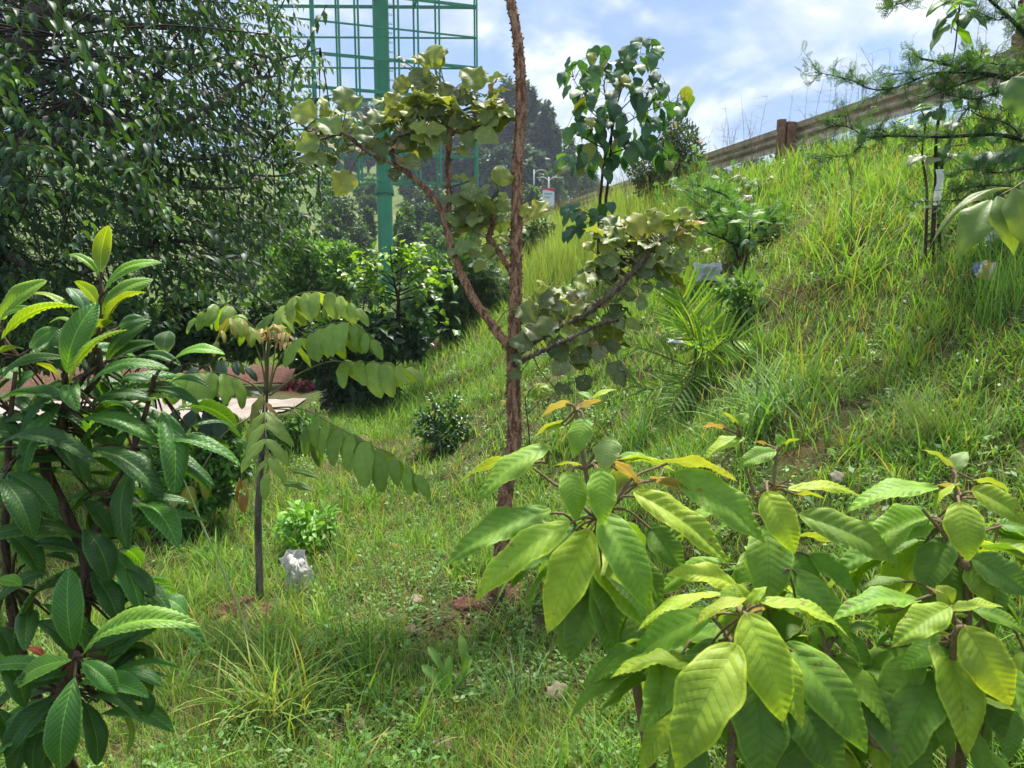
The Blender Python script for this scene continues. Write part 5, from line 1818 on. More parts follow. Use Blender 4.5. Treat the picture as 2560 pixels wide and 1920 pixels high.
# ---- fine leaved thorny trees
def pinnate_template(pairs=7, lw=0.16, ll=0.30):
    V, F = [], []
    for k in range(pairs):
        x = (k + 0.6) / (pairs + 0.3)
        s = ll * (0.7 + 0.5 * math.sin(math.pi * (k + 0.7) / pairs))
        for sg_ in (1, -1):
            b = len(V)
            dx = 0.35 * s
            V += [(x - lw * 0.3, sg_ * 0.01, 0), (x + dx * 0.5 - lw * 0.28, sg_ * s * 0.55, 0.03), (x + dx, sg_ * s, 0.02), (x + dx * 0.55 + lw * 0.28, sg_ * s * 0.5, 0.03)]
            F.append((b, b + 3, b + 2, b + 1) if sg_ > 0 else (b, b + 1, b + 2, b + 3))
    b = len(V)
    V += [(0, -0.008, 0), (0, 0.008, 0), (1, 0.005, 0), (1, -0.005, 0)]
    F.append((b, b + 3, b + 2, b + 1))
    V = np.array(V, float)
    return V, np.array(F), np.stack([V[:, 0], np.full(len(V), 0.2)], -1)


PT = pinnate_template()
PT5 = pinnate_template(5, 0.2, 0.34)


def thorny(name, label, cat, base, branches, rads, leafL, cols, dens, group=None, twig=0.16, thorns=True, tmpl=PT5, barkm='bark_dark', sub=2):
    o = thing(name, label, cat, base, group)
    P_, X_, N_, L_, C_ = [], [], [], [], []
    for bi, (pts, r) in enumerate(zip(branches, rads)):
        m = MB()
        p, rr = smooth_path(pts, r, 8)
        m.add(*tube(p, rr, 7, 1))
        seg = np.concatenate([[0], np.cumsum(np.linalg.norm(np.diff(p, axis=0), axis=1))])
        nodes = []
        n = int(seg[-1] * dens)
        for k in range(n):
            s = seg[-1] * (0.06 + 0.94 * (k + rng.random() * 0.7) / n)
            nodes.append((s, None))
        for s, _ in nodes:
            c = np.array([np.interp(s, seg, p[:, i]) for i in range(3)])
            i = min(max(int(np.searchsorted(seg, s)), 1), len(p) - 1)
            tg = nrm(p[i] - p[i - 1])
            if thorns and rng.random() < 0.7:
                th = nrm(rng.normal(size=3) - tg * 0.2)
                l = rng.uniform(0.012, 0.032)
                m.tube([c, c + th * l], [0.0018, 0.0003], 4, 1, cap=False)
            starts = [(c, tg)]
            for _t in range(sub):
                if rng.random() < 0.7:
                    d_ = nrm(tg * 0.5 + rng.normal(size=3) * 0.7 + [0, 0, 0.15])
                    l = twig * rng.uniform(0.3, 1.2)
                    e = c + d_ * l
                    m.tube([c, (c + e) / 2 + rng.normal(size=3) * 0.01, e], [0.0022, 0.0016, 0.0009], 4, 2, cap=False)
                    for f in np.arange(0.25, 1.01, 0.25):
                        starts.append((c * (1 - f) + e * f, d_))
            for (q, d_) in starts:
                for _k in range(rng.integers(1, 4)):
                    P_.append(q)
                    X_.append(nrm(d_ * 0.4 + rng.normal(size=3) * 0.7 + [0, 0, 0.25]))
                    N_.append(nrm(rng.normal(size=3) * 0.5 + [0, 0, 1.0]))
                    L_.append(leafL * rng.uniform(0.55, 1.25))
        m.build('branch', M[barkm], o)
    P_, X_, N_, L_ = map(np.array, (P_, X_, N_, L_))
    tag(obj('foliage', scatter('foliage', tmpl, P_, X_, N_, L_, L_, palette(cols, len(P_), 0.3), M['foliage']), o), kind='stuff')
    return o


AC = [(0.050, 0.112, 0.046), (0.040, 0.090, 0.040), (0.070, 0.140, 0.050)]
D4 = lambda x, y, d=4.2: PR('D', x, y, d)
ab = Gp(3.35, 4.3)
brs = [[ab, ab + [-.06, 0, .5], ab * 0.3 + D4(2250, 560) * 0.7 + [.03, 0, 0], D4(2250, 560), D4(1970, 522), D4(1780, 490), D4(1540, 440), D4(1400, 400), D4(1290, 372), D4(1240, 310)],
       [D4(1700, 470), D4(1500, 470, 4.15), D4(1360, 480, 4.1), D4(1200, 545, 4.1), D4(1080, 580, 4.1), D4(960, 572, 4.1), D4(850, 520, 4.1), D4(710, 485, 4.1), D4(612, 470, 4.1)],
       [D4(1400, 400), D4(1300, 460), D4(1150, 480), D4(1050, 500)],
       [D4(2250, 560), D4(2100, 380, 4.1), D4(1970, 215, 4.05), D4(1860, 100, 4.0), D4(1760, 10, 4.0), D4(1700, -60, 4.0)],
       [D4(1860, 100, 4.0), D4(1800, 130, 4.0), D4(1680, 80, 4.0), D4(1640, 60, 4)],
       [D4(1970, 215), D4(1960, 130), D4(1920, 60), D4(1900, 20)],
       [D4(1500, -80, 4), D4(1300, -20, 4), D4(1200, 12, 4), D4(1110, 42, 4), D4(1045, 62, 4)],
       [D4(1700, -60, 4), D4(1600, -100, 4), D4(1500, -80, 4)],
       [ab, D4(2300, 960), D4(1970, 905), D4(1780, 872), D4(1600, 880), D4(1450, 888), D4(1280, 885), D4(1100, 880), D4(950, 888), D4(850, 830), D4(760, 815), D4(640, 850)],
       [D4(950, 890), D4(900, 960), D4(840, 1000), D4(720, 1020), D4(600, 1030)],
       [D4(1100, 880), D4(1040, 840), D4(960, 850), D4(900, 880)],
       [D4(1780, 490), D4(1640, 520), D4(1520, 560), D4(1420, 600), D4(1330, 640)],
       [D4(1970, 522), D4(1800, 600), D4(1650, 640), D4(1480, 620)],
       [D4(1970, 905), D4(1860, 800), D4(1700, 760), D4(1600, 700)],
       [D4(2100, 380), D4(1960, 420), D4(1820, 420), D4(1700, 400), D4(1560, 390)],
       [D4(2300, 960), D4(2000, 1080), D4(1800, 1120), D4(1600, 1100), D4(1480, 1150)],
       [D4(2300, 1000), D4(2000, 1240), D4(1750, 1310), D4(1550, 1300), D4(1250, 1310)],
       [D4(2000, 1240), D4(1800, 1200), D4(1600, 1220), D4(1480, 1240)]]
rds = [np.linspace(.028, .002, 10), np.linspace(.007, .0018, 9), np.linspace(.004, .0016, 4), np.linspace(.014, .006, 6), np.linspace(.004, .0015, 4), np.linspace(.004, .0015, 4), np.linspace(.005, .0015, 5), np.linspace(.006, .005, 3), np.linspace(.014, .0015, 12), np.linspace(.003, .0012, 5), np.linspace(.003, .0012, 4)] + [np.linspace(.006, .0015, len(q)) for q in brs[11:]]
thorny('thorny_acacia', 'thorny acacia with feathery dark leaflets reaching in from the right edge', 'tree', ab, brs, rds, 0.048, AC, 32, twig=0.14)

# heart leaved plant among the thorny branches
HT = leaf_meshes('heart_leaf', M['broad'], 4, pk=0.28, k=1.35, asp=0.72, nl=10, nw=4, fold=14, bulge=0.08, wave=0.10, curl=0.3, cord=0.16, drop=0.08)
hd = 4.6
hb = hit(2330, 640)
hd = min(4.6, float(np.dot(hb - CAM, FWD)))
hp = thing('heart_leaved_shrub', 'slender shrub of bright heart shaped leaves rising above the rail at right', 'shrub', hb)
Hx = lambda x, y, dd=0.0: PR('D', x, y, hd + dd)
mt = MB()
mt.tube([hb - [0, 0, .05], Hx(1385, 1400), Hx(1400, 1150), Hx(1400, 900), Hx(1440, 640), Hx(1500, 420), Hx(1525, 300), Hx(1545, 100), Hx(1560, -40)], [.014, .013, .012, .010, .007, .005, .0045, .004, .002], 7, 5)
mt.tube([hb + [0.05, 0, -.05], Hx(1420, 1200), Hx(1480, 950), Hx(1560, 760), Hx(1700, 600), Hx(1750, 430)], [.012, .010, .008, .006, .004, .002], 7, 5)
mt.tube([hb + [-0.04, 0, -.05], Hx(1340, 1250), Hx(1310, 1000), Hx(1330, 800), Hx(1300, 700)], [.01, .008, .006, .005, .003], 7, 5)
hn = [Hx(x, y) for x, y in ((1545, 100), (1530, 200), (1525, 300), (1400, 900), (1330, 800), (1310, 720), (1560, 760), (1700, 600), (1750, 430), (1480, 950), (1310, 1000), (1500, 420))]
HTn = {'g': (0.075, 0.165, 0.030), 'l': (0.12, 0.22, 0.03), 'd': (0.038, 0.085, 0.035), 'p': (0.24, 0.27, 0.18)}
leaf_list('''
D 1465 5 1332 102 75 60 g
D 1520 80 1365 240 80 65 d
D 1460 182 1356 328 75 55 p
D 1600 95 1570 198 105 20 d
D 1545 200 1655 335 125 100 l
D 1622 78 1742 188 65 60 d
D 1550 20 1462 90 85 100 l
D 1545 110 1490 215 80 105 l
D 1560 0 1470 20 60 40 p
D 1570 10 1690 40 70 60 g
D 1600 20 1640 45 60 50 l
D 1460 150 1370 260 60 110 g
D 1680 345 1560 400 100 40 l
D 1700 350 1640 420 100 40 g
D 1720 400 1825 445 80 60 l
D 1225 770 1090 838 45 60 l
D 1370 690 1218 728 55 55 g
D 1210 895 1103 982 70 100 l
D 1620 660 1720 720 80 40 l
D 1680 560 1812 635 70 60 l
D 1200 860 1270 800 60 40 l
D 1310 860 1240 870 70 40 g
D 1310 770 1370 710 80 40 d
D 1300 800 1340 760 70 50 l
D 1420 940 1320 1000 90 100 l
D 1300 1010 1210 1075 85 45 p
D 1400 1020 1310 1075 90 45 p
D 1450 960 1420 1080 110 40 d
D 1500 1000 1440 1060 80 40 p
D 1560 1000 1640 1080 90 60 g
D 1400 720 1460 780 90 40 d
D 1480 830 1560 780 90 40 d
D 1560 600 1640 560 90 40 g
D 1560 680 1500 640 90 40 g
D 1700 1000 1660 1110 120 40 d
D 1780 1000 1740 1120 120 30 d
D 1850 980 1860 1100 120 30 d
D 1900 960 1960 1060 130 30 d
D 1640 880 1720 940 110 30 d
D 1800 860 1760 940 110 30 g
D 1850 420 1920 380 80 40 p
D 1880 440 1960 440 80 40 p
D 1740 340 1725 295 30 40 p
''', hp, HT, hd, HTn, nodes=hn, mb=mt, pet=0.0018, jit=0.15)
mt.build('stem', M['bark_brown'], hp)
m = MB()
wt = Hx(1410, 1215, -0.05)
V, F = [], []
for i in range(6):
    for j in range(3):
        V.append(wt + np.array([(j - 1) * 0.022 + 0.006 * math.sin(i), -0.01 + 0.008 * math.cos(i * 2 + j), (2.5 - i) * 0.042]))
for i in range(5):
    for j in range(2):
        F.append((i * 3 + j, i * 3 + j + 1, i * 3 + j + 4, i * 3 + j + 3))
o = m.add(V, F).build('plastic_strip', M['plastic_white'], origin=wt)
tag(o, 'white plastic strip caught on the brown stems below the heart leaved shrub', 'litter')

# large lobed leaves reaching in at the right edge
LB = leaf_meshes('lobe', M['leaflet'], 4, pk=0.42, k=2.3, asp=0.42, nl=18, nw=4, fold=20, bulge=0.10, wave=0.10, curl=0.4, drop=0.08)
lbb = Gp(1.46, 1.78)
ll_ = thing('lobed_leaf_plant', 'plant with large lobed droopy leaves whose stem stands beyond the right edge', 'plant', lbb)
dlb = 1.75
Lx = lambda x, y, dd=0.0: PR('D', x, y, dlb + dd)
mt = MB()
mt.tube([lbb - [0, 0, .1], lbb * 0.55 + Lx(2500, 1150) * 0.45 + [.03, 0, 0], Lx(2500, 1150), Lx(2450, 700), Lx(2400, 300)], [.015, .012, .010, .008, .005], 8, 4)
mt.tube([Lx(2480, 1000), Lx(2200, 1020), Lx(2050, 1120), Lx(1930, 1205)], [.004, .0035, .003, .0025], 6, 4)
mt.tube([Lx(2420, 400), Lx(2200, 380), Lx(2050, 430), Lx(1890, 520)], [.004, .0035, .003, .0025], 6, 4)
mt.tube([Lx(1950, 1190), Lx(1900, 1222), Lx(1830, 1258), Lx(1760, 1300)], [.0026, .0022, .0018, .0015], 6, 4)
LT = {'g': (0.125, 0.185, 0.045), 'd': (0.085, 0.150, 0.045), 'y': (0.22, 0.21, 0.05)}
leaf_list('''
D 1900 1215 1342 1548 95 74 g 0.02
D 1760 1295 1548 1660 215 24 g -0.02
D 1795 1270 1918 1650 205 20 g -0.05
D 1900 1215 2010 1640 190 20 g -0.08
D 1760 1300 1700 1540 80 115 y 0.03
D 1960 1190 2200 1560 190 25 g -0.05
D 1890 500 2080 800 260 25 d 0.0
D 1890 515 1815 620 70 40 d 0.02
D 1900 500 2200 620 200 30 d 0.03
D 2420 300 2700 560 200 30 g 0.05
D 2410 290 2560 720 210 25 g 0.1
D 2400 280 2300 40 200 40 g 0.1
D 2480 900 2800 1150 200 30 g 0.1
D 2480 900 2720 1320 200 30 d 0.12
''', ll_, LB, dlb, LT, kdown=0.15, wk=0.95)
mt.build('stem', M['stem_green'], ll_)

# ---- feathery green shrub on the slope
fb = hit(1850, 660)
fd = float(np.dot(fb - CAM, FWD))
gx = lambda x, y, dd=0.0: PR('G', x, y, fd + dd)
gb = [[fb, gx(760, 1000), gx(620, 860), gx(510, 700), gx(440, 560), gx(300, 420), gx(150, 300)],
      [gx(620, 860, .1), gx(640, 640, .2), gx(520, 460, .2), gx(380, 330, .2), gx(220, 250, .2), gx(60, 180, .2)],
      [gx(800, 980), gx(820, 800, -.1), gx(740, 640, -.1), gx(650, 560, -.1)],
      [fb, gx(900, 900), gx(1050, 760), gx(1200, 680), gx(1350, 620), gx(1480, 600)],
      [gx(760, 430, .3), gx(700, 330, .3), gx(600, 250, .3), gx(480, 210, .3), gx(300, 140, .3), gx(150, 90, .3)],
      [gx(820, 460, .3), gx(700, 600, .25), gx(640, 640, .2)],
      [gx(800, 980), gx(680, 900, -.1), gx(480, 820, -.1), gx(300, 760, -.1), gx(130, 760, -.1)],
      [gx(440, 560), gx(300, 600), gx(180, 650), gx(90, 700)],
      [fb, gx(1000, 980), gx(1200, 880), gx(1380, 800), gx(1520, 760)], [gx(1050, 760), gx(1150, 620), gx(1240, 520), gx(1300, 460)]]
thorny('feathery_shrub', 'feathery bright green acacia shrub sprawling over the grassy slope', 'shrub', fb, gb, [np.linspace(.016, .003, len(q)) for q in gb], 0.085, [(0.075, 0.190, 0.048), (0.060, 0.155, 0.044), (0.110, 0.230, 0.055)], 15, twig=0.36, thorns=False, tmpl=PT, sub=3)

# small few-leaved sapling standing in front of it
sb_ = hit(1859, 705)
sd_ = float(np.dot(sb_ - CAM, FWD))
sl = thing('small_sapling', 'thin sapling with paired pale leaves before the feathery shrub', 'sapling', sb_)
sx = lambda x, y, dd=0.0: PR('G', x, y, sd_ + dd)
mt = MB()
mt.tube([sb_ - [0, 0, .05], sx(890, 1250), sx(930, 1040), sx(955, 880), sx(962, 700), sx(968, 590)], [.010, .009, .008, .007, .005, .003], 7, 4)
leaf_list('''
G 942 562 800 472 80 70 l
G 1002 562 1195 478 80 65 l
G 905 642 655 632 75 68 g
G 1022 642 1295 640 75 68 g
G 972 600 965 545 80 20 p
G 960 760 910 860 70 60 l
G 970 770 1000 860 70 60 l
G 955 880 820 980 60 50 d
G 962 880 970 1040 120 20 d
G 960 890 1090 960 80 40 d
''', sl, BR, sd_, {'l': (0.13, 0.22, 0.03), 'g': (0.11, 0.19, 0.04), 'p': (0.2, 0.25, 0.18), 'd': (0.06, 0.11, 0.05)})
mt.build('stem', M['bark_dark'], sl)

# pinnate seedling near the crest
qb = hit(1895, 488)
qd = float(np.dot(qb - CAM, FWD))
qx = lambda x, y, dd=0.0: PR('G', x, y, qd + dd)
qs = thing('pinnate_seedling', 'palm-like pinnate seedling with two arching leaves just below the rail post', 'seedling', qb)
for pts, t in (([qb, qx(1020, 120), qx(960, 60), qx(880, 0), qx(800, -20), qx(740, 10)], 'l'), ([qb, qx(1130, 130), qx(1170, 60), qx(1240, 0), qx(1320, -15), qx(1380, 30)], 'l'), ([qb, qx(1080, 120, -.1), qx(1070, 40, -.2), qx(1050, 20, -.3), qx(1050, 80, -.4)], 'g'), ([qb, qx(1140, 120, .1), qx(1240, 60, .1), qx(1340, 40, .1), qx(1440, 90, .1)], 'g')):
    frond(qs, pts, np.linspace(.007, .002, len(pts)), 0.35, 7, 0.15, t, 0.8, wl=0.34)

# ---- young palm on the slope
pbm = hit(1738, 905)
pd = float(np.dot(pbm - CAM, FWD)) - 0.22
yx = lambda x, y, dd=0.0: PR('Y', x, y, pd + dd)
pm = thing('young_palm', 'young palm with stiff feathered fronds on the slope right of centre', 'palm', pbm)
PL = leaf_meshes('palm_leaflet', M['leaflet'], 4, pk=0.30, k=1.2, asp=0.10, nl=6, nw=1, fold=26, bulge=0.03, drop=0.05, tipw=0.05)
PLC = [(0.135, 0.26, 0.036), (0.11, 0.22, 0.034), (0.18, 0.30, 0.04)]


def palm_frond(pts, rad, n, l0, l1, spread, ang0=60, ang1=25, bright=1.0, drp=0.12, tone=None):
    p, r = smooth_path(pts, rad, 8)
    m = MB()
    m.add(*tube(p, r, 6, 1))
    fo = m.build('frond', M['stem_green'], pm)
    seg = np.concatenate([[0], np.cumsum(np.linalg.norm(np.diff(p, axis=0), axis=1))])
    spread = nrm(spread)
    for k in range(n):
        f = k / (n - 1)
        s = seg[-1] * (0.28 + 0.72 * f)
        c = np.array([np.interp(s, seg, p[:, i]) for i in range(3)])
        i = min(max(int(np.searchsorted(seg, s)), 1), len(p) - 1)
        tg = nrm(p[i] - p[i - 1])
        sd = nrm(np.cross(tg, spread))
        nn = np.cross(sd, tg)
        for sg_ in (1, -1):
            a = R(ang0 * (1 - f) + ang1 * f) * rng.uniform(0.9, 1.1)
            l = (l0 * (1 - f) + l1 * f) * rng.uniform(0.85, 1.12) * (0.6 + 0.4 * min(1, f * 5))
            x = nrm(tg * math.cos(a) + sd * sg_ * math.sin(a) + nn * 0.22 + np.array([0, 0, -drp]) + rng.normal(size=3) * 0.04)
            col = np.array(PLC[rng.integers(3)] if tone is None else tone) * rng.uniform(0.85, 1.15) * bright
            place(PL[rng.integers(4)], c, c + x * l, 0.021 * rng.uniform(0.8, 1.2), nn + sd * sg_ * rng.uniform(-0.3, 0.6), fo, 'leaflet', col)


sp_f = np.array([0, -0.75, 0.6])
palm_frond([pbm, yx(1040, 760), yx(970, 520), yx(920, 350), yx(850, 170), yx(780, 40), yx(740, -20)], [.010, .008, .006, .005, .004, .003, .002], 19, 0.40, 0.24, sp_f)
palm_frond([pbm, yx(1120, 850), yx(1040, 760, -.1), yx(960, 690, -.2), yx(900, 640, -.25), yx(850, 620, -.28)], [.009, .007, .005, .004, .003, .002], 14, 0.36, 0.22, sp_f, 55, 15, 1.15)
palm_frond([pbm, yx(1200, 900), yx(1300, 800, -.05), yx(1420, 745, -.1), yx(1560, 735, -.15), yx(1620, 770, -.18), yx(1660, 830, -.2)], [.009, .008, .006, .005, .004, .003, .002], 17, 0.36, 0.16, sp_f, 75, 30, 1.1)
palm_frond([pbm, yx(950, 1010), yx(800, 960, -.1), yx(640, 900, -.15), yx(500, 850, -.2), yx(380, 800, -.22), yx(250, 760, -.24)], [.008, .007, .006, .005, .004, .003, .002], 14, 0.20, 0.14, sp_f, 60, 40, 0.9)
palm_frond([pbm, yx(1000, 1150, -.1), yx(900, 1280, -.2), yx(830, 1390, -.26), yx(780, 1500, -.3), yx(740, 1600, -.32)], [.008, .006, .005, .004, .003, .002], 14, 0.28, 0.10, sp_f, 65, 40, 0.85)
palm_frond([pbm, yx(900, 1180), yx(750, 1230), yx(560, 1280), yx(420, 1250), yx(360, 1200)], [.008, .006, .005, .004, .003, .002], 10, 0.22, 0.14, sp_f, 60, 30, 0.85)
palm_frond([pbm, yx(1100, 780, .1), yx(1130, 700, .2), yx(1200, 600, .25), yx(1280, 520, .3)], [.008, .006, .004, .003, .002], 10, 0.30, 0.2, sp_f, 50, 25, 1.1)

# ---- dark stemmed sapling in front of the pole, dark bush beside it
kb = hit(987, 1020)
kd = float(np.dot(kb - CAM, FWD))
ks = thing('glossy_sapling', 'slim dark stemmed sapling with tiers of glossy leaves before the green pole', 'sapling', kb)
vx = lambda x, y, dd=0.0: PR('V', x, y, kd + dd)
mt = MB()
mt.tube([kb - [0, 0, .1], P(985, 900, kd), vx(1185, 1500), vx(1190, 1240), vx(1195, 1060), vx(1150, 860), vx(1110, 640), vx(1090, 460), vx(1085, 300)], [.032, .030, .028, .025, .022, .016, .012, .009, .005], 8, 5)
kbr = []
for (x0, y0, x1, y1, x2, y2, dz) in ((1190, 1240, 1080, 1130, 900, 960, -.2), (1190, 1260, 1400, 1210, 1900, 1180, -.1), (1180, 1330, 980, 1270, 740, 1250, .1), (1195, 1060, 980, 1000, 480, 920, .1), (1195, 1060, 1500, 980, 1750, 960, .2), (1170, 960, 900, 820, 450, 740, .3), (1170, 950, 1500, 820, 1980, 700, -.2), (1150, 860, 900, 720, 640, 520, 0), (1150, 860, 1400, 680, 1600, 300, .2), (1130, 760, 850, 560, 660, 420, -.3), (1120, 700, 1350, 560, 1480, 350, -.2), (1100, 560, 1250, 460, 1340, 430, .2), (1100, 540, 980, 450, 860, 420, 0), (1090, 420, 1160, 360, 1200, 320, 0), (1195, 1060, 1230, 700, 1240, 560, .2), (1170, 940, 1400, 760, 1840, 480, .3), (1160, 900, 1000, 700, 560, 580, -.2), (1180, 1000, 1400, 900, 1700, 820, -.4), (1180, 1000, 900, 900, 620, 880, -.4), (1190, 1350, 1500, 1380, 1980, 1480, -.2)):
    kbr.append([vx(x0, y0), vx(x1, y1, dz * .5), vx((x1 + x2) / 2, (y1 + y2) / 2 - 12, dz * .8), vx(x2, y2, dz)])
Bk, Xk, Nk, Lk, Ck = [], [], [], [], []
for q in kbr:
    mt.tube(q, np.linspace(.010, .003, 4), 5, 4)
    p = smooth_path(q, 1, 14)[0]
    for i in range(8, len(p)):
        tg = nrm(p[i] - p[i - 1])
        sd = nrm(np.cross(tg, [0, 0, 1]))
        for s in (1, -1):
            for _ in range(1 if rng.random() < 0.6 else 2):
                if rng.random() < 0.68:
                    continue
                Bk.append(p[i] + rng.normal(size=3) * 0.06)
                Xk.append(nrm(tg * .3 + sd * s * .7 + [0, 0, -rng.uniform(.1, .6)] + rng.normal(size=3) * .3))
                Nk.append(nrm([0, 0, 1.0] + rng.normal(size=3) * 0.4))
                Lk.append(rng.uniform(.09, .15))
                hgt_ = (p[i][2] - kb[2])
                Ck.append(np.array(((0.16, 0.26, 0.04) if rng.random() < .25 + .5 * (hgt_ > 1.5) else (0.06, 0.13, 0.04))) * rng.uniform(.8, 1.2))
Bk, Xk, Nk, Lk, Ck = map(np.array, (Bk, Xk, Nk, Lk, Ck))
KM = leaf_meshes('glossy_leaf', M['broad'], 3, pk=0.4, k=1.2, asp=0.5, nl=6, nw=2, fold=14, bulge=0.08, drop=0.1)
od = rng.permutation(len(Bk))
scatter_placed(KM, od[:290], Bk, Xk, Nk, Lk, Lk * 0.5, Ck, ks)
rest = od[290:]
tag(obj('leaves', scatter('leaves', LT6, Bk[rest], Xk[rest], Nk[rest], Lk[rest], Lk[rest] * .5, Ck[rest], M['glossy']), ks), kind='stuff')
mt.build('stem', M['bark_dark'], ks)


def near_bush(name, label, cat, u, v, blobs_px, n, leaf, cols, mat='foliage', group=None, aspect=0.5, shell=0.35, droop=0.1, base=None, depth=0.5, stem='bark_dark', tmpl=None, d=None, up=0.0, zsq=1.0):
    b = hit(u, v) if base is None else np.array(base)
    d = float(np.dot(b - CAM, FWD)) if d is None else d
    o = thing(name, label, cat, b, group)
    blobs, ends = [], []
    for (x, y, r) in blobs_px:
        rr = r * d / FPX
        c = P(x, y, d + rng.uniform(-depth, depth) * rr * 2)
        blobs.append([*c, rr, rr, rr * zsq])
        ends.append(c)
    p, dn, i = clumpy_points(n, blobs, shell)
    keep = p[:, 2] > G(p[:, 0], p[:, 1]) + 0.01
    p, dn, i = p[keep], dn[keep], i[keep]
    n = len(p)
    X = nrm(dn * 0.6 + rng.normal(size=(n, 3)) * 0.6 + [0, 0, up - droop])
    Nn = nrm(dn * 0.5 + [0, -0.1, 0.9] + rng.normal(size=(n, 3)) * 0.45)
    L = leaf * rng.uniform(0.6, 1.3, n)
    bt_ = rng.uniform(.8, 1.2, len(blobs))
    tag(obj('foliage', scatter('foliage', tmpl or LT6, p, X, Nn, L, L * aspect, palette(cols, n, .25) * bt_[i][:, None], M[mat]), o), kind='stuff')
    m = MB()
    for e in ends:
        mid = (b + e) / 2 + rng.normal(size=3) * 0.03
        m.tube([b - [0, 0, 0.04], mid, e], np.array([.010, .007, .002]) * max(.5, d / 6), 5, 3)
    m.build('stem', M[stem], o)
    return o


DKB = [(0.026, 0.064, 0.028), (0.020, 0.050, 0.024), (0.042, 0.090, 0.032)]
GRB = [(0.055, 0.135, 0.026), (0.042, 0.105, 0.022), (0.085, 0.175, 0.034)]
near_bush('dark_bush', 'dark glossy leaved bush just left of the slim sapling\'s stem', 'bush', 880, 1035, [(800, 890, 60), (860, 850, 55), (930, 850, 60), (1000, 840, 50), (770, 830, 40), (880, 930, 70), (940, 960, 60), (850, 990, 40), (910, 1010, 35), (1040, 860, 35), (720, 870, 30), (820, 830, 40)], 4600, 0.13, DKB, 'glossy')
near_bush('green_thicket', 'bright green thicket between the hanging leaves and the slim sapling', 'bush', 790, 775, [(740, 690, 50), (800, 660, 60), (850, 700, 50), (780, 740, 60), (700, 720, 40), (860, 640, 35), (740, 620, 40), (690, 660, 40)], 7600, 0.10, [(0.085, 0.185, 0.036), (0.068, 0.15, 0.034), (0.125, 0.23, 0.045)], d=13.0)
near_bush('feathery_thicket', 'feathery dark green thicket right of the slim sapling at the slope\'s foot', 'bush', 1120, 800, [(1060, 740, 50), (1120, 720, 60), (1190, 730, 50), (1050, 800, 55), (1130, 780, 60), (1080, 680, 45), (1180, 680, 45), (1240, 720, 35), (1160, 640, 40)], 2600, 0.20, [(0.040, 0.095, 0.036), (0.032, 0.078, 0.030), (0.06, 0.12, 0.04)], aspect=1.0, tmpl=PT, d=12.0)
near_bush('slope_thicket', 'olive thicket on the bank between spiny trunk and broad leaved sapling', 'bush', 1330, 560, [(1300, 600, 40), (1350, 585, 35), (1270, 640, 40), (1320, 640, 40)], 1600, 0.16, [(0.06, 0.10, 0.035), (0.05, 0.08, 0.03)], d=17.0)
near_bush('leafy_undergrowth', 'lush green bush in the shade behind the loquat leaves', 'bush', 440, 1330, [(380, 1180, 55), (440, 1160, 60), (510, 1170, 50), (400, 1240, 60), (470, 1240, 65), (540, 1230, 45), (360, 1280, 45), (430, 1300, 50), (330, 1220, 40), (590, 1160, 35), (570, 1110, 30), (500, 1110, 35), (420, 1100, 35)], 5200, 0.055, GRB)
near_bush('shady_bush', 'dark bush beneath the big tree, above the pale lane at left', 'bush', 330, 940, [(250, 860, 60), (330, 840, 60), (420, 830, 60), (510, 850, 55), (180, 850, 60), (100, 860, 60), (20, 860, 60), (560, 810, 50), (620, 860, 40), (440, 890, 40), (660, 800, 40), (300, 790, 60), (480, 770, 60), (120, 790, 60)], 8500, 0.13, DKB + [(0.05, 0.10, 0.035)], 'foliage', base=Gp(-5.6, 9.6), d=9.2)
near_bush('lane_bush', 'green bush at the lane edge behind the drooping pinnate leaves', 'bush', 740, 1120, [(690, 1090, 35), (760, 1080, 40), (820, 1110, 35), (720, 1140, 40), (790, 1150, 40), (640, 1130, 30), (850, 1160, 30)], 3600, 0.075, GRB)
near_bush('flowering_bush', 'low bush with magenta flowers beyond the pale lane', 'bush', 745, 990, [(740, 972, 16), (765, 968, 14), (720, 978, 14)], 900, 0.10, [(0.30, 0.02, 0.10), (0.22, 0.02, 0.08), (0.05, 0.09, 0.03)], base=Gp(-3.5, 12.4), d=12.2)
near_bush('citrus_bush', 'small dense citrus bush on the grass left of the spiny trunk', 'bush', 1115, 1120, [(1120, 1035, 30), (1070, 1075, 34), (1150, 1062, 26), (1115, 1090, 40), (1088, 1005, 20), (1135, 1000, 16), (1165, 1095, 24), (1060, 1040, 18)], 1500, 0.042, [(0.035, 0.085, 0.026), (0.028, 0.070, 0.024), (0.08, 0.15, 0.04)], 'glossy')
near_bush('leafy_weed', 'clump of soft bright green weeds above the white plastic bag', 'weed', 765, 1390, [(760, 1300, 40), (730, 1330, 40), (800, 1320, 36), (765, 1350, 44), (740, 1290, 28), (810, 1290, 24)], 330, 0.062, [(0.12, 0.25, 0.045), (0.14, 0.27, 0.05)], up=0.3)
near_bush('leafy_weed', 'pale leaved weed on the slope between palm and grey plastic bag', 'weed', 1860, 800, [(1840, 735, 30), (1880, 740, 28), (1810, 720, 24), (1860, 710, 24), (1850, 770, 30)], 170, 0.085, [(0.11, 0.20, 0.06), (0.09, 0.17, 0.05)], up=0.2)

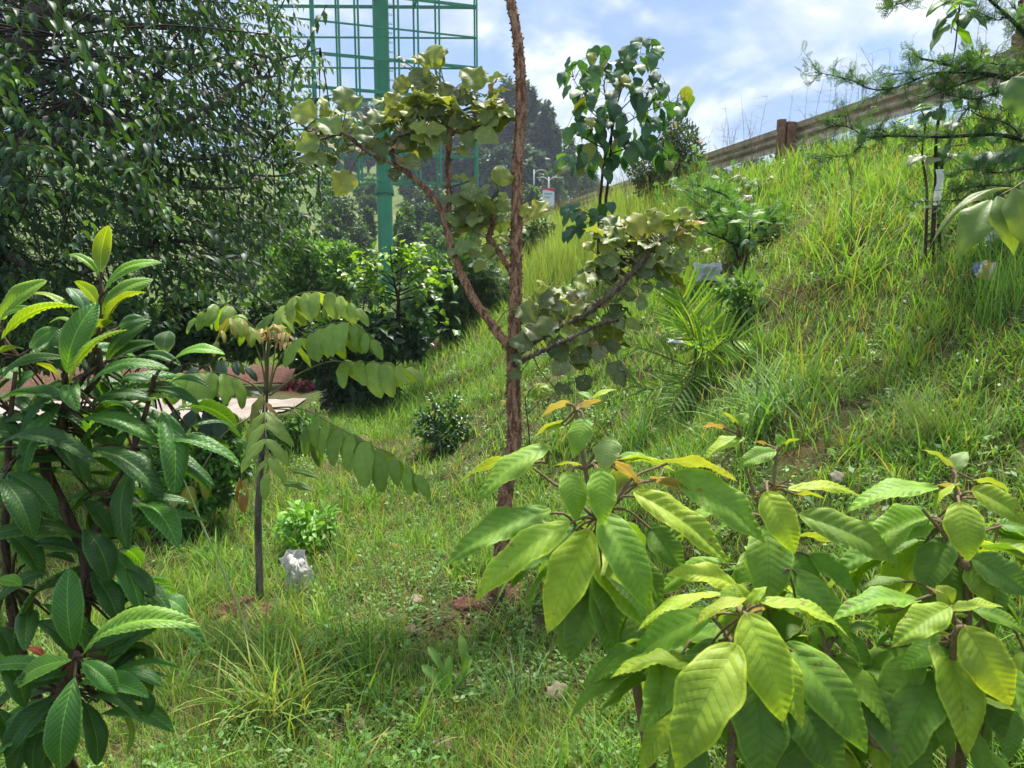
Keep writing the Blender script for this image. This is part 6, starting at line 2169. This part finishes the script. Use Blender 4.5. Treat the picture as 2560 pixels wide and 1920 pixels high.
# dark pinnate sapling low behind the loquat
dk = Gp(-2.05, 4.7)
dkd = 4.75
dks = thing('dark_pinnate_sapling', 'dark pinnate sapling hanging over the pale lane behind the loquat', 'sapling', dk)
xx_ = lambda x, y, dd=0.0: PR('X', x, y, dkd + dd)
DPC = {'k': (0.022, 0.050, 0.026)}
frond(dks, [dk, xx_(1000, 760), xx_(800, 740), xx_(600, 690), xx_(450, 680), xx_(300, 720), xx_(220, 780)], np.linspace(.008, .003, 7), 0.45, 6, 0.16, 'k', 1.1, tones=DPC, stalk='bark_dark')
frond(dks, [dk, xx_(1000, 600), xx_(960, 500), xx_(1080, 440), xx_(1200, 430), xx_(1350, 440)], np.linspace(.008, .003, 6), 0.45, 7, 0.10, 'k', 0.3, tones=DPC, stalk='bark_dark')
frond(dks, [dk, xx_(800, 300), xx_(650, 100), xx_(500, 60), xx_(380, 90), xx_(280, 200)], np.linspace(.008, .003, 6), 0.4, 7, 0.15, 'k', 0.9, tones=DPC, stalk='bark_dark')
frond(dks, [dk, xx_(900, 200), xx_(1000, 20), xx_(1150, 20), xx_(1300, 100)], np.linspace(.008, .003, 5), 0.45, 6, 0.14, 'k', 0.9, tones=DPC, stalk='bark_dark')

# young light sapling right of the trunk
yb = hit(1325, 1130)
yd = float(np.dot(yb - CAM, FWD))
yo = thing('yellow_sapling', 'thin young sapling with yellow green leaves just right of the spiny trunk', 'sapling', yb)
nx_ = lambda x, y: PR('N', x, y, yd)
mt = MB()
mt.tube([yb - [0, 0, .04], nx_(570, 1120), nx_(555, 1000), nx_(550, 900), nx_(580, 860), nx_(620, 830)], [.005, .0045, .004, .003, .0025, .0015], 6, 4)
mt.tube([nx_(560, 1020), nx_(620, 960), nx_(660, 900)], [.003, .002, .0012], 5, 3)
leaf_list('''
N 560 870 525 920 30 30 y
N 590 860 560 905 40 50 g
N 600 850 640 815 40 60 y
N 640 840 700 830 40 50 y
N 660 850 720 860 35 50 l
N 690 880 705 905 35 30 y
N 610 860 600 920 45 20 l
N 640 880 620 920 40 40 y
N 660 900 690 880 40 20 y
N 580 900 540 880 35 30 g
N 420 930 375 970 35 40 y
''', yo, BR, yd, {'y': (0.20, 0.22, 0.03), 'g': (0.09, 0.17, 0.03), 'l': (0.14, 0.22, 0.03)})
mt.build('stem', M['bark_dark'], yo)

# wooden stake
kst = hit(1158, 830)
o = MB().bar(kst - [0, 0, .1], kst + [0, 0, 0.45], 0.07, 0.05).build('stake', M['wood'], origin=kst, smooth=False)
tag(o, 'short weathered wooden stake at the foot of the bank', 'stake')

# ------------------------------------------------------------------ grass, weeds, litter
def field(n, r0, r1, power=0.0, half=58):
    """points over the ground in the wedge ahead, denser near the eye"""
    th = R(rng.uniform(-half, half, n)) if False else np.radians(rng.uniform(-half, half, n))
    lr = rng.uniform(0, 1, n) ** (1 + power)
    r = r0 * (r1 / r0) ** lr
    return r * np.sin(th), r * np.cos(th), r


def on_ground(x, y, lift=0.0):
    return np.stack([x, y, G(x, y) + lift], -1)


BARE = [(hit(1225, 1500), 0.24), (hit(610, 1530), 0.18), (hit(1120, 1560), 0.16)]


def keep_grass(x, y):
    k = x < xr(y) + 0.5
    lane = (x < -2.7) & (y > 8.7) & (y < 14.5)
    k &= ~lane
    for c, rr in BARE:
        k &= ~(((x - c[0]) ** 2 + (y - c[1]) ** 2 < rr ** 2) & (rng.random(len(x)) < 0.5))
    pf = (y > 14) & (x > p_a[0] - 1.5) & (x < p_b[0] + 2.5) & (np.abs(x - (p_a[0] + (p_b[0] - p_a[0]) * np.clip((y - p_a[1]) / (p_b[1] - p_a[1] + 1e-3), 0, 1))) < 1.2)
    return k & ~pf


GC = np.array([(0.120, 0.245, 0.036), (0.170, 0.295, 0.040), (0.085, 0.195, 0.034), (0.140, 0.250, 0.062), (0.205, 0.275, 0.055)])


def short_grass(n, r0, r1, seg, wmul=1.0):
    x, y, r = field(n, r0, r1)
    pn = fbm(x * 1.3, y * 1.3, 3)
    pn2 = fbm(x * 5 + 3, y * 5, 2)
    k = keep_grass(x, y) & (rng.random(n) < np.clip((pn * 0.7 + pn2 * 0.5 - 0.36) * 4.2, 0.08, 1))
    x, y, r, pn = x[k], y[k], r[k], pn[k]
    n = len(x)
    slope = np.clip((1.6 - (xr(y) - x - 2.5)) / 3, 0, 1)
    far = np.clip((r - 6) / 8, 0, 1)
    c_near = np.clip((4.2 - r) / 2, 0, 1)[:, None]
    L = rng.uniform(0.04, 0.14, n) * (0.65 + 0.9 * pn) * (1 + 0.7 * slope + 0.9 * far)
    W = rng.uniform(0.0026, 0.0060, n) * np.maximum(1, r / 3.2) ** 0.85 * wmul
    t = rng.random(n)
    ci = np.where(rng.random(n) < 0.25 + 0.4 * slope, 1, rng.integers(0, 4, n))
    c = GC[ci] * rng.uniform(0.75, 1.25, (n, 1))
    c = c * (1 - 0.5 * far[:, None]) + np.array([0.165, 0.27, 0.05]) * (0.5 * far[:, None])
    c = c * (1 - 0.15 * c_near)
    dry = rng.random(n) < 0.13
    c[dry] = np.array([0.30, 0.215, 0.10]) * rng.uniform(0.7, 1.2, (dry.sum(), 1))
    return blades(on_ground(x, y, -0.004), rng.uniform(0, 6.283, n), rng.uniform(0.05, 0.75, n), rng.uniform(0.1, 1.3, n), L, W, c, seg, M['grass'])


tag(obj('grass', short_grass(112000, 1.2, 5.2, 3)), kind='stuff')
tag(obj('far_grass', short_grass(140000, 5.0, 34, 2, 1.25)), kind='stuff')

# straw and thatch lying between the blades
x, y, r = field(60000, 1.2, 9)
k = keep_grass(x, y) & (fbm(x * 1.1 + 9, y * 1.1, 3) > 0.40)
x, y, r = x[k], y[k], r[k]
n = len(x)
c = np.array([0.27, 0.21, 0.12]) * rng.uniform(0.5, 1.3, (n, 1)) * np.array([1, 0.97, 0.9])
tag(obj('dry_straw', blades(on_ground(x, y, 0.006), rng.uniform(0, 6.283, n), rng.uniform(1.15, 1.6, n), rng.uniform(-0.2, 0.25, n), rng.uniform(0.05, 0.20, n), rng.uniform(0.0012, 0.0026, n) * np.maximum(1, r / 3.2), c, 2, M['grass'])), kind='stuff')

# low broad leaved ground cover, growing in little rosettes
LT2 = (np.array([(0, 0, 0), (0.45, -0.5, 0.08), (1, 0, 0.0), (0.45, 0.5, 0.08)], float), np.array([(0, 1, 2, 3)]), np.array([(0, .5), (.45, 0), (1, .5), (.45, 1)], float))
x, y, r = field(22000, 1.2, 11)
pn = fbm(x * 1.7 + 40, y * 1.7, 3)
k = keep_grass(x, y) & (pn > 0.38)
x, y, r = x[k], y[k], r[k]
n0, m_ = len(x), 7
az = rng.uniform(0, 6.283, (n0, m_))
hgt = rng.uniform(0.005, 0.07, (n0, m_)) * rng.uniform(0.4, 1.3, (n0, 1))
bx_ = (x[:, None] + rng.normal(0, 0.016, (n0, m_))).ravel()
by_ = (y[:, None] + rng.normal(0, 0.016, (n0, m_))).ravel()
bz_ = (G(x, y)[:, None] + hgt).ravel()
Xw = np.stack([np.cos(az), np.sin(az), rng.uniform(-0.1, 0.7, az.shape)], -1).reshape(-1, 3)
n = len(bx_)
Lw = rng.uniform(0.013, 0.034, n) * np.repeat(rng.uniform(0.6, 1.3, n0) * np.maximum(1, r / 5), m_)
cw = np.repeat(palette([(0.065, 0.155, 0.030), (0.048, 0.120, 0.028), (0.085, 0.185, 0.034), (0.10, 0.165, 0.040)], n0), m_, 0) * rng.uniform(0.85, 1.15, (n, 1))
tag(obj('ground_weeds', scatter('ground_weeds', LT2, np.stack([bx_, by_, bz_], -1), Xw, np.stack([rng.normal(0, .3, n), rng.normal(0, .3, n), np.ones(n)], -1), Lw, Lw * rng.uniform(.35, .6, n), cw, M['foliage'])), kind='stuff')


# taller tufts on the bank
def tufts(name, cx, cy, per, L, W, cols, seg=4, spread=0.05, lean=(0.05, 0.7), curl=(0.4, 1.6), mat='grass'):
    n0 = len(cx)
    bx = np.repeat(cx, per) + rng.normal(0, 1, n0 * per) * np.repeat(np.broadcast_to(spread, n0), per)
    by = np.repeat(cy, per) + rng.normal(0, 1, n0 * per) * np.repeat(np.broadcast_to(spread, n0), per)
    n = len(bx)
    LL = np.repeat(L * np.ones(n0), per) * rng.uniform(0.45, 1.15, n)
    WW = np.repeat(W * np.ones(n0), per) * rng.uniform(0.6, 1.25, n)
    cc = np.repeat(cols, per, 0) * rng.uniform(0.75, 1.25, (n, 1))
    dry = rng.random(n) < 0.05
    cc[dry] = np.array([0.33, 0.27, 0.10])
    return blades(on_ground(bx, by, -0.01), rng.uniform(0, 6.283, n), rng.uniform(*lean, n), rng.uniform(*curl, n), LL, WW, cc, seg, M[mat], name)


x, y, r = field(3400, 1.25, 6.5)
k = keep_grass(x, y) & (fbm(x * 1.9 + 4, y * 1.9, 3) > 0.47)
x, y, r = x[k], y[k], r[k]
n = len(x)
tag(obj('tufted_grass', tufts('tufted_grass', x, y, 11, rng.uniform(0.10, 0.30, n), 0.0078, GC[rng.integers(0, 5, n)], 4, 0.022, (0.02, 0.8), (0.2, 1.5))), kind='stuff')
x, y, r = field(6800, 2.4, 22)
d_ = xr(y) - x
pn = fbm(x * 0.8 + 21, y * 0.8, 3)
k = (d_ < 4.6) & (d_ > -0.3) & (rng.random(len(x)) < np.clip((pn - 0.40) * 3.2 + 0.5 * (d_ < 1.8), 0.04, 1)) & ((r > 4.6) | (d_ < 2.8) | (rng.random(len(x)) < 0.25))
k &= (x - pbm[0]) ** 2 + (y - pbm[1] + 0.2) ** 2 > 0.45 ** 2
x, y, r, d_ = x[k], y[k], r[k], d_[k]
n = len(x)
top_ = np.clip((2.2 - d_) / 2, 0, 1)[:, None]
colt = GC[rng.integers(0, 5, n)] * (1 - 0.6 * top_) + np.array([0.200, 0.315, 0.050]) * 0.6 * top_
tag(obj('bank_grass', tufts('bank_grass', x, y, 24, rng.uniform(0.16, 0.42, n) * np.clip(0.40 + 0.45 * np.abs(d_), 0.4, 1) * np.clip(1.5 - 0.32 * d_, 0.5, 1), 0.0082 * np.maximum(1, r / 7), colt, 4, 0.05)), kind='stuff')
# yellow tall grass on the far left shoulder of the bank
x, y, r = field(1500, 11, 30, half=14)
d_ = xr(y) - x
k = (d_ < 3.6) & (d_ > -0.2)
x, y, r = x[k], y[k], r[k]
n = len(x)
tag(obj('yellow_grass', tufts('yellow_grass', x, y, 26, rng.uniform(0.35, 0.75, n), 0.0075 * np.maximum(1, r / 12), np.array([[0.20, 0.275, 0.065]]) * rng.uniform(0.75, 1.2, (n, 1)), 3, 0.10, (0.0, 0.4), (0.2, 1.0))), kind='stuff')
# rough grass over the low ground beyond the planting
x, y, r = field(3800, 7, 45, half=36)
d_ = xr(y) - x
k = (d_ > 3.5) & keep_grass(x, y) & ~((x < -2.0) & (y > 8.0) & (y < 17.8) & (rng.random(len(x)) < 0.97))
x, y, r = x[k], y[k], r[k]
n = len(x)
tag(obj('rough_grass', tufts('rough_grass', x, y, 22, rng.uniform(0.14, 0.40, n), 0.006 * np.maximum(1, r / 7), GC[rng.integers(0, 4, n)], 3, 0.09)), kind='stuff')

# flowering stalks along the crest
V, F = [], []
mb = MB()
for _ in range(170):
    yy = random.uniform(5.5, 20)
    xx = float(xr(yy)) - abs(random.gauss(0.2, 0.7))
    b = Gp(xx, yy)
    h = random.uniform(0.5, 1.15)
    ln = np.array([random.gauss(0, .15), random.gauss(0, .1), 0])
    t_ = b + ln * h + [0, 0, h]
    mb.tube([b, b + ln * h * 0.3 + [0, 0, h * .55], t_], [.0028 * max(1, yy / 9), .0022 * max(1, yy / 9), .0011], 3, 3, cap=False)
    for q in range(random.randint(6, 14)):
        f = random.uniform(.62, 1)
        s = b + ln * h * f ** 1.6 + np.array([0, 0, h * f])
        e = s + np.array([random.gauss(0, .07), random.gauss(0, .05), random.uniform(-.02, .09)])
        mb.tube([s, e], [.0012, .0008], 3, 1, cap=False)
M['straw'] = solid('straw', (0.25, 0.22, 0.11), 0.8, col2=(0.17, 0.15, 0.09), scale=4)
tag(mb.build('flowering_grass_stalks', M['straw']), kind='stuff')


# individual clumps
def clump(name, label, u, v, n, L, W, cols, spread=0.05, lean=(0.0, 0.9), curl=(0.5, 1.7), grp='grass clumps', cat='grass clump', bias=None, seg=6):
    b = hit(u, v)
    az = rng.uniform(0, 6.283, n)
    if bias is not None:
        az = np.radians(bias[0]) + rng.normal(0, np.radians(bias[1]), n)
    base = np.stack([b[0] + rng.normal(0, spread, n), b[1] + rng.normal(0, spread, n)], -1)
    bb_ = on_ground(base[:, 0], base[:, 1], -0.01)
    me = blades(bb_, az, rng.uniform(*lean, n), rng.uniform(*curl, n), L * rng.uniform(.4, 1.1, n), W * rng.uniform(.55, 1.2, n), palette(cols, n, .22), seg, M['grass_obj'], name)
    me.transform(Matrix.Translation(-Vector(b.tolist())))
    o = bpy.data.objects.new(name, me)
    COL.objects.link(o)
    o.location = Vector(b.tolist())
    return tag(o, label, cat, grp)


LG = [(0.145, 0.28, 0.042), (0.115, 0.235, 0.042), (0.185, 0.31, 0.05), (0.27, 0.28, 0.07)]
BGc = [(0.095, 0.21, 0.058), (0.078, 0.175, 0.050), (0.13, 0.26, 0.056), (0.165, 0.285, 0.05)]
clump('grass_clump', 'yellowish broad bladed grass clump at the bottom, left of centre', 690, 1800, 170, 0.40, 0.0095, LG + [(0.20, 0.21, 0.05)], 0.07)
clump('grass_clump', 'smaller fresh green grass clump just above the yellowish one', 690, 1690, 26, 0.34, 0.010, LG, 0.05, (0, .6))
clump('grass_clump', 'big lush broad bladed grass clump growing right of the young palm', 1930, 1040, 150, 0.52, 0.0125, BGc, 0.12, (0.1, 1.1), (0.4, 1.5), bias=(150, 75))
clump('grass_clump', 'upright broad blades right beside the lush clump by the palm', 2020, 980, 45, 0.50, 0.013, LG, 0.10, (0.0, .5), (0.3, 1.2))
clump('grass_clump', 'fine haired grass tussock bowing left on the right hand slope', 2330, 1110, 420, 0.42, 0.0026, [(0.12, 0.19, 0.06), (0.16, 0.22, 0.07), (0.09, 0.16, 0.05)], 0.05, (0.1, .9), (0.6, 1.6), bias=(165, 70), seg=7)
clump('grass_clump', 'dark green grass clump between tan shoots and the young palm', 1590, 1120, 120, 0.34, 0.009, BGc, 0.07)
clump('grass_clump', 'large bright grass clump high on the slope by the brown stems', 2110, 600, 200, 0.62, 0.013, LG, 0.20, (0.1, 1.0), (0.4, 1.4))
clump('grass_clump', 'tall tuft standing before the orange packet', 2500, 790, 110, 0.50, 0.007, BGc, 0.06, (0, .4), (.1, .8))
clump('grass_clump', 'bright grass clump low on the slope above the fine tussock', 2130, 700, 170, 0.46, 0.011, LG, 0.15, (0.2, 1.1), (0.4, 1.3))
clump('grass_clump', 'blue green grass tuft at bottom centre beside the rosette weed', 1300, 1770, 60, 0.30, 0.0075, [(0.06, 0.14, 0.06), (0.075, 0.165, 0.06)], 0.05)
clump('grass_clump', 'pale arching grass clump left behind the spiny trunk', 1200, 930, 120, 0.42, 0.010, BGc + LG, 0.15, (0.2, 1.1), (0.4, 1.3))
clump('grass_clump', 'grass clump under the leaves of the nearest shrub at bottom', 1600, 1790, 110, 0.22, 0.005, LG, 0.04)

M['pale_stalk'] = solid('pale_stalk', (0.34, 0.42, 0.18), 0.6, col2=(0.26, 0.34, 0.12), scale=20)
# one long flowering stalk crossing the lower left
st = hit(655, 1700)
mb = MB()
sdp = float(np.dot(st - CAM, FWD))
mb.tube([st, P(640, 1640, sdp), P(585, 1490, sdp - .05), P(520, 1345, sdp - .1), P(478, 1245, sdp - .15), P(452, 1180, sdp - .2)], [.0055, .005, .0046, .004, .0032, .0016], 6, 5)
o = mb.build('grass_stalk', M['pale_stalk'], origin=st)
tag(o, 'long pale leaning grass stalk crossing the lower left grass', 'grass stalk')
o2 = thing('grass_stalk', 'tall thin dark grass stalk standing upright on the upper slope', 'grass stalk', hit(2128, 640))
s2 = np.array(o2.location)
MB().tube([s2, P(2129, 520, float(np.dot(s2 - CAM, FWD))), P(2127, 415, float(np.dot(s2 - CAM, FWD)))], [.004, .0035, .0015], 5, 4).build('stem', M['stem_green'], o2)
o3 = thing('seed_head', 'pale drooping grass seed head leaning across the right hand slope', 'seed head', hit(2140, 900))
s3 = np.array(o3.location)
d3 = float(np.dot(s3 - CAM, FWD))
MB().tube([s3, P(2090, 830, d3), P(2020, 765, d3), P(1960, 728, d3), P(1915, 718, d3)], [.002, .002, .004, .005, .002], 5, 5).build('stalk', M['straw'], o3)


# crumbled soil round the planted stems
mb = MB()
for (u, v, sx_, sy_, k) in ((1225, 1500, 60, 32, 190), (610, 1530, 45, 22, 110), (1130, 1570, 60, 25, 90), (2540, 1420, 60, 80, 60)):
    for _ in range(k):
        q = hit(u + random.gauss(0, sx_), v + random.gauss(0, sy_))
        r_ = random.uniform(.003, .011) * random.uniform(.5, 1.3)
        pts = nrm(rng.normal(size=(6, 3)) * .35 + np.array([(1, 0, 0), (-1, 0, 0), (0, 1, 0), (0, -1, 0), (0, 0, 1), (0, 0, -1)])) * r_ * rng.uniform(.6, 1.3, (6, 1)) + q + [0, 0, r_ * .4]
        mb.add(pts, [(0, 2, 4), (2, 1, 4), (1, 3, 4), (3, 0, 4), (2, 0, 5), (1, 2, 5), (3, 1, 5), (0, 3, 5)])
tag(mb.build('soil_crumbs', M['earth']), kind='stuff')
# rosette weed and fallen leaves
ro = hit(1125, 1745)
rd = float(np.dot(ro - CAM, FWD))
rw = thing('rosette_weed', 'pale green rosette weed with spoon shaped leaves near the bottom centre', 'weed', ro)
RS = leaf_meshes('weed_leaf', M['leaflet'], 3, pk=0.68, k=1.0, asp=0.30, nl=8, nw=2, fold=14, bulge=0.12, wave=0.10)
for (x, y, dx, dy, ln) in ((1125, 1745, -70, -70, 1), (1125, 1745, 0, -95, 1), (1125, 1745, -80, -10, 1), (1125, 1745, -75, 40, .8), (1125, 1745, 60, -60, .9), (1120, 1750, -20, 90, .8), (1130, 1750, 40, 60, 1), (1125, 1745, 85, 0, .8), (1150, 1720, 30, -60, .7), (1100, 1800, -40, 40, .8), (1100, 1800, 60, 10, .8), (1110, 1690, -40, -60, .9), (1160, 1690, -10, -90, .7)):
    b = P(x, y, rd - 0.02)
    t_ = P(x + dx, y + dy, rd - 0.02 - 0.03 * (dy > 0) + 0.02 * (dy < 0)) + np.array([0, 0, 0.02])
    b[2] = max(b[2], float(G(b[0], b[1])) + 0.015)
    t_[2] = max(t_[2], float(G(t_[0], t_[1])) + 0.03)
    place(RS[rng.integers(3)], b, t_, np.linalg.norm(t_ - b) * 0.24, np.array([0, -0.35, 1]) + rng.normal(size=3) * .2, rw, 'leaf', np.array((0.12, 0.23, 0.045)) * rng.uniform(.85, 1.15))

DL = leaf_meshes('dead_leaf', M['dead'], 4, pk=0.42, k=1.0, asp=0.8, nl=8, nw=3, fold=8, bulge=0.06, wave=0.22, curl=0.30, twist=0.15)
for (u, v, s, col, lab) in (
        (1180, 1725, .085, (0.115, 0.085, 0.065), 'grey brown curled dead leaf right of the rosette weed'),
        (860, 1625, .075, (0.06, 0.045, 0.035), 'dark dead leaf above the yellowish grass clump'),
        (600, 1735, .060, (0.22, 0.19, 0.15), 'pale grey dead leaf left of the yellowish grass clump'),
        (1035, 1520, .070, (0.24, 0.19, 0.14), 'buff dead leaf on the red earth left of the spiny trunk'),
        (1050, 1590, .075, (0.15, 0.11, 0.08), 'brown dead leaf below the red earth mound'),
        (545, 1565, .060, (0.25, 0.23, 0.05), 'yellowing fallen leaf on the earth by the pinnate sapling'),
        (880, 1820, .080, (0.13, 0.10, 0.075), 'brown dead leaf right of the yellowish grass clump'),
        (1020, 1760, .060, (0.20, 0.15, 0.11), 'small curled dead leaf left of the rosette weed'),
        (640, 1800, .075, (0.17, 0.075, 0.035), 'rusty dead leaf among the yellowish blades'),
        (1135, 1890, .090, (0.12, 0.095, 0.075), 'large grey dead leaf at the bottom edge'),
        (1370, 1780, .080, (0.20, 0.16, 0.12), 'pale dead leaf left of the largest lime leaf'),
        (2080, 1240, .07, (0.24, 0.21, 0.17), 'pale dry leaf on the grass between the two leaf rosettes'),
        (2540, 1350, .09, (0.28, 0.20, 0.14), 'dry leaf on bare earth at the right edge'),
        (2500, 1480, .08, (0.20, 0.12, 0.08), 'brown leaf on red soil at the right edge'),
        (1000, 1380, .05, (0.28, 0.16, 0.07), 'small orange dead leaf right of the white bag')):
    b = hit(u, v)
    a = random.uniform(0, 6.28)
    e = b + np.array([math.cos(a), math.sin(a), 0]) * s
    z = max(b[2], float(G(e[0], e[1]))) + 0.022
    b[2], e[2] = z, z + random.uniform(0, .03)
    x = e - b
    ln = np.linalg.norm(x)
    xn = x / ln
    nn = nrm(np.array([random.gauss(0, .4), -.5, 1.0]))
    nn = nrm(nn - xn * nn.dot(xn))
    yv_ = np.cross(nn, xn)
    o = bpy.data.objects.new('dead_leaf', DL[random.randrange(4)])
    COL.objects.link(o)
    o.matrix_world = Matrix(((x[0], yv_[0] * s * .75, nn[0] * ln, b[0]), (x[1], yv_[1] * s * .75, nn[1] * ln, b[1]), (x[2], yv_[2] * s * .75, nn[2] * ln, b[2]), (0, 0, 0, 1)))
    o.color = (*col, 1)
    tag(o, lab, 'dead leaf', 'dead leaves on the ground')


# crumpled bags and papers
def crumple(name, label, u, v, wpx, hpx, mat, seed, tilt=0.9, lift=0.0, cat='litter', nu=16, colour=None, amp=0.16):
    b = hit(u, v)
    d = float(np.dot(b - CAM, FWD))
    w_, h_ = wpx * d / FPX, hpx * d / FPX
    rs = np.random.RandomState(seed)
    V, F = [], []
    ph = rs.rand(8) * 6.28
    for side in (1, -1):
        for i in range(nu):
            for j in range(nu):
                s, t = i / (nu - 1) * 2 - 1, j / (nu - 1) * 2 - 1
                ed = (1 - abs(s) ** 2.2) * (1 - abs(t) ** 2.2)
                x = s * (1 + .10 * math.sin(4 * t + ph[0]) + .05 * math.sin(9 * t + ph[1]))
                y = t * (1 + .12 * math.sin(3.4 * s + ph[2]) + .05 * math.sin(8 * s + ph[3]))
                cr = float(fbm(np.array([s * 3.1 + seed]), np.array([t * 3.1 + side]), 4)[0]) - .5
                z = side * (.16 + .22 * ed) * ed + amp * 2.2 * cr * (.4 + ed)
                V.append((x, y, z))
        o_ = 0 if side == 1 else nu * nu
        for i in range(nu - 1):
            for j in range(nu - 1):
                q = o_ + i * nu + j
                f = (q, q + nu, q + nu + 1, q + 1)
                F.append(f if side == 1 else f[::-1])
    V = np.array(V)
    ca, sa = math.cos(tilt), math.sin(tilt)
    X = V[:, 0] * w_ / 2
    Y = V[:, 1] * h_ / 2
    Z = V[:, 2] * min(w_, h_) * 0.7
    pts = np.stack([X, Y * ca - Z * sa, Y * sa + Z * ca], -1)
    uv_ = np.stack([V[:, 0] * .5 + .5, V[:, 1] * .5 + .5], -1)
    me = mesh_np(name, pts - [0, 0, pts[:, 2].min()], np.array(F), mat, uv_)
    o = bpy.data.objects.new(name, me)
    COL.objects.link(o)
    o.location = Vector((b + [0, 0, lift]).tolist())
    o.color = (*(colour or (.7, .7, .7)), 1)
    return tag(o, label, cat)


def packet_mat():
    m, t = new_mat('printed_packet')
    uv = t.n('SeparateXYZ', {0: t.n('TexCoord').outputs['UV']})
    nz = t.noise(t.n('TexCoord').outputs['UV'], 5, 3)
    f = t.math('ADD', t.math('ADD', uv.outputs[0], t.math('MULTIPLY', uv.outputs[1], -0.6)), t.math('MULTIPLY', nz, 0.35))
    c = t.ramp(f, [(0.0, (.10, .12, .20)), (.04, (.62, .60, .56)), (.12, (.60, .58, .55)), (.16, (.60, .20, .06)), (.40, (.60, .26, .12)), (.44, (.62, .62, .62)), (.62, (.62, .25, .10)), (.72, (.6, .58, .55))], 'CONSTANT')
    t.n('OutputMaterial', {'Surface': t.n('BsdfPrincipled', {'Base Color': c, 'Roughness': .4})})
    return m


o = crumple('plastic_bag', 'crumpled white plastic bag in the grass right of the pinnate sapling', 765, 1476, 62, 100, M['plastic_white'], 3, 1.15, colour=(.55, .53, .50), amp=.34, nu=32)
o.rotation_euler.z = 0.2
o.rotation_euler.y = -0.35
crumple('plastic_bag', 'grey white crumpled plastic bag below the feathery shrub on the slope', 1770, 708, 66, 50, M['plastic_white'], 8, 1.0, colour=(.58, .60, .60), amp=.42, nu=30)
crumple('packet', 'crumpled orange and white printed packet on the right hand slope', 2462, 722, 66, 52, packet_mat(), 5, 1.0, cat='litter', amp=.16, nu=26, lift=.03)
crumple('paper_scrap', 'white crumpled paper under the lobed leaves at the right', 2480, 612, 52, 42, M['plastic_white'], 12, .9, colour=(.66, .66, .68))
crumple('paper_scrap', 'white scrap half hidden behind the young palm\'s stem', 1690, 880, 40, 20, M['plastic_white'], 15, .5, colour=(.66, .68, .72), lift=.06)
crumple('paper_scrap', 'tiny white scrap behind the thin sapling\'s stem', 1868, 572, 20, 14, M['plastic_white'], 18, .8, colour=(.7, .7, .7), lift=.3)
crumple('paper_scrap', 'small pale scrap on the grass above the grey plastic bag', 1735, 480, 34, 20, M['plastic_white'], 21, .6, colour=(.5, .48, .47), lift=.05)

# orange flower head over the feathery shrub
fl = PR('G', 922, 375, fd - .1)
fo_ = thing('orange_flower', 'small orange flower head above the thin paired leaf sapling', 'flower', Gp(fl[0], fl[1]))
mb = MB()
mb.tube([np.array(fo_.location), fl], [.003, .002], 5, 2)
mb.build('stem', M['stem_green'], fo_)
mb = MB()
for k in range(14):
    a = k * 2.4
    q = fl + np.array([math.cos(a) * .012 * (k % 3), math.sin(a) * .012 * (k % 3), .012 * (k % 2)])
    mb.tube([q, q + np.array([math.cos(a) * .014, math.sin(a) * .014, .022])], [.006, .004], 5, 2)
mb.build('petals', solid('orange_petal', (.5, .2, .06), .6), fo_)

# small white flowers in the grass by the tan shoots
mb = MB()
for _ in range(26):
    q = hit(random.uniform(1460, 1520), random.uniform(1010, 1120)) if _ < 14 else hit(random.uniform(1000, 1180), random.uniform(1000, 1160))
    q = q + [0, 0, random.uniform(.10, .2)]
    for k in range(5):
        a = k * 1.257
        p1 = q + np.array([math.cos(a), math.sin(a), .2]) * .009
        s_ = np.array([-math.sin(a), math.cos(a), 0]) * .005
        mb.add([q, p1 - s_, p1 + s_], [(0, 1, 2)])
tag(mb.build('white_flowers', solid('white_petal', (.6, .62, .55), .6)), kind='stuff')

# ------------------------------------------------------------------ air
mb = MB()
mb.box((0, 198, 33), (560, 460, 80))
hz = mb.build('haze', None, smooth=False)
hm = bpy.data.materials.new('haze')
hm.use_nodes = True
ht = NT(hm.node_tree)
pv = ht.n('VolumePrincipled')
pv.inputs['Color'].default_value = (0.80, 0.88, 1.0, 1)
pv.inputs['Density'].default_value = 0.0007
hm.node_tree.links.new(pv.outputs[0], ht.n('OutputMaterial').inputs['Volume'])
hz.data.materials.append(hm)
tag(hz, kind='stuff')
